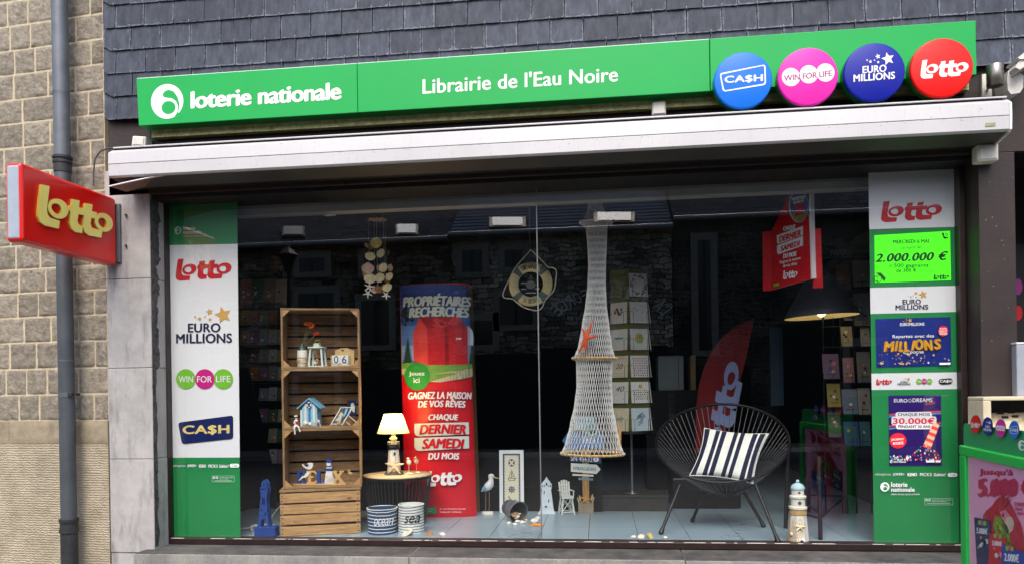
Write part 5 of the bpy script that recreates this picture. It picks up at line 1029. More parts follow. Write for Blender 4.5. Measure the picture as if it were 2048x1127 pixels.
mb.cyl((-20, -7.8, 4), (2, -2.8, 3.2), .9, offw, n=8); mb.cyl((-3, 0, 36), (19, 5, 36), .9, offw, n=8); mb.build('frame', o, local=True)
mb = MB(s); pts = [(-16, -4, 11), (-13, -2.5, 13), (-9, -.6, 19), (-5.5, 1, 27), (-2.6, 2.2, 35)]
for k in range(5):
    a0, a1 = k / 5, (k + 1) / 5; vs = []
    for p in pts:
        for a in (a0, a1): vs.append((p[0] + 1.6 + a * 19.5, p[1] + a * 4.4, p[2]))
    mb.add(vs, [(2 * i, 2 * i + 1, 2 * i + 3, 2 * i + 2) for i in range(4)], (lblue, M('canvas_blue', (60, 110, 160), .7, var=.1), lblue, deep, lblue)[k])
mb.build('canvas', o, local=True)
J = [(-4, -3.5, 15, 2.8), (-2.6, -2.6, 19.5, 2.7), (-1, -2, 24, 2.4), (-.4, -2.2, 27, 1.2), (.2, -2.6, 30.6, 2.7), (-4.4, -6.5, 14.2, 1.8), (-6.4, -8.6, 10, 1.6), (-6, -9.6, 4.6, 1.2), (-7.5, -10.4, 4, 1.1), (-1.6, -6.6, 13.6, 1.8), (-2.6, -8.6, 9.4, 1.6), (-2, -9.6, 4.4, 1.2), (-3.4, -10.4, 3.8, 1.1), (-4.4, -3, 23, 1.2), (-5, -5.8, 19.4, 1), (-2, -7, 18.6, .9), (2.2, -3, 23, 1.2), (3, -5.6, 19, 1), (.4, -7, 18.6, .9)]
figure(o, s, J, [(0, 1), (1, 2), (2, 3), (3, 4), (0, 5), (5, 6), (6, 7), (7, 8), (0, 9), (9, 10), (10, 11), (11, 12), (2, 13), (13, 14), (14, 15), (2, 16), (16, 17), (17, 18)], M('resin_beige', (196, 184, 156), .55, var=.2, scale=50), 'body')
mb = MB(s); mb.ring((.6, -2.2, 31.6), 2.9, .9, print_black, 18, 6, ((1, 0, 0), (0, .6, .8))); mb.build('hat_band', o, local=True)
c = at(704, 815, .56); mb = MB(); mb.box(c.x - .03, c.x + .03, .553, .557, c.z - .055, c.z + .055, print_navy); mb.flat([(702, 806), (706, 804), (710, 812), (709, 824), (705, 822), (701, 812)], onY(.5525), pg)
crd = tag(mb.build('greeting_card', org=(c.x, .555, c.z - .055)), 'small navy card with pale bird leaning at the back of the middle crate', 'card')
# ---------------------------------------------------------------- RELAX letters
o, s, L = K('letter_ornament', 'blue and natural wooden letters spelling RELAX with a gull and lighthouse on a plank', 'ornament', 640, 973, YI - .02, z=shelf(1))
nat = M('natural_wood', (204, 164, 104), .6, var=.12, scale=30); sf = onL(640, 973, 0)
mb = MB(s); a, b_ = L(586, 973), L(695, 970.5); mb.box(a[0], b_[0], -3.5, 3.5, 0, 2.4, nat, .3); mb.build('plank', o, local=True)
def slab(x0, x1, y0, y1, holes): return None
def serif(name, ch, x0, x1, m):
    m_ = MB(s); W_, Hh = x1 - x0, 25.5; a = L(x0, 971)[0]; t0 = 2.5
    R = {'E': [[(0, 0), (W_, 0), (W_, 7), (W_ - 2, 7), (W_ - 5, 3.2), (W_ * .45, 3.2), (W_ * .45, 11.5), (W_ * .68, 11.5), (W_ * .68, 14.5), (W_ * .45, 14.5), (W_ * .45, 22.3), (W_ - 5, 22.3), (W_ - 2, 18.5), (W_, 18.5), (W_, 25.5), (0, 25.5), (0, 23), (W_ * .13, 23), (W_ * .13, 2.5), (0, 2.5)]],
         'L': [[(0, 0), (W_, 0), (W_, 8), (W_ - 2.4, 8), (W_ - 6, 3.2), (W_ * .52, 3.2), (W_ * .52, 23), (W_ * .66, 23), (W_ * .66, 25.5), (0, 25.5), (0, 23), (W_ * .16, 23), (W_ * .16, 2.5), (0, 2.5)]],
         'R': [[(0, 0), (W_ * .48, 0), (W_ * .48, 2.5), (W_ * .38, 2.5), (W_ * .38, 10), (W_ * .5, 10), (W_ * .72, 0), (W_, 0), (W_, 2.5), (W_ * .9, 2.5), (W_ * .74, 11.5), (W_ * .92, 15), (W_ * .92, 21), (W_ * .78, 25.5), (0, 25.5), (0, 23), (W_ * .12, 23), (W_ * .12, 2.5), (0, 2.5)], [(W_ * .38, 13), (W_ * .38, 22.5), (W_ * .58, 22.5), (W_ * .66, 20.5), (W_ * .66, 15), (W_ * .58, 13)]],
         'X': [[(0, 0), (W_ * .38, 0), (W_ * .38, 2.5), (W_ * .3, 2.5), (W_ * .5, 9.5), (W_ * .68, 2.5), (W_ * .58, 2.5), (W_ * .58, 0), (W_, 0), (W_, 2.5), (W_ * .92, 2.5), (W_ * .64, 13.5), (W_ * .86, 23), (W_ * .95, 23), (W_ * .95, 25.5), (W_ * .6, 25.5), (W_ * .6, 23), (W_ * .66, 23), (W_ * .52, 17), (W_ * .36, 23), (W_ * .46, 23), (W_ * .46, 25.5), (W_ * .02, 25.5), (W_ * .02, 23), (W_ * .1, 23), (W_ * .38, 13), (W_ * .08, 2.5), (0, 2.5)]]}[ch]
    m_.prism([[(a + x, t0 + z) for x, z in l] for l in R], -2.2, 2.2, m); m_.build(name, o, local=True)
serif('letter', 'R', 591, 613, blue1); serif('letter', 'E', 613, 634, nat); serif('letter', 'L', 632, 650, blue1); serif('letter', 'X', 664, 692, nat)
mb = MB(s); mb.prism(PL_(L, [(650, 970.6), (654.5, 935), (664, 935), (670, 970.6)]), -2.4, 2.4, offw); mb.build('lighthouse_tower', o, local=True)
mb = MB(s); mb.box(*[L(652, 948)[0], L(667, 948)[0]], -3, 3, L(0, 948)[1] + 9.6 * 0 - L(0, 948)[1] + 28, 33, blue1); a = L(659, 935); mb.box(a[0] - 4, a[0] + 4, -3, 3, 38, 44, offw); mb.box(a[0] - 5, a[0] + 5, -3.2, 3.2, 36, 38, blue1); mb.prism([(a[0] - 6, 47), (a[0] + 6, 47), (a[0], 54)], -3, 3, blue1); mb.box(a[0] - 5, a[0] + 5, -2.5, 2.5, 44, 47, blue1); mb.ell((a[0], -3, 45), (1.6, .8, 1.6), print_black, 10, 6); mb.build('lighthouse_lamp', o, local=True)
mb = MB(s)
for i in range(9): mb.tube([(L(652, 0)[0] + i * 1.7 - 9, -3.4, 4 + i % 3), (L(652, 0)[0] + i * 1.5 - 6, -3.6, 13 + (i * 5) % 7)], .35, offw, 5)
starfish(mb, (L(655, 955)[0], 17), 3.4, offw, -3.4, .2); mb.tube([(L(642, 0)[0] - 12, -3.4, 3), (L(648, 0)[0] - 9, -3.6, 6), (L(652, 0)[0] - 8, -3.6, 12)], .4, offw, 5); mb.build('net_ornament', o, local=True)
def gull(name, pts, wing, beakp):
    m_ = MB(s); m_.prism(PL_(L, pts), -2.4, -.4 + 2.4, offw); g = m_.build(name, o, local=True); m_ = MB(s); m_.prism(PL_(L, wing), -2.9, -2.45, deep); m_.prism(PL_(L, beakp), -1, 1, print_black); m_.build('wing', g, local=True)
gull('gull', [(603.5, 932), (609, 935), (614, 931), (617, 929.5), (620, 929), (624, 929.5), (626.5, 932), (626, 936), (624, 940), (620, 942.5), (614, 942), (609, 939), (604, 935)], [(608, 934), (613, 931.5), (618, 932.5), (616, 936.5), (612, 936.5)], [(626.3, 932), (629, 933.6), (626.3, 934.2)])
mb = MB(s); mb.prism(PL_(L, [(597, 965), (604, 956.5), (609, 955), (613, 949), (618, 946), (621, 948), (618, 954), (612, 959), (608, 958.5), (598, 965)]), -4.4, -2.3, offw); mb.build('gull_cutout', o, local=True)
o, s, L = K('bird_figurine', 'tiny yellowish wooden bird on a wire leg beside the letter X', 'figurine', 701, 972, YI + .06, z=shelf(1))
yb = M('yellowish_wood', (170, 150, 88), .6, var=.2, scale=40)
mb = MB(s); mb.ell((0, 0, 19), (6, 3, 4), yb, 14, 8, Matrix.Rotation(.35, 3, 'Y')); mb.ell((-2.5, 0, 24.5), (2.6, 2.2, 2.6), yb, 12, 8); mb.tube([(-5, 0, 24.5), (-9, 0, 23.5)], [.8, .2], yb, 6); mb.build('body', o, local=True)
mb = MB(s); mb.cyl((.5, 0, 1), (.5, 0, 16), .35, black, n=6); mb.lathe([(4, 0), (4, 1.2), (0, 1.4)], (.5, 0, 0), yb, 14); mb.build('leg', o, local=True)
# ---------------------------------------------------------------- blue lighthouse, power strip
o, s, L = K('lighthouse_cutout', 'tall blue painted wooden lighthouse cutout on a box base left of the crates', 'lighthouse', 532, 1071, None)
mb = MB(s); mb.box(-20, 24, -10, 10, 0, 20, blue1, .8); mb.build('base', o, local=True)
outer = [(517, 1054), (520, 1035), (523, 1012), (522, 1011), (523, 1003), (525, 990), (523.5, 989), (525, 984), (523, 982), (523, 972.5), (526, 972), (526, 964), (528.5, 961), (531, 957), (532, 957), (535, 961), (538, 964), (537.5, 972), (539.5, 973), (539, 983), (537.5, 985), (538, 990), (536.5, 991), (537, 1010), (538, 1011), (538, 1020), (540, 1035), (543, 1054)]
holes = [[(524, 1054), (525, 1040), (528, 1035.5), (534, 1035.5), (537, 1040), (537.5, 1054)], [(528, 993), (533, 993), (533.5, 1008), (526.5, 1008)], [(525.5, 1016), (528, 1015), (527.5, 1021), (525, 1021)], [(533, 1023), (535.5, 1023), (535.5, 1029), (533, 1029)], [(525.5, 974.5), (528.5, 974.5), (528.5, 978), (525.5, 978)], [(530, 974.5), (533, 974.5), (533, 978), (530, 978)], [(534.6, 974.5), (537.4, 974.5), (537.4, 978), (534.6, 978)], [(530, 965), (532, 963.5), (534, 965), (534, 971), (530, 971)]]
holes[0][0] = (524, 1053.3); holes[0][-1] = (537.5, 1053.3)
mb = MB(s); mb.prism([PL_(L, outer)] + [PL_(L, h_) for h_ in holes], -7.5, -4, blue1); mb.prism([PL_(L, outer)] + [PL_(L, h_) for h_ in holes], 4, 7.5, blue1); mb.build('tower', o, local=True)
p, s = floor_at(521, 1057); p.y = .46; mb = MB(); c = at(521, 1054, .46); mb.box(c.x - .06, c.x + .09, .43, .49, FLOOR + .001, FLOOR + .04, white, .006)
for i in range(3): mb.cyl((c.x - .03 + i * .045, .428, FLOOR + .022), (c.x - .03 + i * .045, .4305, FLOOR + .022), .015, M('socket_grey', (150, 152, 154), .5, var=.05))
ps_ = tag(mb.build('power_strip', org=(c.x, .46, FLOOR)), 'white power strip on the tiles behind the blue lighthouse', 'power strip')
mb = MB(); mb.tube([(c.x - .06, .46, FLOOR + .02), (c.x - .12, .47, FLOOR + .012), (c.x - .22, .44, FLOOR + .008)], .005, white, 8); mb.tube([(c.x + .07, .45, FLOOR + .04), at(541, 1044, .42), at(545, 1030, .4), at(556, 1016, .38), at(563, 1008, .36)], .0035, white, 8); mb.build('cable', ps_)
# ---------------------------------------------------------------- wire table with the lighthouse lamp
o, s, L = K('side_table', 'round black wire drum side table with a pale wooden top', 'side table', 797, 1046, None); yT = (1046 - 947); RT = 67
tw = mat_wood('table_top_oak', (206, 178, 132), (232, 210, 168)); mb = MB(s); mb.lathe([(RT - 1, yT - 3), (RT, yT - 2), (RT, yT), (0, yT)], (0, 0, 0), tw, 48); mb.build('table_top', o, local=True)
mb = MB(s); mb.lathe([(RT + .4, yT - 8), (RT + .6, yT - 8), (RT + .6, yT - 3.2), (RT - .5, yT - 3.2), (RT - .5, yT - 8)], (0, 0, 0), black, 48, False); mb.build('rim', o, local=True)
mb = MB(s); mb.ring((0, 0, 1.2), RT * .8, 1.1, black, 48, 8)
for k in range(52):
    a = 2 * math.pi * k / 52; mb.cyl((RT * .99 * math.cos(a), RT * .99 * math.sin(a), yT - 8), (RT * .8 * math.cos(a), RT * .8 * math.sin(a), 1.2), .6, M('wire_dark_grey', (74, 74, 76), .4, .4, var=.1), n=6)
mb.build('wire_drum', o, local=True)
tl, ts = at(797, 1046, 0), s; TB = Vector(o.location); ztab = TB.z + yT * s
def ontable(name, label, cat, px, dy, group=None):
    Y = TB.y + dy; p = at(px, 940, Y); p.z = ztab + .0008; return thing(name, label, cat, p, 0, group), mpp(p)
o, s = ontable('table_lamp', 'lit table lamp with a white lighthouse base and cream shade', 'lamp', 788, -.02)
rock_ = M('lamp_rock', (96, 90, 80), .8, var=.4, scale=60, bump=.5)
mb = MB(s); mb.lathe([(20, 0), (19, 3), (15, 6), (0, 7)], (0, 0, 0), rock_, 14, False); mb.build('foot', o, local=True)
mb = MB(s); mb.lathe([(13.4, 6), (11.8, 28), (10.2, 50), (0, 50)], (0, 0, 0), offw, 8, False, True); mb.build('tower', o, local=True)
mb = MB(s)
for z, x in ((42, 5), (27, 5.5)): mb.box(x - 1.6, x + 1.6, -12.5, -9, z - 2.4, z + 2.4, print_black, .2)
mb.lathe([(0, 0), (3.6, 0), (3.6, 1), (0, 1)], (0, 0, 0), print_black, 18); mb.v[-38:] = mb.v[-38:]
mb.build('window', o, local=True)
mb = MB(s); mb.lathe([(12.6, 51), (13, 55), (12, 58), (12.6, 60), (0, 60)], (0, 0, 0), print_black, 8, False, True); mb.build('gallery', o, local=True)
mb = MB(s)
for k in range(12):
    a = 2 * math.pi * k / 12; mb.cyl((11.6 * math.cos(a), 11.6 * math.sin(a), 60), (11.6 * math.cos(a), 11.6 * math.sin(a), 65), .4, offw, n=5)
mb.ring((0, 0, 65), 11.6, .5, offw, 24, 5); mb.lathe([(6.5, 60), (6.5, 70), (8.6, 71), (3.4, 77), (6, 82), (3, 83.5), (0, 83.5)], (0, 0, 0), M('lamp_cream', (226, 216, 170), .5, var=.08), 10, False); mb.build('lantern_room', o, local=True)
shd = bpy.data.materials.new('lamp_shade_fabric'); shd.use_nodes = True; t, b = nodes(shd); b.inputs['Base Color'].default_value = (*lin((250, 236, 190)), 1); b.inputs['Roughness'].default_value = .8
tl_ = t.nodes.new('ShaderNodeBsdfTranslucent'); tl_.inputs[0].default_value = (*lin((252, 228, 160)), 1); mx = t.nodes.new('ShaderNodeMixShader'); mx.inputs[0].default_value = .55; t.links.new(b.outputs[0], mx.inputs[1]); t.links.new(tl_.outputs[0], mx.inputs[2]); t.links.new(mx.outputs[0], t.nodes['Material Output'].inputs[0])
mb = MB(s); mb.lathe([(32, 82), (17.5, 121)], (0, 0, 0), shd, 48); mb.f = mb.f[:48]; mb.mi = mb.mi[:48]; mb.sm = mb.sm[:48]; mb.build('lamp_shade', o, local=True)
mb = MB(s); mb.ring((0, 0, 82), 32, .5, M('shade_trim', (60, 48, 36), .7, var=.1), 48, 6); mb.ring((0, 0, 121), 17.5, .5, MATS['shade_trim'], 40, 6); mb.build('shade_trim', o, local=True)
bulb = M('bulb_glow', (255, 214, 140), .4, var=0, emit=7); mb = MB(s); mb.ell((0, 0, 100), (6, 6, 8), bulb, 14, 10); mb.cyl((0, 0, 83), (0, 0, 92), 3, brass if False else print_black, n=10); mb.build('bulb', o, local=True)
pl = bpy.data.lights.new('lamp_light', 'POINT'); pl.energy = 5; pl.color = (1, .78, .46); pl.shadow_soft_size = .03; plo = bpy.data.objects.new('lamp_light', pl); COL.objects.link(plo); plo.parent = o; plo.location = (0, -.0, 112 * s)
mb = MB(s); mb.tube([(-10, 8, 2), (-26, 14, 1.2), (-46, 8, .8), (-57, -2, .9), (-63.5, -8, -2), (-66, -9, -12), (-68, -8, -35), (-74, 0, -62)], .55, M('flex_clear', (190, 184, 170), .5, var=.05), 6); mb.build('cable', o, local=True)
o, s = ontable('starfish', 'dried pale starfish leaning against the lighthouse lamp', 'starfish', 788, -.085); mb = MB(s); starfish(mb, (0, 19), 20, stf, 0, .02, n=5); T_ = Matrix.Rotation(-.25, 4, 'X'); mb.v = [tuple(T_ @ Vector(v)) for v in mb.v]; mb.build('arms', o, local=True)
for px, lab, m_, dy in ((818, 'white wooden wading bird on a peg, left of the two birds on the table', offw, -.02), (833, 'brownish wooden wading bird on a peg, right of the two birds on the table', M('driftwood_brown', (188, 166, 138), .6, var=.15), .03)):
    o, s = ontable('bird_figurine', lab, 'figurine', px, dy, 'wooden birds on the wire table')
    mb = MB(s); mb.ell((0, 0, 24), (5, 3.5, 5.5), m_, 14, 8, Matrix.Rotation(-.3, 3, 'Y')); mb.ell((-1.4, -.5, 31), (2.7, 2.6, 2.7), m_, 12, 8); mb.tube([(-3, -1, 30.5), (-5.5, -2.4, 28.5)], [.7, .2], gold, 6); mb.build('body', o, local=True)
    mb = MB(s); mb.cyl((0, 0, 2), (0, 0, 19), .6, m_, n=6); mb.box(-4, 4, -3, 3, 0, 3, m_, .4); mb.ell((4.5, -3, 2), (5, 3, 2), offw, 10, 5); mb.build('peg', o, local=True)
# ---------------------------------------------------------------- fabric baskets
canv_n = M('canvas_navy', (44, 68, 104), .85, var=.12, scale=30, bump=.25, bscale=180); canv_w = M('canvas_white', (222, 226, 222), .85, var=.05, scale=20, bump=.25, bscale=180); strw = M('stripe_white', (226, 230, 232), .85, var=.04); strn = M('stripe_black', (24, 26, 34), .85, var=.1)
def basket(label, bx, by, rt, rb, h, m, stm, word, nst, tm, seed):
    o, s, L = K('storage_basket', label, 'basket', bx, by, None, 'fabric baskets on the tiles'); m_ = MB(s); R = lambda z: rb + (rt - rb) * z / h
    n = 48; rows = 30; vs = []; fs = []; mats = []
    wob = lambda a, z: 1 + .02 * noise.noise(Vector((math.cos(a) * 1.5, math.sin(a) * 1.5, z * .09 + seed))) + .018 * math.sin(3 * a + seed + z * .05) * z / h
    lvl = [h * i / rows for i in range(rows + 1)]
    for z in lvl:
        for k in range(n):
            a = 2 * math.pi * k / n; w_ = wob(a, z); vs.append((R(z) * w_ * math.cos(a), R(z) * w_ * math.sin(a), z + 1.1 * math.sin(2 * a + seed) * (z / h)))
    for i in range(rows):
        for k in range(n): fs.append((i * n + k, i * n + (k + 1) % n, (i + 1) * n + (k + 1) % n, (i + 1) * n + k))
    m_.add(vs, fs, m, True)
    m_.add([(v[0] * .965, v[1] * .965, v[2]) for v in vs], [f[::-1] for f in fs], m, True)
    q = len(vs); top = vs[-n:]; m_.add(top + [(v[0] * .965, v[1] * .965, v[2]) for v in top], [(k, (k + 1) % n, n + (k + 1) % n, n + k) for k in range(n)], stm if m is canv_n else m, True); m_.add(vs[:n], [tuple(range(n))[::-1]], m)
    m_.ring((0, 0, h * .99), rt * 1.01, .9, strw, 48, 6)
    bod = m_.build('body', o, local=True)
    m_ = MB(s)
    for i in range(nst):
        zc_ = h * (i + .7) / (nst + .35)
        for k in range(n):
            pass
        vs2 = []; th_ = .75 if m is canv_n else .65
        for k in range(n + 1):
            a = 2 * math.pi * k / n; zz = zc_ + 1.1 * math.sin(2 * a + seed) * zc_ / h + .5 * noise.noise(Vector((math.cos(a) * 2, math.sin(a) * 2, i + seed)))
            for d_ in (-th_, th_): r_ = R(zc_) * wob(a, zc_) * 1.008; vs2.append((r_ * math.cos(a), r_ * math.sin(a), zz + d_))
        m_.add(vs2, [(2 * k, 2 * k + 2, 2 * k + 3, 2 * k + 1) for k in range(n)], stm, True)
    m_.build('stripes', bod, local=True)
    m_ = MB(s); zt_ = h * .52; x0, x1 = -8, rt * .9
    def sfc(x, y, hh):
        r_ = R(zt_) * 1.03 + hh * 200; xx = max(-r_ * .97, min(r_ * .97, x)); return (xx, -math.sqrt(r_ * r_ - xx * xx), zt_ - y)
    vs, fs = glyphs(word, 0, .35, .95); m_.add([sfc(x0 + u * (x1 - x0), 7 - v * 14, .001) for u, v in vs], fs, tm); m_.build('lettering', bod, local=True)
basket('navy fabric basket with white stripes and the word ocean', 765, 1064, 30, 27.5, 50, canv_n, strw, 'ocean', 7, print_white, 1.0)
basket('white fabric basket with thin dark stripes and the word sea', 823, 1063, 25, 26, 56, canv_w, strn, 'sea', 10, print_black, 2.3)
# ---------------------------------------------------------------- curved cardboard totem
pC = atz(893, 1034, FLOOR); YT0 = pC.y; tl_px = (800, 571); tr_px = (936, 574)
xL0, xR0 = at(800, 571, YT0 + .1).x, at(938, 574, YT0 + .1).x; xL1, xR1 = at(811, 1030, YT0 + .1).x, at(954, 1030, YT0 + .1).x; zT0 = at(868, 566, YT0).z
o = thing('cardboard_totem', 'tall curved red and blue cardboard lottery totem reading PROPRIÉTAIRES RECHERCHÉS', 'advertising totem', (pC.x, YT0 + .1, FLOOR + .0005))
def tot(px, py, h):
    z = at(px, py, YT0).z; f = max(0, min(1, (zT0 - z) / (zT0 - FLOOR))); xl, xr = xL0 + (xL1 - xL0) * f, xR0 + (xR1 - xR0) * f; Y = YT0 + .05
    for _ in range(4):
        p = at(px, py, Y); u = (p.x - (xl + xr) / 2) / ((xr - xl) / 2); u = max(-1, min(1, u)); Y = YT0 + .12 * (1 - math.sqrt(max(0, 1 - u * u * .92)))
    p = at(px, py, Y); dn = Vector((u * .62, -1, 0)).normalized(); return p + dn * (h + .0004)
def tot_poly(mb, pts, m, sx=6):
    """fill a photo-pixel outline, cut finely so it hugs the curve"""
    b2 = bmesh.new(); vs = [b2.verts.new((x, y, 0)) for x, y in pts]; b2.faces.new(vs); h = mb.lay() + .0008
    x0, x1 = min(p[0] for p in pts), max(p[0] for p in pts); k = int((x1 - x0) // sx)
    for i in range(1, k + 1):
        bmesh.ops.bisect_plane(b2, geom=b2.verts[:] + b2.edges[:] + b2.faces[:], plane_co=(x0 + i * sx, 0, 0), plane_no=(1, 0, 0))
    bmesh.ops.triangulate(b2, faces=b2.faces[:]); b2.verts.index_update()
    mb.add([tot(v.co.x, v.co.y, h) for v in b2.verts], [[v.index for v in f.verts] for f in b2.faces], m); b2.free()
mb = MB(); n = 40; vs = []; fs = []; tred = M('totem_red', (200, 16, 34), .4, var=.06, scale=4)
for j in range(25):
    f = j / 24; z = zT0 + (FLOOR + .001 - zT0) * f; xl, xr = xL0 + (xL1 - xL0) * f, xR0 + (xR1 - xR0) * f
    for i in range(n + 1):
        th_ = -math.pi / 2 + math.pi * i / n; u = math.sin(th_); vs.append(((xl + xr) / 2 + u * (xr - xl) / 2, YT0 + .12 * (1 - math.sqrt(max(0, 1 - u * u * .92))), z))
for j in range(24):
    for i in range(n): a = j * (n + 1) + i; fs.append((a, a + n + 1, a + n + 2, a + 1))
mb.add(vs, fs, tred, True); mb.add([(v[0], .17 * 2 + YT0 * 2 - v[1], v[2]) for v in vs], [f[::-1] for f in fs], M('raw_cardboard', (150, 118, 80), .8, var=.1), True); mb.add(vs[:n + 1] + [(v[0], .17 * 2 + YT0 * 2 - v[1], v[2]) for v in vs[:n + 1]], [(i, i + 1, n + 2 + i, n + 1 + i) for i in range(n)], tred)
tb = mb.build('sleeve', o)
mb = MB(); skyb = [M('totem_sky_%d' % i, c_, .45, var=.05, scale=6) for i, c_ in enumerate(((44, 74, 158), (62, 98, 176), (92, 132, 196), (136, 172, 212)))]
E = lambda y: (800.3 + (y - 571) * .024 + .1, 937.5 + (y - 571) * .035 - .1)
for i, (y0, y1) in enumerate(((571.5, 610), (609.8, 650), (649.8, 690), (689.8, 745))):
    N_ = 12; l0, r0 = E(y0); l1, r1 = E(y1); bow = (lambda u: -4.4 * (1 - u * u)) if i == 0 else (lambda u: 0)
    tot_poly(mb, [(l0 + (r0 - l0) * k / N_, y0 + bow(2 * k / N_ - 1) * .9 + .3) for k in range(N_ + 1)] + [(r1 + (l1 - r1) * k / N_, y1) for k in range(N_ + 1)], skyb[i])
cloud = M('totem_cloud', (196, 210, 226), .45, var=.05); tgreen = M('totem_tree', (30, 52, 34), .5, var=.4, scale=60); grass = M('totem_grass', (110, 158, 64), .45, var=.2, scale=60); path = M('totem_path', (196, 176, 160), .45, var=.08)
tot_poly(mb, [(928, 655), (938, 652), (945, 660), (947, 675), (946, 690), (930, 690), (932, 670)], cloud)
rn = random.Random(9)
def leafy(cx, cy, rx, ry, n_, m, sz):
    for i in range(n_):
        a, r_ = rn.random() * 6.28, rn.random() ** .5; x, y = cx + rx * r_ * math.cos(a), cy + ry * r_ * math.sin(a); q = sz * rn.uniform(.6, 1.3); e = E(y)
        x = min(max(x, e[0] + q), e[1] - q); tot_poly(mb, [(x - q, y), (x, y - q * .7), (x + q, y + q * .2), (x, y + q * .8)], m, 50)
leafy(811, 628, 9, 22, 40, tgreen, 3.2); leafy(822, 636, 8, 5, 12, tgreen, 3); leafy(940, 612, 6, 30, 34, tgreen, 3.2)
for i in range(9): y = 678 + i * 5.2; w_ = 2 + i * 1.25; tot_poly(mb, [(817 - w_, y + 7), (817, y - 2), (817 + w_, y + 7), (817, y + 4.5)], M('totem_fir', (34, 62, 46), .5, var=.4, scale=60), 50)
for i in range(7): y = 690 + i * 5.6; w_ = 1.5 + i * 1; tot_poly(mb, [(942 - w_, y + 7), (942, y - 2), (942 + min(w_, 3), y + 7), (942, y + 4.5)], MATS['totem_fir'], 50)
tot_poly(mb, [(805.5, 726), (830, 724), (900, 728), (943.5, 727), (944, 742), (944, 751), (925, 757), (880, 763), (830, 762), (806, 748)], grass); tot_poly(mb, [(862, 748), (900, 742), (925, 740), (932, 737), (943.8, 736), (944, 742), (944.2, 752), (920, 757), (880, 763.5), (862, 762), (895, 752), (915, 747), (905, 744)], path)
tot_poly(mb, [(806, 736), (826, 738), (826, 744), (806, 748)], path)
gr_, gl_, gt_ = M('giftbox_red', (196, 26, 38), .35, var=.12, scale=10), M('giftbox_side_red', (214, 66, 62), .35, var=.12, scale=10), M('giftbox_roof_red', (168, 22, 30), .35, var=.15, scale=10)
tot_poly(mb, [(827.5, 668), (840, 634), (855, 655), (857, 729), (829, 721)], gl_); tot_poly(mb, [(855, 655), (934, 656), (935, 728), (857, 729)], gr_); tot_poly(mb, [(840, 633), (902, 633), (920, 637), (934, 656), (855, 655)], gt_)
rib = M('giftbox_ribbon', (150, 12, 24), .3, var=.15); tot_poly(mb, [(889, 655), (897, 655), (898, 729), (890, 729)], rib)
for P in ([(866, 640), (872, 634), (884, 640), (894, 645), (886, 651), (874, 650)], [(895, 645), (904, 634), (915, 630), (922, 640), (914, 648), (900, 650)], [(903, 631), (912, 630), (912, 637), (903, 638)], [(864, 648), (880, 650), (898, 650), (886, 655), (872, 655)]): tot_poly(mb, P, M('bow_red', (206, 56, 70), .35, var=.25, scale=40))
tot_poly(mb, [(878, 641), (888, 644), (890, 650), (880, 650)], rib)
def tt(body, x0, y0, x1, y1, m, sl=0, bold=.03, shear=0, sp=1): 
    st, e = strike(bold); vs, fs = glyphs(body, 0, shear, sp * (1 + e * .9)); hh = y1 - y0; e *= hh
    for dx, dy in st: h = mb.lay() + .004; mb.add([tot(x0 + e + dx * hh + u * (x1 - x0 - 2 * e), y1 - v * hh + dy * hh + sl * ((2 * u - 1) ** 2 - 1), h) for u, v in vs], fs, m)
pale = M('totem_pale_letter', (214, 226, 220), .45, var=.04)
tt('PROPRIÉTAIRES', 808, 590, 941, 614, pale, 3, .05, .15, .95); tt('RECHERCHÉS', 820, 611.5, 937, 635, pale, 3, .05, .15, .95)
h = mb.lay() + .003; mb.shape(LOTTO, 911, 674, 922, 679, lambda x, y, h_: tot(x, y, h_ + .004), print_white)
tot_poly(mb, [(836 + 25 * math.cos(2 * math.pi * i / 40), 752 + 27.5 * math.sin(2 * math.pi * i / 40)) for i in range(40)], M('totem_green_disc', (40, 140, 52), .4, var=.15, scale=6))
mb.k += 8; tt('Jouez', 820.5, 742, 851, 752, print_white, 0, .03); tt('ici', 829.5, 754.5, 841.5, 764.5, print_white, 0, .03)
tt('GAGNEZ LA MAISON', 819, 784, 942, 797.5, print_white, 1.5, .045, .15); tt('DE VOS RÊVES', 838, 798, 930, 814, print_white, 1.5, .045, .15); tt('CHAQUE', 858, 828, 916, 841, print_white, 1, .05, .15)
tot_poly(mb, [(831, 846), (936, 843), (937, 867), (840, 871), (834, 869), (831, 864)], pale); tot_poly(mb, [(831, 874.5), (936.5, 870.5), (937, 895), (840, 900), (834, 898), (831, 892)], pale); mb.k += 6
tt('DERNIER', 841, 849, 931, 867, tred, 1.5, .06, .2, .95); tt('SAMEDI', 846, 877, 928, 896, tred, 1.5, .06, .2, .95); tt('DU MOIS', 858, 905, 918, 917.5, print_white, 1, .05, .15)
mb.shape(LOTTO, 856, 940, 923, 971, lambda x, y, h_: tot(x, y, h_ + .004), print_white)
tot_poly(mb, [(842, 1014), (873, 1011), (874.5, 1025), (843, 1027)], M('totem_small_green', (40, 130, 84), .45, var=.05)); mb.k += 4; tt('Le jeu doit', 846, 1015, 868, 1017, print_white, 0, .0); tt('rester un plaisir', 846, 1019, 866, 1021, print_white, 0, 0)
tt('E.R. : Loterie Nationale S.A. de droit public', 881, 1014, 930, 1017.5, print_white, 0, 0); tt('Rue Belliard 25-33, 1040 Bruxelles', 881, 1020, 922, 1023.5, print_white, 0, 0)
mb.build('print', tb)
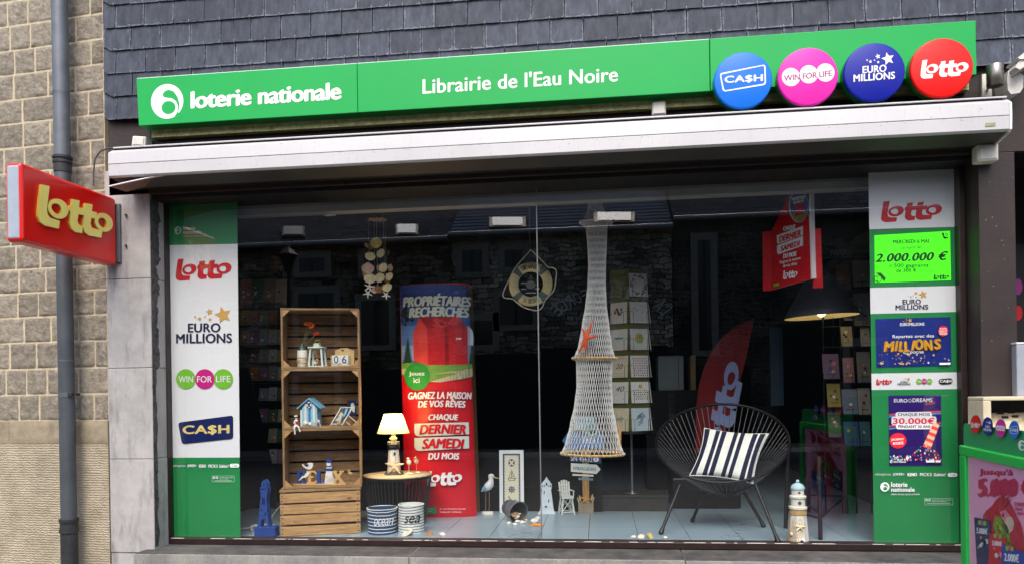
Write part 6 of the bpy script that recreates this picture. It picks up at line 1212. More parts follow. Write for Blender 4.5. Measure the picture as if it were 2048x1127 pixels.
# ---------------------------------------------------------------- shell mobile
o, s, L = K('shell_mobile', 'hanging seashell mobile with starfish strung from a driftwood rosette', 'mobile', 757, 590, .62)
sc = M('scallop_cream', (226, 208, 160), .5, var=.2, scale=30, bump=.2); sp_ = M('scallop_pink', (214, 176, 150), .5, var=.3, scale=50, bump=.2); sy = M('scallop_yellow', (212, 190, 110), .5, var=.25, scale=40); sbr = M('shell_brown', (160, 122, 84), .5, var=.3, scale=50); line_ = M('nylon_line', (190, 188, 178), .4, var=.05)
def scallop(mb, c, R, m, yaw=0, tilt=0, roll=0, ribs=11):
    """fan shaped ribbed shell, cupped"""
    vs = []; fs = []; nr, na = 6, 44; rt = Matrix.Rotation(yaw, 3, 'Z') @ Matrix.Rotation(tilt, 3, 'X') @ Matrix.Rotation(roll, 3, 'Y')
    for i in range(nr + 1):
        t_ = i / nr
        for k in range(na + 1):
            a = -math.pi * .80 + 2 * math.pi * .80 * k / na; rr_ = R * (1 if abs(a) < 2 else .9) * (1.0 + .035 * math.cos(ribs * a)); hinge = Vector((0, 0, R * .8))
            edge = Vector((math.sin(a) * rr_ * 1.06, 0, -math.cos(a) * rr_ * .95)); p = hinge.lerp(edge, t_); p.y = -R * .34 * math.sin(math.pi * min(1, t_ * .62)) * (1 + .1 * math.cos(ribs * a) * t_)
            vs.append(Vector(c) + rt @ p)
    for i in range(nr):
        for k in range(na): q = i * (na + 1) + k; fs.append((q, q + 1, q + na + 2, q + na + 1))
    mb.add(vs, fs, m, True); n0 = len(vs)
    mb.add([v + rt @ Vector((0, R * .05, 0)) for v in vs], [f[::-1] for f in fs], m, True)
    mb.add([Vector(c) + rt @ Vector(q) for q in ((-R * .34, -.02 * R, R * .9), (R * .34, -.02 * R, R * .9), (R * .18, -.08 * R, R * .55), (-R * .18, -.08 * R, R * .55))], [(0, 1, 2, 3)], m)
mb = MB(s); wd_ = M('rosette_wood', (150, 122, 84), .8, var=.3, scale=50, bump=.4)
for k in range(8): a = 2 * math.pi * k / 8; mb.ell((12 * math.cos(a), 12 * math.sin(a), L(0, 451)[1] + 1), (8.5, 6.5, 2.2), wd_, 12, 6, Matrix.Rotation(a, 3, 'Z'))
for k in range(5): a = 2 * math.pi * k / 5; mb.ell((6.5 * math.cos(a), 6.5 * math.sin(a), L(0, 445)[1] + 1), (5, 4.4, 2.4), wd_, 12, 6, Matrix.Rotation(a, 3, 'Z'))
mb.build('rosette', o, local=True)
mb = MB(s); mb.tube([(0, 0, L(0, 443)[1]), (-1, 0, L(0, 408)[1])], .35, line_, 5)
cords = [(-16, -6), (-9, 8), (2, -12), (10, 8), (17, -4)]
ends = [565, 560, 585, 560, 570]
for (x, y), e in zip(cords, ends): mb.tube([(x, y, L(0, 452)[1]), (x * 1.05, y, L(0, e)[1])], .3, line_, 5)
mb.build('cord', o, local=True)
rn = random.Random(12)
shells = [(757, 488, 11.5, sy, -.1, .1, -12), (741, 492, 8, sbr, 1.1, .2, -4), (733, 490, 5, sp_, .8, .5, -2), (772, 482, 9, sbr, -1.0, .3, 2), (743, 514, 10, sc, .2, .3, -8), (765, 508, 9.5, sc, -.3, -.5, -8), (779, 507, 7, sbr, -1.1, .3, 0), (739, 537, 12, sp_, .1, 0, -10), (735, 547, 9, sbr, .3, .4, -4), (759, 536, 8.5, sbr, 1.0, .1, -4), (770, 536, 10, sc, -.3, -.4, -8), (783, 536, 8, sp_, -.6, .2, -2), (743, 558, 11.5, sc, .2, .2, -10), (763, 556, 10.5, sc, -.2, -.3, -8), (782, 554, 9, sc, -.4, -.2, -6), (773, 558, 8, sbr, .9, .2, 2), (757, 578, 9, sbr, .9, .3, -2), (768, 574, 8, sbr, -.9, .2, 2), (778, 576, 9.5, sc, -.1, -.2, -8), (751, 580, 7, sp_, .6, -.4, -6)]
for (px, py, R, m, yw, rl, y) in shells:
    mb = MB(s); p = L(px, py); scallop(mb, (p[0], y, p[1]), R, m, yw, rn.uniform(-.2, .3), rl); mb.build('shell', o, local=True)
for (px, py, R, rot, y) in ((742, 575, 11.5, .2, -13), (738, 587, 10.5, .7, -9), (775, 591, 9.5, .6, -8)):
    mb = MB(s); p = L(px, py); starfish(mb, p, R, offw, y, rot, th=.12); mb.build('starfish', o, local=True)
# ---------------------------------------------------------------- lifebuoy
o, s, L = K('lifebuoy', 'cream and grey lifebuoy reading BIENVENUE A BORD looped with white rope', 'lifebuoy', 1062, 612, .95)
cz = L(1062, 568)[1]; RM, rm = 34.5, 9.5
lc = M('lifebuoy_cream', (226, 214, 160), .6, var=.1, scale=20); lg = M('lifebuoy_grey_green', (96, 118, 112), .6, var=.15, scale=20)
mb = MB(s); N_, k_ = 96, 14; vs = []; 
for i in range(N_):
    a = 2 * math.pi * i / N_
    for j in range(k_): b_ = 2 * math.pi * j / k_; r_ = RM + rm * math.cos(b_); vs.append((r_ * math.cos(a), rm * .62 * math.sin(b_), cz + r_ * math.sin(a)))
def isg(i): a = (i + .5) / N_ * 360; return any(abs((a - c + 180) % 360 - 180) < 9.5 for c in (47, 137, 224, 315))
for mt, t_ in ((lc, False), (lg, True)): mb.add(vs, [(i * k_ + j, i * k_ + (j + 1) % k_, ((i + 1) % N_) * k_ + (j + 1) % k_, ((i + 1) % N_) * k_ + j) for i in range(N_) if isg(i) == t_ for j in range(k_)], mt, True)
ringo = mb.build('ring', o, local=True)
mb = MB(s)
def arc_text(word, r0, hgt, a0, a1, flip):
    n_ = len(word)
    for i, ch in enumerate(word):
        if ch == ' ': continue
        a = a0 + (a1 - a0) * (i + .5) / n_; vs, fs = glyphs(ch, .0); w_ = hgt * (.28 if ch in 'IÀ' and ch == 'I' else .55); P = []
        for u, v in vs:
            x, z = (u - .5) * w_, (v - .5) * hgt
            if not flip: th = a; P.append(((r0 + z) * math.sin(th) + x * math.cos(th), 0, cz + (r0 + z) * math.cos(th) - x * math.sin(th)))
            else: th = a; P.append(((r0 - z) * math.sin(th) + x * math.cos(th), 0, cz - (r0 - z) * math.cos(th) + x * math.sin(th)))
        mb.add([(p[0], -6.3 + .0 * abs(p[0]), p[2]) for p in P], fs, print_black)
arc_text('BIENVENUE', RM, 9, -.5, .42, False); arc_text('A BORD', RM, 9, -.42, .5, True); mb.build('lettering', ringo, local=True)
mb = MB(s); P = [(1062, 500), (1032, 534), (1018, 560), (1007, 583), (1008, 594), (1025, 597), (1036, 606), (1048, 614), (1064, 619), (1078, 620), (1086, 612), (1089, 603), (1096, 594), (1108, 581), (1112, 560), (1113, 544), (1107, 537), (1096, 535), (1086, 524), (1062, 500)]
pts = [(L(x, y)[0], -3 - (1 if i % 4 else 0), L(x, y)[1]) for i, (x, y) in enumerate(P)]
sm = []
for i in range(len(pts) - 1):
    p0, p1, p2, p3 = [Vector(pts[max(0, min(len(pts) - 1, i + q))]) for q in (-1, 0, 1, 2)]
    for t_ in (0, .33, .66): sm.append(.5 * ((2 * p1) + (-p0 + p2) * t_ + (2 * p0 - 5 * p1 + 4 * p2 - p3) * t_ * t_ + (-p0 + 3 * p1 - 3 * p2 + p3) * t_ ** 3))
mb.tube(sm, 1.25, M('white_rope', (214, 210, 198), .8, var=.15, scale=90, bump=.5, bscale=200), 8, True); mb.build('rope', o, local=True)
mb = MB(s); mb.tube([(0, -3, cz + 67), (0, -3, L(0, 402)[1])], .3, line_, 5); mb.build('hanging_line', o, local=True)
mb = MB(s); mb.ring((0, 0, cz), 25.6, .8, offw, 48, 6, ((1, 0, 0), (0, 0, 1))); mb.box(-25, 25, 3, 4, cz - .6, cz + .6, black); mb.box(-.6, .6, 3, 4, cz - 25, cz + 25, black); mb.prism([(10 * math.cos(t_), cz - 1 + 8 * math.sin(t_)) for t_ in (2 * math.pi * i / 20 for i in range(20))], 1, 2.8, M('shield_grey', (130, 132, 128), .6, var=.2, scale=40))
mb.prism([[(-5, cz + 10), (5, cz + 10), (0, cz + 19)], [(-3, cz + 11.4), (3, cz + 11.4), (0, cz + 16.4)]], 1, 2.8, MATS['shield_grey'])
for x, z in ((-14, 3), (-14, -9), (13, -9), (-5, -17), (6, -17)): mb.box(x - 5, x + 5, 1, 2.8, cz + z - .7, cz + z + .7, offw)
mb.build('centre_ornament', o, local=True)
# ---------------------------------------------------------------- hanging fishing net
o, s, L = K('fishing_net', 'tall white hanging fishing net spread by three straw wound hoops', 'fishing net', 1185, 908, .62)
prof = [(1190, 392, 9), (1190, 405, 13), (1191, 425, 17), (1192, 438, 25), (1192, 446, 27), (1193, 456, 21), (1194, 490, 19), (1194, 530, 17.5), (1193, 570, 18), (1192, 610, 21), (1191, 650, 27), (1190, 690, 33), (1189, 714, 40), (1189, 722, 36), (1188, 770, 35), (1187, 810, 38), (1186, 850, 46), (1185, 885, 54), (1185, 903, 61)]
def pr_at(py):
    for i in range(len(prof) - 1):
        if py <= prof[i + 1][1]:
            t_ = (py - prof[i][1]) / (prof[i + 1][1] - prof[i][1]); t_ = t_ * t_ * (3 - 2 * t_) * .5 + t_ * .5; return prof[i][0] + (prof[i + 1][0] - prof[i][0]) * t_, prof[i][2] + (prof[i + 1][2] - prof[i][2]) * t_
    return prof[-1][0], prof[-1][2]
netm = M('net_cord', (230, 231, 230), .75, var=.12, scale=60); straw = M('straw_hoop', (196, 158, 92), .8, var=.25, scale=60, bump=.4); rn = random.Random(6)
mb = MB(s); NS, NV = 46, 80
for fam in (-1, 1):
    for k in range(NS):
        ph = 2 * math.pi * k / NS; pts = []
        for i in range(NV + 1):
            py = 392 + (903 - 392) * i / NV; cx, r_ = pr_at(py); a = ph + fam * (2 * math.pi / NS) * (i / NV) * 20; wv_ = 1 + .02 * noise.noise(Vector((math.cos(a) * 2, math.sin(a) * 2, py * .02)))
            p = L(cx, py); zig = .0; pts.append((p[0] + r_ * wv_ * math.cos(a), r_ * wv_ * math.sin(a) * .9, p[1]))
        mb.tube(pts, .47, netm, 4, cap=False)
mb.build('net', o, local=True)
for cx, py, R, m in ((1192, 445, 31, straw), (1189, 716, 43, straw), (1185, 906, 62, straw)):
    p = L(cx, py); mb = MB(s); tl_ = .07 if py > 700 else -.03
    mb.ring((p[0], 0, p[1]), R, 2.5, m, 64, 8, ((1, 0, -.02), (0, .92, 0)))
    for k in range(56):
        a = 2 * math.pi * k / 56; c_ = Vector((p[0] + R * math.cos(a), R * .92 * math.sin(a), p[1] - .02 * R * math.cos(a))); rd = Vector((math.cos(a), math.sin(a), 0)); mb.tube([c_ + rd * 2.7 * math.cos(b_) + Vector((0, 0, 2.7)) * math.sin(b_) + Vector((-math.sin(a), math.cos(a), 0)) * (b_ * .35) for b_ in (i * math.pi / 4 for i in range(9))], .55, netm if k % 2 or py < 500 else straw, 4, cap=False)
    mb.build('hoop', o, local=True)
mb = MB(s); p = L(1190, 392); mb.tube([(p[0], 0, p[1]), (p[0], 0, p[1] + 14)], .8, netm, 6); mb.build('hanging_cord', o, local=True)
so = M('starfish_orange', (212, 78, 24), .65, var=.2, scale=50, bump=.4, bscale=160)
o, s, L = K('starfish', 'orange starfish clinging to the middle of the white net', 'starfish', 1172, 686, .46); mb = MB(s)
for (x, y) in ((1186, 640), (1195, 671), (1171, 706), (1157, 706), (1165, 656)):
    a = L(1172, 676); b_ = L(x, y); d = Vector((b_[0] - a[0], 0, b_[1] - a[1])); pts = [Vector((a[0], -1, a[1])) + d * (i / 6) + Vector((0, 0, .0)) for i in range(7)]; mb.tube(pts, [4.6, 4.2, 3.4, 2.8, 2.2, 1.6, .7], so, 10)
mb.ell((L(1172, 676)[0], -1, L(1172, 676)[1]), (6, 3.4, 6), so, 12, 8); mb.build('arms', o, local=True)
o, s, L = K('starfish', 'tan starfish hooked upright on the bottom hoop of the net', 'starfish', 1236, 905, .70); mb = MB(s); tan_ = M('starfish_tan', (206, 156, 92), .75, var=.25, scale=60, bump=.4)
mb.tube([(L(x, y)[0], -1, L(x, y)[1]) for x, y in ((1233, 907), (1236, 892), (1238, 878), (1239, 862), (1239, 846))], [2.5, 4, 4.6, 3.6, 1], tan_, 10); mb.tube([(L(x, y)[0], -2, L(x, y)[1]) for x, y in ((1238, 878), (1234, 866), (1231, 858))], [3.6, 2.4, .8], tan_, 8); mb.tube([(L(x, y)[0], 2, L(x, y)[1]) for x, y in ((1238, 880), (1241, 892), (1240, 902))], [3.6, 2.6, 1], tan_, 8); mb.build('arms', o, local=True)
# ---------------------------------------------------------------- card spinner
o, s, L = K('card_spinner', 'olive revolving card rack on a steel pole and dark plinth', 'card rack', 1266, 1020, None)
olive = M('olive_card_panel', (100, 102, 52), .6, var=.2, scale=10); wire = M('rack_wire', (40, 40, 42), .4, .6, var=.1); spole = M('pole_steel', (150, 152, 154), .3, .8, var=.1)
zz = lambda py: L(1266, py)[1]
RS = 50.0; dl = math.radians(-5)
VX = [(RS * math.sin(dl + math.radians(60 * k)), -RS * math.cos(dl + math.radians(60 * k))) for k in range(6)]
mb = MB(s); m_ = M('dark_plinth', (58, 56, 54), .6, var=.3, scale=14); a, b_ = L(1202, 1020), L(1334, 1020); mb.box(a[0], b_[0], -8, 60, 0, 27, m_, 1); mb.box(a[0] - 2, b_[0] + 2, -10, 62, 27.1, 32, m_, .6); mb.build('plinth', o, local=True)
mb = MB(s); mb.cyl((0, 22, 32), (0, 22, zz(540)), 2.6, spole, n=16); mb.lathe([(12, 32.1), (12, 33.2), (4, 34), (3.6, 37)], (0, 22, 0), spole, 24); mb.build('pole', o, local=True)
mb = MB(s); mb.lathe([(48, zz(866)), (49, zz(864)), (49, zz(862)), (0, zz(861))], (0, 22, 0), wire, 36); mb.build('tray', o, local=True)
rows = [(542, 594), (602, 646), (655, 699), (708, 753), (760, 804), (812, 859)]
mb = MB(s)
for k in range(6):
    (x0, y0), (x1, y1) = VX[k], VX[(k + 1) % 6]; ctr = Vector(((x0 + x1) / 2, (y0 + y1) / 2, 0)) * .08
    P = [(x0 * .86, y0 * .86 + 22, zz(861)), (x1 * .86, y1 * .86 + 22, zz(861)), (x1 * .86, y1 * .86 + 22, zz(540)), (x0 * .86, y0 * .86 + 22, zz(540))]; mb.add(P, [(0, 1, 2, 3)], olive); mb.add([(p[0] * .97, (p[1] - 22) * .97 + 22, p[2]) for p in P], [(3, 2, 1, 0)], olive)
mb.build('panel', o, local=True)
card_jobs = []
for r, (ya, yb_) in enumerate(rows):
    for k in (0, 5, 1, 2):
        (x0, y0), (x1, y1) = VX[k], VX[(k + 1) % 6]; e = Vector((x1 - x0, y1 - y0, 0)).normalized(); nrm = Vector((e.y, -e.x, 0)); wd = math.hypot(x1 - x0, y1 - y0)
        base = Vector((x0, y0 + 22, zz(yb_ + 2))); mb = MB(s); q = lambda u, d, z: base + e * (wd * u) + nrm * d + Vector((0, 0, z))
        mb.tube([q(.06, -7, 1), q(.06, 1.5, 0), q(.94, 1.5, 0), q(.94, -7, 1)], .5, wire, 5); mb.tube([q(.2, 1.5, 0), q(.2, 1.5, 24), q(.06, 0, 24)], .4, wire, 5); mb.tube([q(.8, 1.5, 0), q(.8, 1.5, 24), q(.94, 0, 24)], .4, wire, 5)
        mb.build('wire_pocket', o, local=True)
        card_jobs.append((r, k, base, e, nrm, wd, zz(ya) - zz(yb_)))
OL = Vector(o.location)
cwhite = M('card_white', (226, 226, 220), .55, var=.04, scale=20); ccream = M('card_cream', (222, 214, 188), .55, var=.05); cmint = M('card_pale_blue', (190, 206, 214), .55, var=.05); wreath = M('wreath_green', (70, 104, 62), .6, var=.3, scale=60); pinkp = M('card_pink', (200, 120, 140), .5, var=.2); inkb = M('card_ink_blue', (54, 84, 132), .5, var=.2); brown_i = M('card_brown_red', (150, 66, 50), .6, var=.3, scale=60)
desc = {(0, 5): ('plain olive card', olive), (0, 0): ('white card framed by a red wreath', cwhite), (1, 5): ('white card with a brown and green bouquet', cwhite), (1, 0): ('white card sprinkled with small green leaves', cwhite), (2, 5): ('white card with a small turquoise picture', cwhite), (2, 0): ('white card with a round yellow fruit bowl', cwhite), (3, 5): ('cream card with number 20 and dotted rows', ccream), (3, 0): ('white card patterned with pink hearts', cwhite), (4, 5): ('white card with number 40 and scattered dots', cwhite), (4, 0): ('white card with blue flowers and number', cwhite), (5, 5): ('cream striped card with looping script', ccream), (5, 0): ('pale card with fine leafy branches', cmint)}
rn = random.Random(21)
for r, k, base, e, nrm, wd, hh in card_jobs:
    if k == 2: continue
    if k == 1:
        if r == 0: continue
        lab, m_ = ('narrow %s card in the %s row on the right flank of the olive rack' % (('leafy green', 'brown floral', 'grey', 'pale grey', 'white striped')[r - 1], ('second', 'third', 'fourth', 'fifth', 'lowest')[r - 1])), (cmint, ccream, cmint, cwhite, cwhite)[r - 1]
    else: lab, m_ = desc[(r, k)]; lab += ' in the olive revolving rack'
    cw = wd * .78; ch = hh - (2 if r else 6)
    T_ = Matrix(((e.x, -nrm.x, 0, 0), (e.y, -nrm.y, 0, 0), (0, 0, 1, 0), (0, 0, 0, 1)))
    p = base + e * (wd * .11) + nrm * (-1) + Vector((0, 0, 1)); mb = MB(s, T=T_); lean = .1
    mb.hexa([(0, 0, 0), (cw, 0, 0), (cw, 1.6, 0), (0, 1.6, 0), (0, lean * ch, ch), (cw, lean * ch, ch), (cw, lean * ch + .6, ch), (0, lean * ch + .6, ch)], m_)
    sf = lambda x, y, h: (x * cw, lean * ch * (1 - y) - h * 260, ch * (1 - y))
    R_ = lambda: (rn.uniform(.15, .85), rn.uniform(.1, .9))
    ds = lambda x, y, r_, m: mb.disc(x, y, r_, r_ * cw / ch, sf, m, 10)
    if (r, k) == (0, 0):
        for i in range(70): a = rn.uniform(0, 6.28); R0 = rn.uniform(.34, .48); ds(.5 + R0 * math.cos(a), .5 + R0 * .95 * math.sin(a), .035, rn.choice((brown_i, wreath, brown_i, pinkp)))
    elif (r, k) == (1, 5):
        for i in range(26): a = rn.uniform(0, 6.28); R0 = rn.random() ** .5 * .24; ds(.5 + R0 * math.cos(a), .42 + R0 * .8 * math.sin(a), .05, rn.choice((brown_i, wreath, inkb)))
        mb.rect(.25, .72, .75, .74, sf, ccream)
    elif (r, k) == (1, 0):
        for i in range(16): x, y = R_(); mb.flat([(x, y), (x + .05, y + .01), (x + .07, y + .04), (x + .02, y + .03)], sf, rn.choice((wreath, inkb)))
    elif (r, k) == (2, 5): [ds(.3 + .1 * i, .42 + .03 * (i % 2), .06, M('card_turquoise', (90, 160, 160), .5, var=.2)) for i in range(5)]
    elif (r, k) == (2, 0): ds(.5, .45, .27, M('card_lemon', (206, 190, 96), .5, var=.2)); mb.flat([(.25, .5), (.75, .5), (.65, .68), (.35, .68)], sf, M('card_lime', (150, 180, 90), .5, var=.2)); [mb.rect(.4 + i * .09, .3, .44 + i * .09, .5, sf, brown_i) for i in range(3)]
    elif (r, k) == (3, 5): mb.text('20', .28, .38, .72, .6, sf, print_black, 0, -.01, .3); [ds(.12 + .12 * i, .12 + .2 * j if j < 1 else .72 + .1 * j, .02, brown_i) for i in range(7) for j in range(3)]
    elif (r, k) == (3, 0): [ds(.14 + .12 * i + .03 * (j % 2), .14 + .11 * j, .034, rn.choice((pinkp, pinkp, brown_i, inkb))) for i in range(7) for j in range(8)]
    elif (r, k) == (4, 5): mb.text('40', .25, .2, .78, .45, sf, print_black, 0, -.01, .3); [ds(*R_(), .015, rn.choice((inkb, print_black))) for i in range(14)]
    elif (r, k) == (4, 0): [ds(.14 + .12 * i + .04 * (j % 2), .4 + .1 * j, .035, rn.choice((inkb, inkb, wreath, M('card_lemon', (206, 190, 96), .5, var=.2)))) for i in range(7) for j in range(5)]; mb.text('40', .4, .12, .62, .3, sf, gold, 0, .02)
    elif (r, k) == (5, 5): [mb.rect(.06 + i * .1, .03, .075 + i * .1, .97, sf, M('card_fine_line', (190, 186, 150), .6, var=.05)) for i in range(10)]; mb.text('oly', .28, .35, .75, .62, sf, wreath, 0, -.012, .4)
    elif (r, k) == (5, 0):
        for i in range(7): x, y = rn.uniform(.1, .7), rn.uniform(.2, .85); mb.flat([(x, y), (x + .3, y - .14), (x + .305, y - .13), (x + .005, y + .012)], sf, wreath); [mb.flat([(x + .06 * j, y - .03 * j), (x + .03 + .06 * j, y - .08 - .03 * j), (x + .05 + .06 * j, y - .03 * j)], sf, inkb) for j in range(5)]
    elif k == 1: [ds(*R_(), .05, rn.choice((wreath, brown_i, inkb))) for i in range(10)]
    c_ = mb.build('greeting_card', None, org=OL + p * s, local=True); tag(c_, lab, 'card', 'greeting cards on the olive revolving rack')
# ---------------------------------------------------------------- beach flag
YFL = 1.75; o, s, L = K('beach_flag', 'dark red sail shaped feather flag with pale blue Lotto behind the chair', 'flag', 1420, 960, YFL, z=FLOOR)
fl = M('flag_red', (128, 8, 18), .7, var=.1, scale=4, bump=.1, bscale=8); out = [(1508, 640), (1490, 644), (1468, 655), (1445, 674), (1424, 702), (1408, 736), (1398, 772), (1392, 815), (1391, 905), (1440, 905), (1455, 850), (1475, 780), (1492, 715)]
mb = MB(); b2 = bmesh.new(); b2.faces.new([b2.verts.new((*at(x, y, YFL).xz, 0)) for x, y in out])
for i in range(40):
    bmesh.ops.bisect_plane(b2, geom=b2.verts[:] + b2.edges[:] + b2.faces[:], plane_co=(at(1385 + i * 4, 800, YFL).x, 0, 0), plane_no=(1, 0, .3)); 
bmesh.ops.triangulate(b2, faces=b2.faces[:]); b2.verts.index_update(); wvf = lambda x, z: .004 * math.sin(x * 26 + z * 7)
vs = [(v.co.x, YFL + wvf(v.co.x, v.co.y), v.co.y) for v in b2.verts]; fs = [[v.index for v in f.verts] for f in b2.faces]; b2.free()
mb.add(vs, fs, fl, True); mb.add([(v[0], v[1] + .003, v[2]) for v in vs], [f[::-1] for f in fs], fl, True); flo = mb.build('sail', o)
fb = M('flag_pale_blue', (150, 164, 214), .7, var=.06)
def flagsf(a, b_, h):
    ox, oy = 1400, 926; dx_, dy_ = .24, -.97; p = at(ox + a * dx_ + b_ * .97, oy + a * dy_ + b_ * .24, YFL); return p + Vector((0, wvf(p.x, p.z) - .009 - h, 0))
mb = MB(); mb.shape(LOTTO, 0, -8, 214, 50, flagsf, fb); mb.build('lettering', flo)
mb = MB(); mb.tube([at(x, y, YFL + .02) for x, y in ((1391, 990), (1390, 905), (1391, 815), (1398, 772), (1408, 736), (1424, 702), (1445, 674), (1468, 655), (1490, 643), (1509, 639))], .008, black, 8); b3 = at(1391, 990, YFL); mb.cyl((b3.x, YFL + .02, FLOOR), (b3.x, YFL + .02, b3.z), .01, black); mb.lathe([(.16, 0), (.16, .012), (.03, .02), (0, .02)], (b3.x, YFL + .02, FLOOR + .001), black, 24); mb.build('flagpole', o)
# ---------------------------------------------------------------- string chair and cushion
o, s, L = K('string_chair', 'black round string lounge chair on four splayed steel legs', 'chair', 1440, 1060, .62, z=FLOOR)
strg = M('black_cord', (84, 84, 88), .35, var=.15, scale=50, coat=.2); frm = M('chair_steel', (24, 24, 26), .38, .3, var=.1)
Af, Ab = at(1449, 964, .42), at(1447, 807, 1.05); Cc = (Af + Ab) / 2; vdir = (Ab - Af) / 2; lw, rw = at(1313, 886, Cc.y), at(1579, 884, Cc.y); hw = (rw.x - lw.x) / 2; Cc.x = (rw.x + lw.x) / 2
rim = lambda a: Cc + Vector((hw * math.cos(a), 0, 0)) + vdir * math.sin(a) + Vector((0, 0, 0))
mb = MB(); mb.tube([rim(2 * math.pi * i / 72) for i in range(72)], .0095, frm, 10, True); mb.build('rim', o)
Sc = at(1447, 975, .72); Sc.z = at(1447, 990, .6).z; sr = .085; hub = lambda a: Vector((Sc.x + sr * 1.25 * math.cos(a), Sc.y - .02 + sr * math.sin(a), Sc.z))
mb = MB(); mb.tube([hub(2 * math.pi * i / 40) for i in range(40)], .006, frm, 8, True); mb.build('seat_ring', o)
mb = MB()
for i in range(66):
    a = 2 * math.pi * i / 66; p, q = rim(a), hub(a); mb.tube([p + (p - Cc).normalized() * .008, p.lerp(q, .5) + Vector((0, 0, -.012)), q], .0023, strg, 6)
mb.build('cord_seat', o)['kind'] = 'stuff'
mb = MB()
for i in range(16):
    a = 2 * math.pi * i / 16; mb.tube([hub(a), Vector((Sc.x, Sc.y - .02, Sc.z - .012))], .0028, strg, 5)
mb.build('cord_hub', o)
for (x0, y0, Y0, x1, y1) in ((1360, 968, .55, 1322, 1064), (1407, 985, .74, 1385, 1040), (1511, 968, .5, 1556, 1081), (1490, 985, .74, 1527, 1050)):
    ft = atz(x1, y1, FLOOR + .012); tp = at(x0, y0, Y0 if y1 != 1081 else .42); mb = MB(); mb.cyl(ft, tp, .0105, frm, n=14); mb.build('leg', o).name
    mb = MB(); d_ = (tp - ft).normalized(); mb.tube([ft - d_ * .0, ft + d_ * .035], [.016, .012], black, 12); mb.ell(ft, (.016, .016, .0125), black, 12, 8); mb.build('rubber_foot', o)
mb = MB(); mb.tube([at(1360, 968, .55), Vector((Sc.x, .62, Sc.z - .01)), at(1511, 968, .42)], .008, frm, 10); mb.tube([at(1407, 985, .74), at(1490, 985, .74)], .008, frm, 10); mb.build('under_frame', o)
# cushion
Q = [at(1379, 950, .50), at(1506, 966, .46), at(1537, 866, .66), at(1409, 855, .68)]; cen = sum(Q, Vector()) / 4; nq = (Q[1] - Q[0]).cross(Q[3] - Q[0]).normalized()
if nq.y > 0: nq = -nq
o = thing('cushion', 'square cushion with navy and white stripes lying in the black string chair', 'cushion', cen)
cw_ = M('cushion_white', (226, 228, 222), .9, var=.05, scale=20, bump=.25, bscale=200); cn_ = M('cushion_navy', (24, 28, 58), .9, var=.15, scale=30, bump=.25, bscale=200); cb_ = M('cushion_burgundy', (70, 26, 50), .9, var=.15, scale=30, bump=.25, bscale=200)
stp = [(0, cn_), (.09, cw_), (.19, cn_), (.26, cw_), (.29, cn_), (.365, cw_), (.48, cn_), (.545, cw_), (.585, cn_), (.65, cw_), (.77, cn_), (.85, cw_), (.88, cn_), (.965, cw_), (1.0, None)]
us = [0]
for (a, m_), (b_, _) in zip(stp[:-1], stp[1:]):
    n_ = max(2, int((b_ - a) / .02)); us += [a + (b_ - a) * (i + 1) / n_ for i in range(n_)]
nv = 30; th0 = .062; rn = random.Random(3)
for side in (0, 1): pass
mb = MB()
def cpt(u, v, sd):
    p = (Q[0] * (1 - u) + Q[1] * u) * (1 - v) + (Q[3] * (1 - u) + Q[2] * u) * v; e = (max(0, 4 * u * (1 - u)) ** .45) * (max(0, 4 * v * (1 - v)) ** .45)
    pin = .05 * (1 - (2 * v - 1) ** 2) * (2 * u - 1) ** 3; p = p - (Q[1] - Q[0]) * pin * (1 if True else 0) - (Q[3] - Q[0]) * .05 * (1 - (2 * u - 1) ** 2) * (2 * v - 1) ** 3
    wr = .006 * noise.noise(Vector((u * 5, v * 5, 4 + sd))) + .004 * noise.noise(Vector((u * 14, v * 3, 9 + sd)))
    return p + nq * ((th0 * e + wr * min(1, e * 2)) * (1 if sd == 0 else -.9))
for sd in (0, 1):
    grid = [[cpt(u, v / nv, sd) for v in range(nv + 1)] for u in us]
    for i in range(len(us) - 1):
        um = (us[i] + us[i + 1]) / 2; m_ = [m for a, m in stp if a <= um][-1]; vs = grid[i] + grid[i + 1]; n_ = nv + 1
        f = [(j, j + n_, j + n_ + 1, j + 1) for j in range(nv)]; mb.add(vs, f if sd == 0 else [q[::-1] for q in f], m_, True)
cu = mb.build('cover', o); bm_ = bmesh.new(); bm_.from_mesh(cu.data); bmesh.ops.remove_doubles(bm_, verts=bm_.verts[:], dist=.0004); bm_.to_mesh(cu.data); bm_.free()
mb = MB(); loop = [cpt(u, 0, 0) for u in us] + [cpt(1, v / nv, 0) for v in range(1, nv)] + [cpt(u, 1, 0) for u in us[::-1]] + [cpt(0, v / nv, 0) for v in range(nv - 1, 0, -1)]; mb.tube(loop, .0035, cw_, 6, True); mb.build('piping', o)
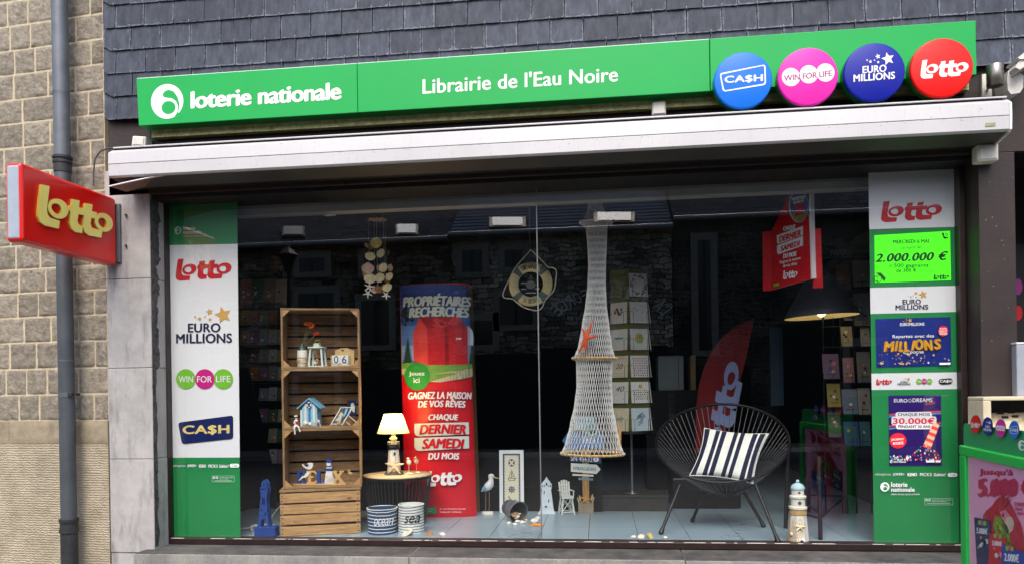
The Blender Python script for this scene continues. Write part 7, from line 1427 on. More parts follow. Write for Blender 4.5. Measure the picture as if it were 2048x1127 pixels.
# ---------------------------------------------------------------- pendant lamp
YL = 1.05; c = at(1643, 633, YL); s = mpp(c); o = thing('pendant_lamp', 'large dark grey cone pendant lamp with a cream inside above the chair', 'lamp', c)
gsh = M('lamp_dark_grey', (66, 70, 84), .5, var=.15, scale=8); inn = M('lamp_cream_inside', (240, 224, 172), .6, var=.04)
R_t = Matrix.Rotation(-.04, 4, 'Y'); mb = MB(s, T=R_t); mb.lathe([(70, 0), (70.5, 3), (66, 12), (30, 72), (13, 92), (10, 96), (10, 108), (0, 109)], (0, 0, 0), gsh, 56); mb.f = mb.f[:-1] if len(mb.f[-1]) > 4 else mb.f
mb.f = [f for f in mb.f if len(f) == 4]; mb.mi = mb.mi[:len(mb.f)]; mb.sm = mb.sm[:len(mb.f)]; mb.build('shade', o, local=True)
mb = MB(s, T=R_t); mb.lathe([(69.6, .2), (65, 12), (28, 71), (9, 95)], (0, 0, 0), inn, 56); n4 = [i for i, f in enumerate(mb.f) if len(f) == 4]; mb.f = [mb.f[i][::-1] for i in n4]; mb.mi = mb.mi[:len(n4)]; mb.sm = mb.sm[:len(n4)]; mb.build('shade_lining', o, local=True)
mb = MB(s, T=R_t); mb.cyl((0, 0, 95), (0, 0, 20), 5, black, n=16); mb.ell((0, 0, 9), (9, 9, 9), M('pendant_bulb_glow', (255, 224, 160), .3, var=0, emit=3), 16, 10); mb.build('bulb_holder', o, local=True)
mb = MB(s); mb.tube([(4, 0, 108), (5, 0, 240)], .9, black, 6); mb.build('cord', o, local=True)
pl = bpy.data.lights.new('pendant_light', 'POINT'); pl.energy = .7; pl.color = (1, .9, .72); pl.shadow_soft_size = .03; plo = bpy.data.objects.new('pendant_light', pl); COL.objects.link(plo); plo.parent = o; plo.location = (0, -.02, 24 * s)
# ---------------------------------------------------------------- hanging red cardboard house sign
PL0 = at(1543, 500, .72); PR0 = at(1620, 500, .42); hn = Vector((-(PR0.y - PL0.y) * -1, -(PR0.x - PL0.x), 0)).normalized()
if hn.y > 0: hn = -hn
e_ = (PR0 - PL0).normalized(); o = thing('hanging_sign', 'red house shaped cardboard lottery sign hanging above the pendant lamp', 'sign', (PL0 + PR0) / 2); sfh = onP(PL0, hn)
hr = M('sign_card_red', (204, 18, 30), .4, var=.05, scale=6); hr2 = M('sign_flap_red', (222, 40, 50), .45, var=.05)
def slab2(mb, pts, m, th=.004, side=None):
    a = [sfh(x, y, 0) for x, y in pts]; b_ = [p - hn * th for p in a]; n_ = len(pts); tri = tessellate_polygon([[Vector((x, y, 0)) for x, y in pts]]); mb.add(a, tri, m); mb.add(b_, [t_[::-1] for t_ in tri], m); mb.add(a + b_, [(i, (i + 1) % n_, n_ + (i + 1) % n_, n_ + i) for i in range(n_)], side or m)
out = [(1543, 580), (1543, 462), (1577, 393), (1582, 397), (1585, 428), (1605, 436), (1616, 427), (1618, 432), (1622, 558)]
mb = MB(); slab2(mb, out, hr, .004, print_white); front = mb.build('front_panel', o)
mb = MB(); A = [sfh(1618, 380, 0), sfh(1620.5, 379, 0), sfh(1625, 556, 0), sfh(1622, 558, 0)]; mb.add([p + hn * .0005 for p in A] + [p - hn * .03 for p in A], [(0, 1, 2, 3), (7, 6, 5, 4), (0, 1, 5, 4), (1, 2, 6, 5), (2, 3, 7, 6), (3, 0, 4, 7)], print_white); mb.build('white_edge', o)
mb = MB(); P = [(1525, 464), (1542.5, 462), (1542.5, 580.5), (1526, 581.5)]; a = [sfh(x, y, -.004) for x, y in P]; a = [p + Vector((0, .0, 0)) for p in a]; mb.add(a + [p - hn * .004 for p in a], [(0, 1, 2, 3), (7, 6, 5, 4), (0, 1, 5, 4), (1, 2, 6, 5), (2, 3, 7, 6), (3, 0, 4, 7)], hr2); mb.build('side_flap', o)
mb = MB(); P = [(1622.5, 459), (1641, 457), (1645, 575), (1626, 576)]; a = [sfh(x, y, -.032) for x, y in P]; mb.add(a + [p - hn * .004 for p in a], [(0, 1, 2, 3), (7, 6, 5, 4), (0, 1, 5, 4), (1, 2, 6, 5), (2, 3, 7, 6), (3, 0, 4, 7)], hr2); mb.build('side_flap', o)
mb = MB(); sfq = lambda x, y, h: sfh(x, y, h + .006); slab2(mb, [(1598.5 + 19.4 * math.cos(t_), 412 + 33 * math.sin(t_) - 1 * math.cos(t_)) for t_ in (2 * math.pi * i / 40 for i in range(40))], print_white, .003); mb.v = [tuple(Vector(v) + hn * .005) for v in mb.v]
cl = lambda pts: [(x, y) for x, y in pts]
mb.k = 2; mb.disc(1598, 412, 18, 31.5, sfq, M('badge_sky', (48, 90, 180), .4, var=.12, scale=8), 40)
mb.flat([(1583, 428), (1612, 424), (1608, 437), (1600, 442), (1592, 442), (1586, 436)], sfq, M('badge_grass', (150, 170, 70), .45, var=.2)); mb.flat([(1589, 410), (1592, 405), (1606, 402), (1609, 409), (1608, 429), (1590, 433)], sfq, gr_); mb.text('PROPRIÉTAIRES', 1584, 394, 1611, 402, sfq, print_white, -.2, .05, .1); mb.text('RECHERCHÉS', 1586, 402, 1608, 408, sfq, print_white, -.2, .05, .1); mb.flat([(1582, 405), (1586, 404), (1587, 412), (1583, 414)], sfq, tgreen); mb.build('round_badge', o)
mb = MB(); mb.text('CHAQUE', 1566, 453.5, 1591, 463.5, sfh, print_white, -.17, .05, .12)
mb.flat([(1553.5, 471), (1606, 452), (1606, 470), (1556, 488), (1554, 486)], sfh, print_white); mb.flat([(1554, 491), (1606, 472), (1606, 491), (1557, 509), (1554, 506)], sfh, print_white)
mb.text('DERNIER', 1558, 473, 1602, 484.5, sfh, hr, -.3, .055, .15); mb.text('SAMEDI', 1561, 492.5, 1600, 503, sfh, hr, -.3, .055, .15); mb.text('DU MOIS', 1566, 508, 1593, 517, sfh, print_white, -.2, .05, .12); mb.text('Gagnez la maison', 1559, 521.5, 1601, 529.5, sfh, print_white, -.22, .02); mb.text('de vos rêves', 1566, 528, 1594, 535, sfh, print_white, -.2, .02)
mb.shape(LOTTO, 1566, 541, 1595, 558.5, sfh, print_white, -.09); mb.flat([(1547, 568), (1558, 565), (1558, 571), (1547, 573)], sfh, lime); mb.build('lettering', front)
mb = MB(); t0, t1 = sfh(1580, 400, -.002), sfh(1619, 385, -.02); mb.tube([t0, t0 + Vector((0, 0, .3))], .001, line_, 5); mb.tube([t1, t1 + Vector((0, 0, .3))], .001, line_, 5); mb.build('hanging_line', o)
# ---------------------------------------------------------------- nautical picture, gull, bucket, lighthouses, chair, signpost
o, s, L = K('framed_picture', 'tall white framed nautical picture with boat, wheel and anchor on cream', 'picture', 1024, 1024, None)
T_ = Matrix.Rotation(-.06, 4, 'X'); a, b_ = L(1000, 1023), L(1049.5, 898); W0, W1, H = -24.5, 24.5, 124.5; frw = M('frame_white', (226, 232, 234), .45, var=.04)
mb = MB(s, T=T_); mb.prism([[(W0, 0), (W1, 0), (W1, H), (W0, H)], [(W0 + 7, 7), (W0 + 7, H - 7), (W1 - 7, H - 7), (W1 - 7, 7)]], -3, 2, frw); mb.build('frame', o, local=True)
mb = MB(s, T=T_); mb.box(W0 + 6, W1 - 6, -.6, 0, 6, H - 6, M('mat_navy', (34, 54, 90), .6, var=.08)); sf = lambda x, y, h: (x, -.62 - h * 60, y); mb.k = 4
mb.rect(W0 + 9, 9, W1 - 9, H - 9, sf, print_white)
for i in range(38):
    z = 10 + i * 2.85
    for x in (W0 + 9, W1 - 11): mb.rect(x, z, x + 2, z + 1.5, sf, print_black)
for i in range(10): mb.rect(W0 + 11.2 + i * 2.8, H - 11, W0 + 12.7 + i * 2.8, H - 9, sf, print_black)
mb.rect(W0 + 11.3, 11.5, W1 - 11.3, H - 11.5, sf, M('print_cream', (218, 214, 188), .55, var=.04)); ink = M('print_ink', (54, 62, 72), .6, var=.1)
mb.disc(0, 99, 6.6, 7.6, sf, ink, 28, .84); mb.disc(0, 99, 5.2, 6, sf, ink, 28, .55)
for a in range(4): t_ = math.pi / 4 + a * math.pi / 2; mb.flat([(5.6 * math.cos(t_ - .25), 99 + 6.4 * math.sin(t_ - .25)), (5.6 * math.cos(t_ + .25), 99 + 6.4 * math.sin(t_ + .25)), (2.6 * math.cos(t_ + .3), 99 + 3 * math.sin(t_ + .3)), (2.6 * math.cos(t_ - .3), 99 + 3 * math.sin(t_ - .3))], sf, print_white)
mb.flat([(-8, 68), (9, 69.5), (6, 63.5), (-5, 62.5)], sf, ink, [[(-6, 67), (6.6, 68), (4.8, 64.5), (-4.2, 63.8)]]); mb.rect(-.3, 68, .4, 86, sf, ink); mb.flat([(-.8, 84), (-.8, 70), (-6.5, 70)], sf, ink, [[(-1.3, 81), (-5.3, 70.8), (-1.3, 70.8)]]); mb.flat([(1, 84), (6, 71), (1, 71)], sf, ink, [[(1.5, 80), (4.8, 71.8), (1.5, 71.8)]])
nb_ = M('print_wheel_blue', (36, 64, 110), .6, var=.1); mb.disc(0, 46, 5.6, 5.6, sf, nb_, 28, .68); mb.disc(0, 46, 1.6, 1.6, sf, nb_, 12)
for a in range(8): t_ = a * math.pi / 4; d_ = Vector((math.cos(t_), math.sin(t_))); q = Vector((-d_.y, d_.x)) * .55; mb.flat([tuple(Vector((0, 46)) + d_ * 1 + q), tuple(Vector((0, 46)) + d_ * 8 + q), tuple(Vector((0, 46)) + d_ * 8 - q), tuple(Vector((0, 46)) + d_ * 1 - q)], sf, nb_)
mb.flat([(-6, 30), (-5, 31), (3, 22), (2, 21)], sf, ink); mb.disc(-6, 31, 1.8, 1.8, sf, ink, 14, .5); mb.flat([(-3, 19), (2, 17), (7, 22), (8, 28), (6, 26), (5, 22), (2, 19.5), (-1, 20.5)], sf, ink); mb.build('print', o, local=True)
o, s, L = K('seagull_figurine', 'white and blue wooden seagull on wire legs beside the framed picture', 'figurine', 978, 1027, None)
wwood = M('gull_white', (216, 222, 224), .6, var=.12, scale=40); bw = M('gull_wing_blue', (110, 156, 190), .6, var=.2, scale=30)
pts = [(962.5, 982), (966, 979.5), (971, 976), (976, 972), (980, 967), (982, 961), (982, 956), (981, 951.5)]; rs = [1, 3, 6.4, 8.4, 8, 5.6, 4.5, 5.2]
mb = MB(s); mb.tube([(L(x, y)[0], 0, L(x, y)[1]) for x, y in pts], rs, wwood, 16); mb.ell((L(982.5, 951)[0], 0, L(982.5, 951)[1]), (6.2, 5, 4.8), wwood, 16, 10); mb.build('body', o, local=True)
mb = MB(s); mb.ell((L(970, 975)[0], -5.2, L(970, 975)[1]), (8.5, 2.4, 4.4), bw, 16, 8, Matrix.Rotation(-.75, 3, 'Y')); mb.build('wing', o, local=True)
mb = MB(s); p, q = L(987, 953), L(999.5, 956); mb.tube([(p[0], 0, p[1]), (q[0], 0, q[1])], [1.6, .4], M('gull_beak', (214, 190, 120), .5, var=.1), 8); mb.build('beak', o, local=True)
mb = MB(s); p = L(984.5, 950.5); mb.ell((p[0], -4.6, p[1]), (.8, .6, .8), print_black, 8, 6); mb.build('eye', o, local=True)
for x0, y0, x1 in ((971.5, 983, 970.5), (978.5, 982, 977.5)):
    mb = MB(s); p, q = L(x0, y0), L(x1, 1021); mb.tube([(p[0], 0, p[1]), (q[0] + 1, 0, q[1] + 3), (q[0] - 1.2, 0, q[1] + 1), (q[0], 0, 4)], .7, M('rusty_wire', (150, 128, 104), .5, .4, var=.2), 6); mb.build('leg', o, local=True)
mb = MB(s); mb.lathe([(12, 0), (12, 4), (11, 5), (0, 5)], (-2.5, 0, 0), offw, 18); mb.v = [(v[0], v[1] * .6, v[2]) for v in mb.v]; mb.build('base', o, local=True)
o, s, L = K('zinc_bucket', 'grey zinc bucket tipped on its side spilling shells by the picture', 'bucket', 1028, 1041, None)
zn = M('bucket_zinc', (120, 132, 138), .45, .5, var=.25, scale=20); ax_ = Vector((.62, -.74, -.16)).normalized(); cR = 22.0; mid = Vector((3, -2, 21)); bk0 = mid - ax_ * 26; bk1 = mid + ax_ * 12
mb = MB(s); mb.tube([bk0, bk0 + ax_ * .5, mid, bk1], [.1, 16, 19.5, cR], zn, 32, cap=False); mb.tube([bk1, mid, bk0 + ax_ * 1.6, bk0 + ax_ * 1.2], [cR - 1, 18.8, 15.2, .1], M('bucket_inside', (96, 98, 96), .5, .5, var=.2, scale=20), 32, cap=False); mb.build('body', o, local=True)
mb = MB(s); u_ = ax_.orthogonal().normalized(); mb.ring(bk1, cR - .3, .9, zn, 40, 8, (u_, ax_.cross(u_))); mb.ring(bk0 + ax_ * 18, 18.6, .6, zn, 40, 6, (u_, ax_.cross(u_))); mb.build('rim', o, local=True)
BL = Vector(o.location); rn = random.Random(17)
def pebble_shell(p, R, m, lab, grp, kind=0):
    mb = MB(); fn = lambda v: v + Vector((0, 0, .25 * R * noise.noise(v * (2 / R)))); 
    if kind == 0: mb.ell((0, 0, 0), (R, R * .8, R * .6), m, 12, 8, Matrix.Rotation(rn.uniform(0, 3), 3, 'Z'), fn)
    elif kind == 1: scallop(mb, (0, 0, 0), R, m, rn.uniform(-1, 1), rn.uniform(-1.2, -.5), rn.uniform(-1, 1))
    else:
        ang_ = rn.uniform(-1, 1); d_ = Vector((math.cos(ang_), math.sin(ang_), .1)); mb.tube([d_ * R * (t_ - .5) * 2 for t_ in (0, .15, .3, .45, .6, .8, 1)], [R * q for q in (.15, .42, .55, .48, .4, .24, .04)], m, 12)
    lo = min(v[2] for v in mb.v); return tag(mb.build('seashell', None, org=p, local=True), lab, 'shell', grp)
for i in range(16):
    t_ = rn.uniform(-10, 12); a = rn.uniform(-.9, .9); rr_ = rn.uniform(.5, .8) * 17; dn = Vector((0, 0, -1)); dn = (dn - ax_ * dn.dot(ax_)).normalized(); sdv = ax_.cross(dn); p = BL + (mid + ax_ * t_ + (dn * math.cos(a) + sdv * math.sin(a)) * rr_ + Vector((0, 0, 1.5))) * s
    pebble_shell(p, rn.uniform(.012, .019), rn.choice((sc, sp_, offw, sbr)), 'small pale shell heaped inside the tipped zinc bucket', 'shells inside the tipped bucket', rn.choice((0, 1, 2)))
for (px, py, R, m, kd, lab) in ((1046, 1032, .021, sp_, 1, 'round pinkish shell at the lip of the tipped bucket'), (1036, 1044, .022, offw, 2, 'white spiral shell spilled below the bucket lip'), (1046, 1046, .024, offw, 2, 'long white spiral shell spilled right of the bucket lip'), (1053, 1041, .016, sp_, 0, 'small pink shell among those spilled from the bucket'), (1018, 1047, .017, offw, 0, 'small white shell on the tiles left of the spilled heap'), (1030, 1050, .019, offw, 0, 'small white shell on the tiles in front of the spilled heap'), (1069, 1045, .033, offw, 0, 'larger flat white shell on the tiles beside the glass joint'), (1075, 1039, .026, offw, 0, 'white shell on the tiles behind the larger flat white one'), (816, 1069, .036, ccream, 1, 'cream scallop on the tiles in front of the white sea basket'), (858, 1068, .024, sbr, 1, 'brown striped shell by the glass right of the sea basket'), (884, 1069, .019, offw, 1, 'white cockle by the glass left of the totem foot'), (1267, 1075, .018, offw, 0, 'white flat shell by the glass, leftmost under the card rack'), (1282, 1074, .02, ccream, 1, 'cream cockle by the glass under the card rack'), (1299, 1074, .026, sy, 1, 'yellow scallop by the glass left of the chair foot'), (1331, 1076, .016, offw, 0, 'small white shell by the glass beside the chair foot')):
    p = atz(px, py, FLOOR); p.y = max(p.y, .245); p.z = FLOOR + R * (.45 if kd != 1 else .3); pebble_shell(p, R, m, lab, 'shells on the tiles', kd)
o = thing('starfish', 'bright orange starfish lying flat on the tiles beside white shells', 'starfish', atz(1074, 1050, FLOOR) + Vector((0, 0, .006))); mb = MB(); starfish(mb, (0, 0), .05, M('starfish_amber', (226, 146, 40), .6, var=.2, scale=60), 0, .3, th=.12); mb.v = [(v[0] * 1.1, v[2], max(-.005, v[1])) for v in mb.v]; mb.build('arms', o, local=True)
o, s, L = K('lighthouse_cutout', 'white weathered wooden lighthouse cutout with small holes by the miniature chair', 'lighthouse', 1093, 1026, None)
out = [(1078, 1027), (1078, 1022), (1080, 1022), (1084.5, 976), (1083, 976), (1083, 966), (1086, 965), (1085, 963), (1090, 958), (1092.5, 953), (1093.5, 953), (1096, 958), (1101, 963), (1100, 965), (1103.5, 966), (1103.5, 976), (1102, 976), (1108, 1021), (1110.5, 1022), (1110.5, 1027)]
hl = [[(1092 + 2.6 * math.cos(t_), 1012 + 2.6 * math.sin(t_)) for t_ in (2 * math.pi * i / 12 for i in range(12))], [(1096.5, 997), (1099, 997), (1099, 1003), (1096.5, 1003)], [(1087.5, 981), (1090, 980), (1089.5, 987), (1087.5, 987)]] + [[(x, 968), (x + 1.8, 968), (x + 1.8, 973), (x, 973)] for x in (1084.6, 1088, 1097, 1100.3)] + [[(1091.5, 964), (1095, 964), (1095, 970), (1091.5, 970)]]
mb = MB(s); mb.prism([PL_(L, out)] + [PL_(L, h_) for h_ in hl], -5, 3, M('whitewash', (206, 218, 226), .7, var=.12, scale=30, bump=.2)); mb.prism(PL_(L, [(1076, 1027), (1076, 1024), (1112, 1024), (1112, 1027)]), -8, 6, MATS['whitewash']); mb.v = [(v[0], v[1], max(0, v[2])) for v in mb.v]; tag(mb.build('cutout', o, local=True), 'x', 'x') and None
for k_ in ('label', 'category'): del bpy.data.objects[o.children[-1].name][k_]
o, s, L = K('lifeguard_chair', 'miniature white slatted lifeguard chair on a tall crossed frame', 'miniature chair', 1133, 1026, None)
cwh = M('chair_white', (216, 220, 214), .6, var=.08); Tz = Matrix.Rotation(.35, 4, 'Z')
for sx in (-1, 1):
    for sy in (-1, 1): mb = MB(s, T=Tz); mb.hexa([(sx * 13 - 1.4, sy * 11 - 1.4, 0), (sx * 13 + 1.4, sy * 11 - 1.4, 0), (sx * 13 + 1.4, sy * 11 + 1.4, 0), (sx * 13 - 1.4, sy * 11 + 1.4, 0), (sx * 9 - 1.2, sy * 8 - 1.2, 34), (sx * 9 + 1.2, sy * 8 - 1.2, 34), (sx * 9 + 1.2, sy * 8 + 1.2, 34), (sx * 9 - 1.2, sy * 8 + 1.2, 34)], cwh); mb.build('leg', o, local=True)
mb = MB(s, T=Tz)
for sy in (-1, 1): mb.cyl((-12, sy * 10.5, 5), (9, sy * 8.5, 31), .9, cwh, n=6); mb.cyl((12, sy * 10.5, 5), (-9, sy * 8.5, 31), .9, cwh, n=6); mb.box(-13, 13, sy * 10.5 - .8, sy * 10.5 + .8, 3.5, 5.5, cwh)
for sx in (-1, 1): mb.cyl((sx * 12.5, -10, 5), (sx * 9.5, 8, 31), .9, cwh, n=6)
mb.build('cross_brace', o, local=True)
mb = MB(s, T=Tz)
for i in range(5): mb.box(-11, 11, -10 + i * 4.2, -6.4 + i * 4.2, 34.5 - i * .2, 36 - i * .2, cwh)
mb.box(-12, 12, -12, -10.3, 31, 36.4, cwh); mb.build('seat', o, local=True)
mb = MB(s, T=Tz)
for i, hgt in enumerate((27, 30, 31, 30, 27)): x = -9 + i * 4.5; mb.hexa([(x - 1.9, 8, 35), (x + 1.9, 8, 35), (x + 1.9, 9.4, 35), (x - 1.9, 9.4, 35), (x * 1.1 - 1.9, 14, 35 + hgt), (x * 1.1 + 1.9, 14, 35 + hgt), (x * 1.1 + 1.9, 15.4, 35 + hgt), (x * 1.1 - 1.9, 15.4, 35 + hgt)], cwh, .3)
mb.box(-11, 11, 9.6, 11, 42, 44.5, cwh); mb.box(-11.5, 11.5, 13.5, 15, 55, 57.4, cwh); mb.build('backrest', o, local=True)
for sx in (-1, 1): mb = MB(s, T=Tz); mb.box(sx * 12.4 - 1.6, sx * 12.4 + 1.6, -12, 12, 45, 46.4, cwh); mb.box(sx * 12.4 - 1, sx * 12.4 + 1, -10, -8, 36, 45, cwh); mb.build('armrest', o, local=True)
o, s, L = K('signpost', 'wooden nautical signpost in a striped box with a white arrow reading EMBARCADERE', 'signpost', 1172, 1025, None)
mb = MB(s); pb_ = M('box_grey_wood', (160, 146, 124), .7, var=.2, scale=20)
for i in range(9): mb.box(-15 + i * 3.4, -12 + i * 3.4, -9, 8, 0, 21 - (i % 2) * .5, pb_, .4)
mb.box(-14, 14, -8, 7, .5, 20, M('box_dark_wood', (96, 86, 72), .8, var=.2)); mb.build('planter', o, local=True)
woodp = mat_wood('post_pine', (150, 108, 58), (200, 158, 100), ax=(14, 14, 1.2)); mb = MB(s); mb.box(-6, 7, -3, 2, 20, 175, woodp, .4); mb.build('post', o, local=True)
for P, m_, y_, tx in (([(1145, 950), (1145, 946.5), (1187, 948), (1187, 951.5)], offw, -4.2, None), ([(1157, 954), (1157, 958.5), (1186, 959.5), (1186, 955)], M('slat_blue_grey', (120, 146, 160), .6, var=.15), -4.2, None), ([(1139.5, 908), (1139.5, 922), (1202, 925), (1202, 911)], M('plate_navy', (40, 66, 96), .55, var=.1), -4, ('SN 45632', 1142, 910.5, 1185, 920, print_white)), ([(1142, 925), (1142, 942), (1193, 946), (1201, 936.5), (1193, 927.5)], M('arrow_cream', (216, 222, 214), .6, var=.08), -5, ('EMBARCADERE', 1147, 931.5, 1192, 938, M('sign_slate', (70, 84, 96), .6, var=.1))), ([(1148, 832), (1148, 858), (1189, 858), (1189, 832)], M('plate_pale_blue', (150, 192, 206), .6, var=.1), -5, ('OCEAN', 1157, 837, 1182, 842, M('sign_slate', (70, 84, 96), .6, var=.1))), ([(1125, 880), (1136, 864), (1160, 864), (1160, 896), (1136, 896)], M('arrow_blue', (60, 118, 184), .6, var=.1), -5, None), ([(1161, 866), (1161, 895), (1207, 895), (1207, 866)], M('plate_mid_blue', (72, 128, 190), .6, var=.1), -5, ('BEACH', 1165, 872, 1190, 884, print_white))):
    mb = MB(s); mb.prism(PL_(L, P), y_, y_ + 1.4, m_)
    if tx: mb.text(*tx[:5], onL(1172, 1025, y_ - .05), tx[5], .05, .01)
    if tx and tx[0] == 'SN 45632': mb.disc(1192, 917, 5.5, 5, onL(1172, 1025, y_ - .05), print_white, 20); mb.text('R', 1190.5, 914.5, 1194, 919.5, onL(1172, 1025, y_ - .08), MATS['plate_navy'], 0, .02)
    mb.build('sign_board', o, local=True)
mb = MB(s); p = L(1184, 858); mb.ring((p[0], -8, p[1]), 11, 3, M('wreath_teal', (130, 186, 186), .7, var=.3, scale=60, bump=.5), 28, 8, ((1, 0, 0), (0, 0, 1))); mb.build('wreath', o, local=True)
mb = MB(s); reed = M('reed_head', (196, 176, 130), .8, var=.2)
for x, z, dx_ in ((-10, 30, -4), (-13, 26, -5), (11, 32, 4), (13, 27, 5)): mb.tube([(x * .5, -5, 18), (x, -5.5, z - 6)], .5, reed, 5); mb.ell((x + dx_ * .3, -5.5, z), (1.8, 1.8, 7), reed, 10, 8, Matrix.Rotation(dx_ * .06, 3, 'Y'))
starfish(mb, (0, 28), 12, M('starfish_tan', (206, 156, 92), .75, var=.25), -5.5, .2); mb.build('reed_decoration', o, local=True)
# white lighthouse at the right
o, s, L = K('lighthouse_ornament', 'white and pale blue wooden lighthouse wrapped with rope net at the window right', 'lighthouse', 1597, 1081, None); pbl = M('pale_blue_wood', (176, 208, 220), .55, var=.1, scale=30)
mb = MB(s); mb.lathe([(20, 0), (15, 62), (0, 62)], (0, 0, 0), offw, 8, False, True); mb.build('tower', o, local=True)
mb = MB(s)
for i in range(5): mb.ring((0, 0, 54.5 + i * 2), 15.4 - i * .1, 1.15, twine, 32, 6)
mb.build('rope_band', o, local=True)
mb = MB(s); mb.lathe([(13, 62), (17.5, 65), (17.5, 69), (13, 70.5), (13.6, 70.5), (13.6, 86), (16, 87), (16, 90.5), (12, 92), (12, 104), (0, 104)], (0, 0, 0), offw, 28, False); mb.build('lantern_room', o, local=True)
mb = MB(s); mb.lathe([(13.5, 104), (14, 106.5), (11, 112), (5, 116), (0, 117)], (0, 0, 0), pbl, 28); mb.ell((0, 0, 119.5), (3.4, 3.4, 3.4), pbl, 14, 8); mb.build('dome', o, local=True)
for z in (78, 98): mb = MB(s); mb.cyl((0, -14.6 if z < 90 else -12.6, z), (0, -12, z), 3.6 if z < 90 else 2.4, M('porthole_brown', (96, 76, 66), .6, var=.1), n=16); mb.build('porthole', o, local=True)
mb = MB(s)
for i in range(9):
    for fam in (-1, 1): a0 = -1.9 + i * .22; mb.tube([((20.6 - t_ * 5.2) * .98 * math.sin(a0 + fam * t_ * .9), -(20.6 - t_ * 5.2) * .98 * math.cos(a0 + fam * t_ * .9), 2 + t_ * 46) for t_ in (k / 8 for k in range(9))], .4, twine, 4)
starfish(mb, (-1, 31), 11, stf, -18.6, .1, th=.12); mb.build('net_wrap', o, local=True)
mb = MB(s); mb.ell((-16, -12, 16), (3, 3, 4), offw, 10, 6); mb.build('float', o, local=True); mb = MB(s); mb.prism([(-1, 0), (5.5, 0), (5.5, 3.4), (2.2, 5.4), (-1, 3.4)], -19.2, -17.6, print_black); mb.build('door', o, local=True)
# ---------------------------------------------------------------- black storage box, stool, pale box, sensors
mb = MB(); a, b_ = at(1345, 1000, 1.45), at(1482, 1008, 1.45); mb.box(a.x, b_.x, 1.45, 1.85, FLOOR + .001, at(1400, 955, 1.45).z, black, .01); tag(mb.build('storage_box', org=((a.x + b_.x) / 2, 1.65, FLOOR)), 'black box on the tiles behind the string chair', 'box')
o = thing('bar_stool', 'black metal stool with crossed stretchers behind the white lighthouse', 'stool', atz(1640, 1040, FLOOR)); zs_ = at(1640, 905, .6).z
lp_ = [(1571, 1055), (1641, 1078), (1694, 1025), (1618, 1022)]; F_ = [atz(x, y, FLOOR + .001) for x, y in lp_]; cen = sum(F_, Vector()) / 4; T4 = []
for f in F_: t_ = f.lerp(cen, .12); t_.z = zs_; T4.append(t_); mb = MB(); mb.cyl(f, t_, .013, black, n=12); mb.build('leg', o)
mb = MB()
for i in range(4): mb.cyl(F_[i].lerp(T4[i], .25), F_[(i + 1) % 4].lerp(T4[(i + 1) % 4], .25), .007, black, n=8)
mb.cyl(F_[1].lerp(T4[1], .3), F_[3].lerp(T4[3], .1), .006, black, n=8); mb.build('stretcher', o)
mb = MB(); mb.prism([(cen.x - .2, zs_), (cen.x + .2, zs_), (cen.x + .2, zs_ + .03), (cen.x - .2, zs_ + .03)], cen.y - .18, cen.y + .18, black); mb.build('seat', o)
mb = MB(); a, b_ = at(1317, 780, 2.6), at(1367, 710, 2.6); mb.box(a.x, b_.x, 2.6, 2.9, a.z, b_.z, M('box_pale_grey', (196, 206, 206), .4, var=.05), .006); mb.box(b_.x - .05, b_.x - .046, 2.598, 2.6, a.z + .02, b_.z - .02, black); mb.box(a.x - .12, b_.x + .25, 2.5, 3.0, FLOOR + .001, a.z - .001, black); c_ = at(1389, 740, 2.6); mb.box(c_.x - .035, c_.x + .01, 2.6, 2.8, a.z, b_.z, M('strip_tan', (196, 170, 120), .5, var=.1)); tag(mb.build('pale_box', org=((a.x + b_.x) / 2, 2.7, FLOOR)), 'pale grey box on a black base deep behind the card rack', 'cabinet')  # plain pale box and tan strip set on a black base
c_ = at(655, 423, .9); mb = MB(); mb.lathe([(0, -.03), (.03, -.028), (.045, -.01), (.048, .02), (.03, .03), (.03, .2), (0, .2)], c_, jw, 20); mb.box(c_.x + .02, c_.x + .06, c_.y - .03, c_.y + .02, c_.z - .03, c_.z + .03, jw, .006); tag(mb.build('ceiling_sensor', org=c_), 'small white ceiling sensor near the top left of the window', 'sensor')
# ---------------------------------------------------------------- dark greeting-card racks at both ends
palet = {'pale blue': (150, 176, 196), 'grey': (150, 150, 150), 'cream': (206, 198, 176), 'pink': (196, 140, 156), 'teal': (84, 140, 146), 'orange': (196, 130, 76), 'white': (206, 208, 210), 'yellow': (196, 178, 90), 'mauve': (140, 116, 160), 'dark red': (120, 40, 56), 'green': (96, 130, 84), 'blue': (70, 100, 160)}
inkd = M('card_ink_dark', (60, 58, 62), .6, var=.1)
def rack_card(px0, py0, px1, py1, Y, colname, lab, grp, lean=.03, art=0):
    m_ = M('rack_card_' + colname.replace(' ', '_'), tuple(int(q * .8) for q in palet[colname]), .55, var=.1, scale=20); a, b_ = at(px0, py1, Y), at(px1, py0, Y); mb = MB(); W_, H_ = b_.x - a.x, b_.z - a.z
    mb.hexa([(a.x, Y, a.z), (b_.x, Y, a.z), (b_.x, Y + .006, a.z), (a.x, Y + .006, a.z), (a.x, Y + lean, b_.z), (b_.x, Y + lean, b_.z), (b_.x, Y + lean + .003, b_.z), (a.x, Y + lean + .003, b_.z)], m_)
    sf = lambda u, v, h: (a.x + W_ * u, Y + lean * (1 - v) - h, a.z + H_ * (1 - v))
    for i in range(5): x, y, r_ = rn.uniform(.25, .75), rn.uniform(.25, .75), rn.uniform(.06, .14); mb.disc(x, y, r_, r_ * W_ / H_, sf, rn.choice((inkd, cwhite, pinkp, wreath, inkb, gold)), 10)
    mb.rect(.2, .8, .8, .83, sf, inkd); return tag(mb.build('greeting_card', org=(a.x + W_ / 2, Y, a.z)), lab, 'card', grp)
YR = 1.62; rn = random.Random(31)
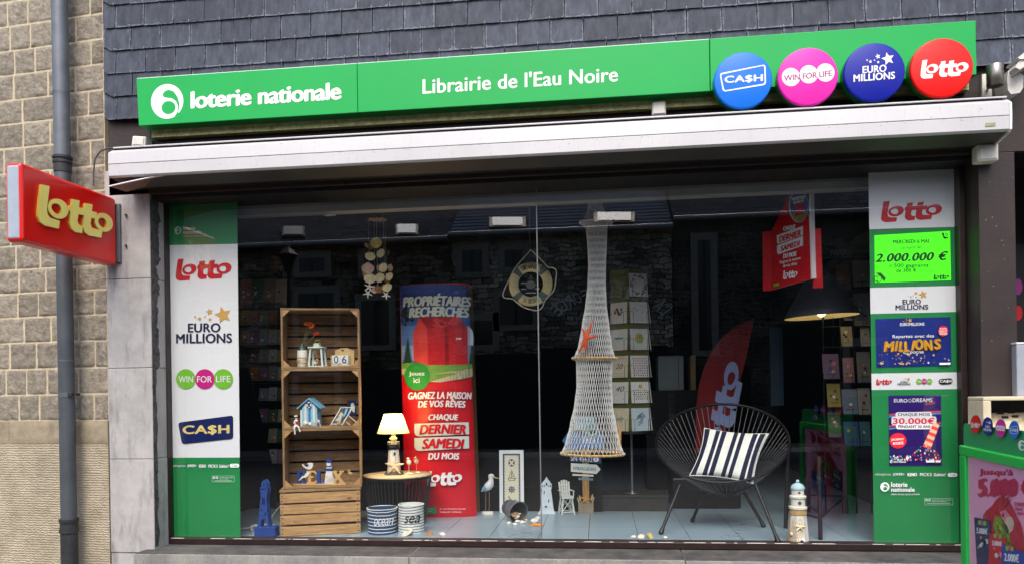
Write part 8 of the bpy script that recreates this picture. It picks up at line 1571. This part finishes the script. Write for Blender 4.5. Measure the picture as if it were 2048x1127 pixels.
rowsL = [(556, 616, 4), (618, 652, 5), (655, 692, 5), (696, 727, 5), (731, 763, 5), (773, 803, 5), (816, 846, 5), (856, 886, 5), (897, 927, 5)]
colsL = [['pink', 'teal', 'grey', 'white'], ['yellow', 'pink', 'pale blue', 'orange', 'dark red'], ['grey', 'mauve', 'pale blue', 'white', 'cream'], ['cream', 'dark red', 'grey', 'white', 'yellow'], ['pale blue', 'orange', 'mauve', 'grey', 'white'], ['teal', 'blue', 'pale blue', 'white', 'green'], ['orange', 'blue', 'mauve', 'green', 'cream'], ['white', 'pink', 'grey', 'cream', 'green'], ['yellow', 'green', 'cream', 'white', 'pink']]
ordn = ['top', 'second', 'third', 'fourth', 'fifth', 'sixth', 'seventh', 'eighth', 'ninth']
o = thing('card_stand', 'dark tiered stand of greeting cards between the left banner and the crates', 'card rack', at(520, 960, YR + .1) * 1.0)
mb = MB(); a, b_ = at(470, 1000, YR + .12), at(580, 505, YR + .12); mb.box(a.x, b_.x, YR + .1, YR + .13, FLOOR + .001, b_.z, black); mb.build('back_panel', o)
for (ya, yb_, n_) in rowsL:
    mb = MB(); p, q = at(472, yb_ + 1, YR), at(578, yb_ + 1, YR); mb.box(p.x, q.x, YR - .02, YR + .09, p.z - .008, p.z - .001, black); mb.box(p.x, q.x, YR - .021, YR - .018, p.z - .008, p.z + .012, black); mb.build('tray', o)
mb = MB(); P = [(478, 690), (490, 712), (552, 965), (552, 1030), (478, 1030)]; mb.prism([(at(x, y, YR - .22).x, at(x, y, YR - .22).z) for x, y in P], YR - .22, YR - .2, bp_); mb.build('side_panel', o)
mb = MB(); a = at(508, 533, YR); mb.box(a.x - .12, a.x + .14, YR + .02, YR + .03, a.z - .05, a.z + .06, M('header_teal_dark', (40, 62, 66), .6, var=.2)); sf = onY(YR + .0195); mb.text('cartes', 488, 528, 512, 538, sf, pg, 0, 0); mb.disc(549, 533, 9, 14, sf, M('header_amber', (120, 84, 30), .6, var=.3), 24); mb.build('header', o)
for r, ((ya, yb_, n_), cs) in enumerate(zip(rowsL, colsL)):
    x = 478 if r < 8 else 520
    wd = (572 - 478) / n_
    for i, c_ in enumerate(cs[:n_]):
        xa = 478 + i * wd; edge_ = 482 if yb_ < 712 else 490 + (yb_ - 712) * .245
        if xa + wd * .5 < edge_: continue
        rack_card(xa + 1, ya + rn.uniform(0, 3), xa + wd - 1, yb_, YR, c_, '%s card in the %s row of the dark card stand left of the crates' % (c_, ordn[r]), 'greeting cards on the dark left stand')
YQ = 1.2; o = thing('card_stand', 'dark wire card stand with a round header behind the right banner', 'card rack', at(1700, 960, YQ))
mb = MB()
for px in (1650, 1684, 1712, 1742): p = at(px, 900, YQ + .07); mb.cyl((p.x, YQ + .07, FLOOR + .001), (p.x, YQ + .07, at(px, 500, YQ).z), .006, wire, n=8)
mb.build('upright', o)
mb = MB(); sf = onY(YQ + .03); a = at(1693, 520, YQ); mb.prism([(a.x + .155 * math.cos(t_), a.z + .02 + .15 * math.sin(t_)) for t_ in (math.pi * i / 24 for i in range(25))], YQ + .03, YQ + .036, M('header_charcoal', (52, 52, 52), .6, var=.15)); mb.text('PAPERO', 1662, 501, 1704, 512, onY(YQ + .0295), pg, -.05, .0); mb.build('header', o)
mb = MB(); a = at(1742, 500, YQ - .03); mb.prism([(a.x + .15 * math.cos(t_), a.z - .02 + .15 * math.sin(t_)) for t_ in (math.pi * i / 24 for i in range(25))], YQ - .02, YQ - .014, M('header_taupe', (108, 104, 92), .6, var=.15)); mb.text('amen', 1716, 492, 1740, 499, onY(YQ - .0205), inkd); mb.build('header', o)
jobs = [(1674, 528, 1701, 579, 'orange', 'tan card directly below the charcoal round header of the wire stand'), (1708, 519, 1740, 573, 'cream', 'large cream card with gold flower at the top of the dark wire stand'), (1689, 592, 1707, 640, 'grey', 'narrow grey card in the second tier of the dark wire stand'), (1710, 584, 1740, 651, 'grey', 'large grey card with a tree under the cream flower card'), (1684, 650, 1706, 692, 'cream', 'cream card in the third tier of the dark wire stand'), (1723, 652, 1741, 692, 'white', 'white card with a bun picture beside the blue poster'), (1647, 706, 1679, 757, 'mauve', 'mauve card at the left of the fourth tier of the wire stand'), (1688, 714, 1709, 764, 'pink', 'pink card in the middle of the fourth tier of the wire stand'), (1716, 702, 1742, 764, 'grey', 'grey card at the right of the fourth tier of the wire stand'), (1656, 766, 1682, 813, 'yellow', 'card with a red and yellow sun in the fifth tier of the wire stand'), (1686, 777, 1716, 827, 'pale blue', 'pale blue card in the middle of the fifth tier of the wire stand'), (1718, 775, 1742, 828, 'cream', 'cream card at the right of the fifth tier of the wire stand'), (1658, 824, 1682, 873, 'green', 'green and white calendar card in the lowest tier of the wire stand'), (1690, 842, 1719, 891, 'blue', 'blue card in the middle of the lowest tier of the wire stand'), (1722, 842, 1742, 891, 'teal', 'teal card at the right of the lowest tier of the wire stand')]
for (x0, y0, x1, y1, c_, lab) in jobs: rack_card(x0, y0, x1, y1, YQ, c_, lab, 'greeting cards on the dark wire stand')
for y in (580, 652, 693, 765, 829, 892):
    mb = MB(); p, q = at(1646, y, YQ), at(1744, y, YQ); z = p.z - .004; mb.tube([(p.x, YQ + .07, z), (p.x, YQ - .012, z), (q.x, YQ - .012, z), (q.x, YQ + .07, z)], .0025, wire, 6)
    for i in range(6): x = p.x + (q.x - p.x) * i / 5; mb.tube([(x, YQ - .012, z), (x, YQ - .012, z + .07)], .002, wire, 5)
    mb.build('wire_tier', o)
c0, c1 = at(1540, 655, 2.3), at(1570, 810, 2.3); mb = MB(); mb.box(c0.x, at(1566, 700, 2.3).x, 2.3, 2.33, c1.z, c0.z, M('dim_blue_sheet', (70, 96, 124), .6, var=.2, scale=8)); tag(mb.build('wall_sheet', org=(c0.x, 2.3, c1.z)), 'dim blue printed sheet hanging deep behind the string chair', 'poster')
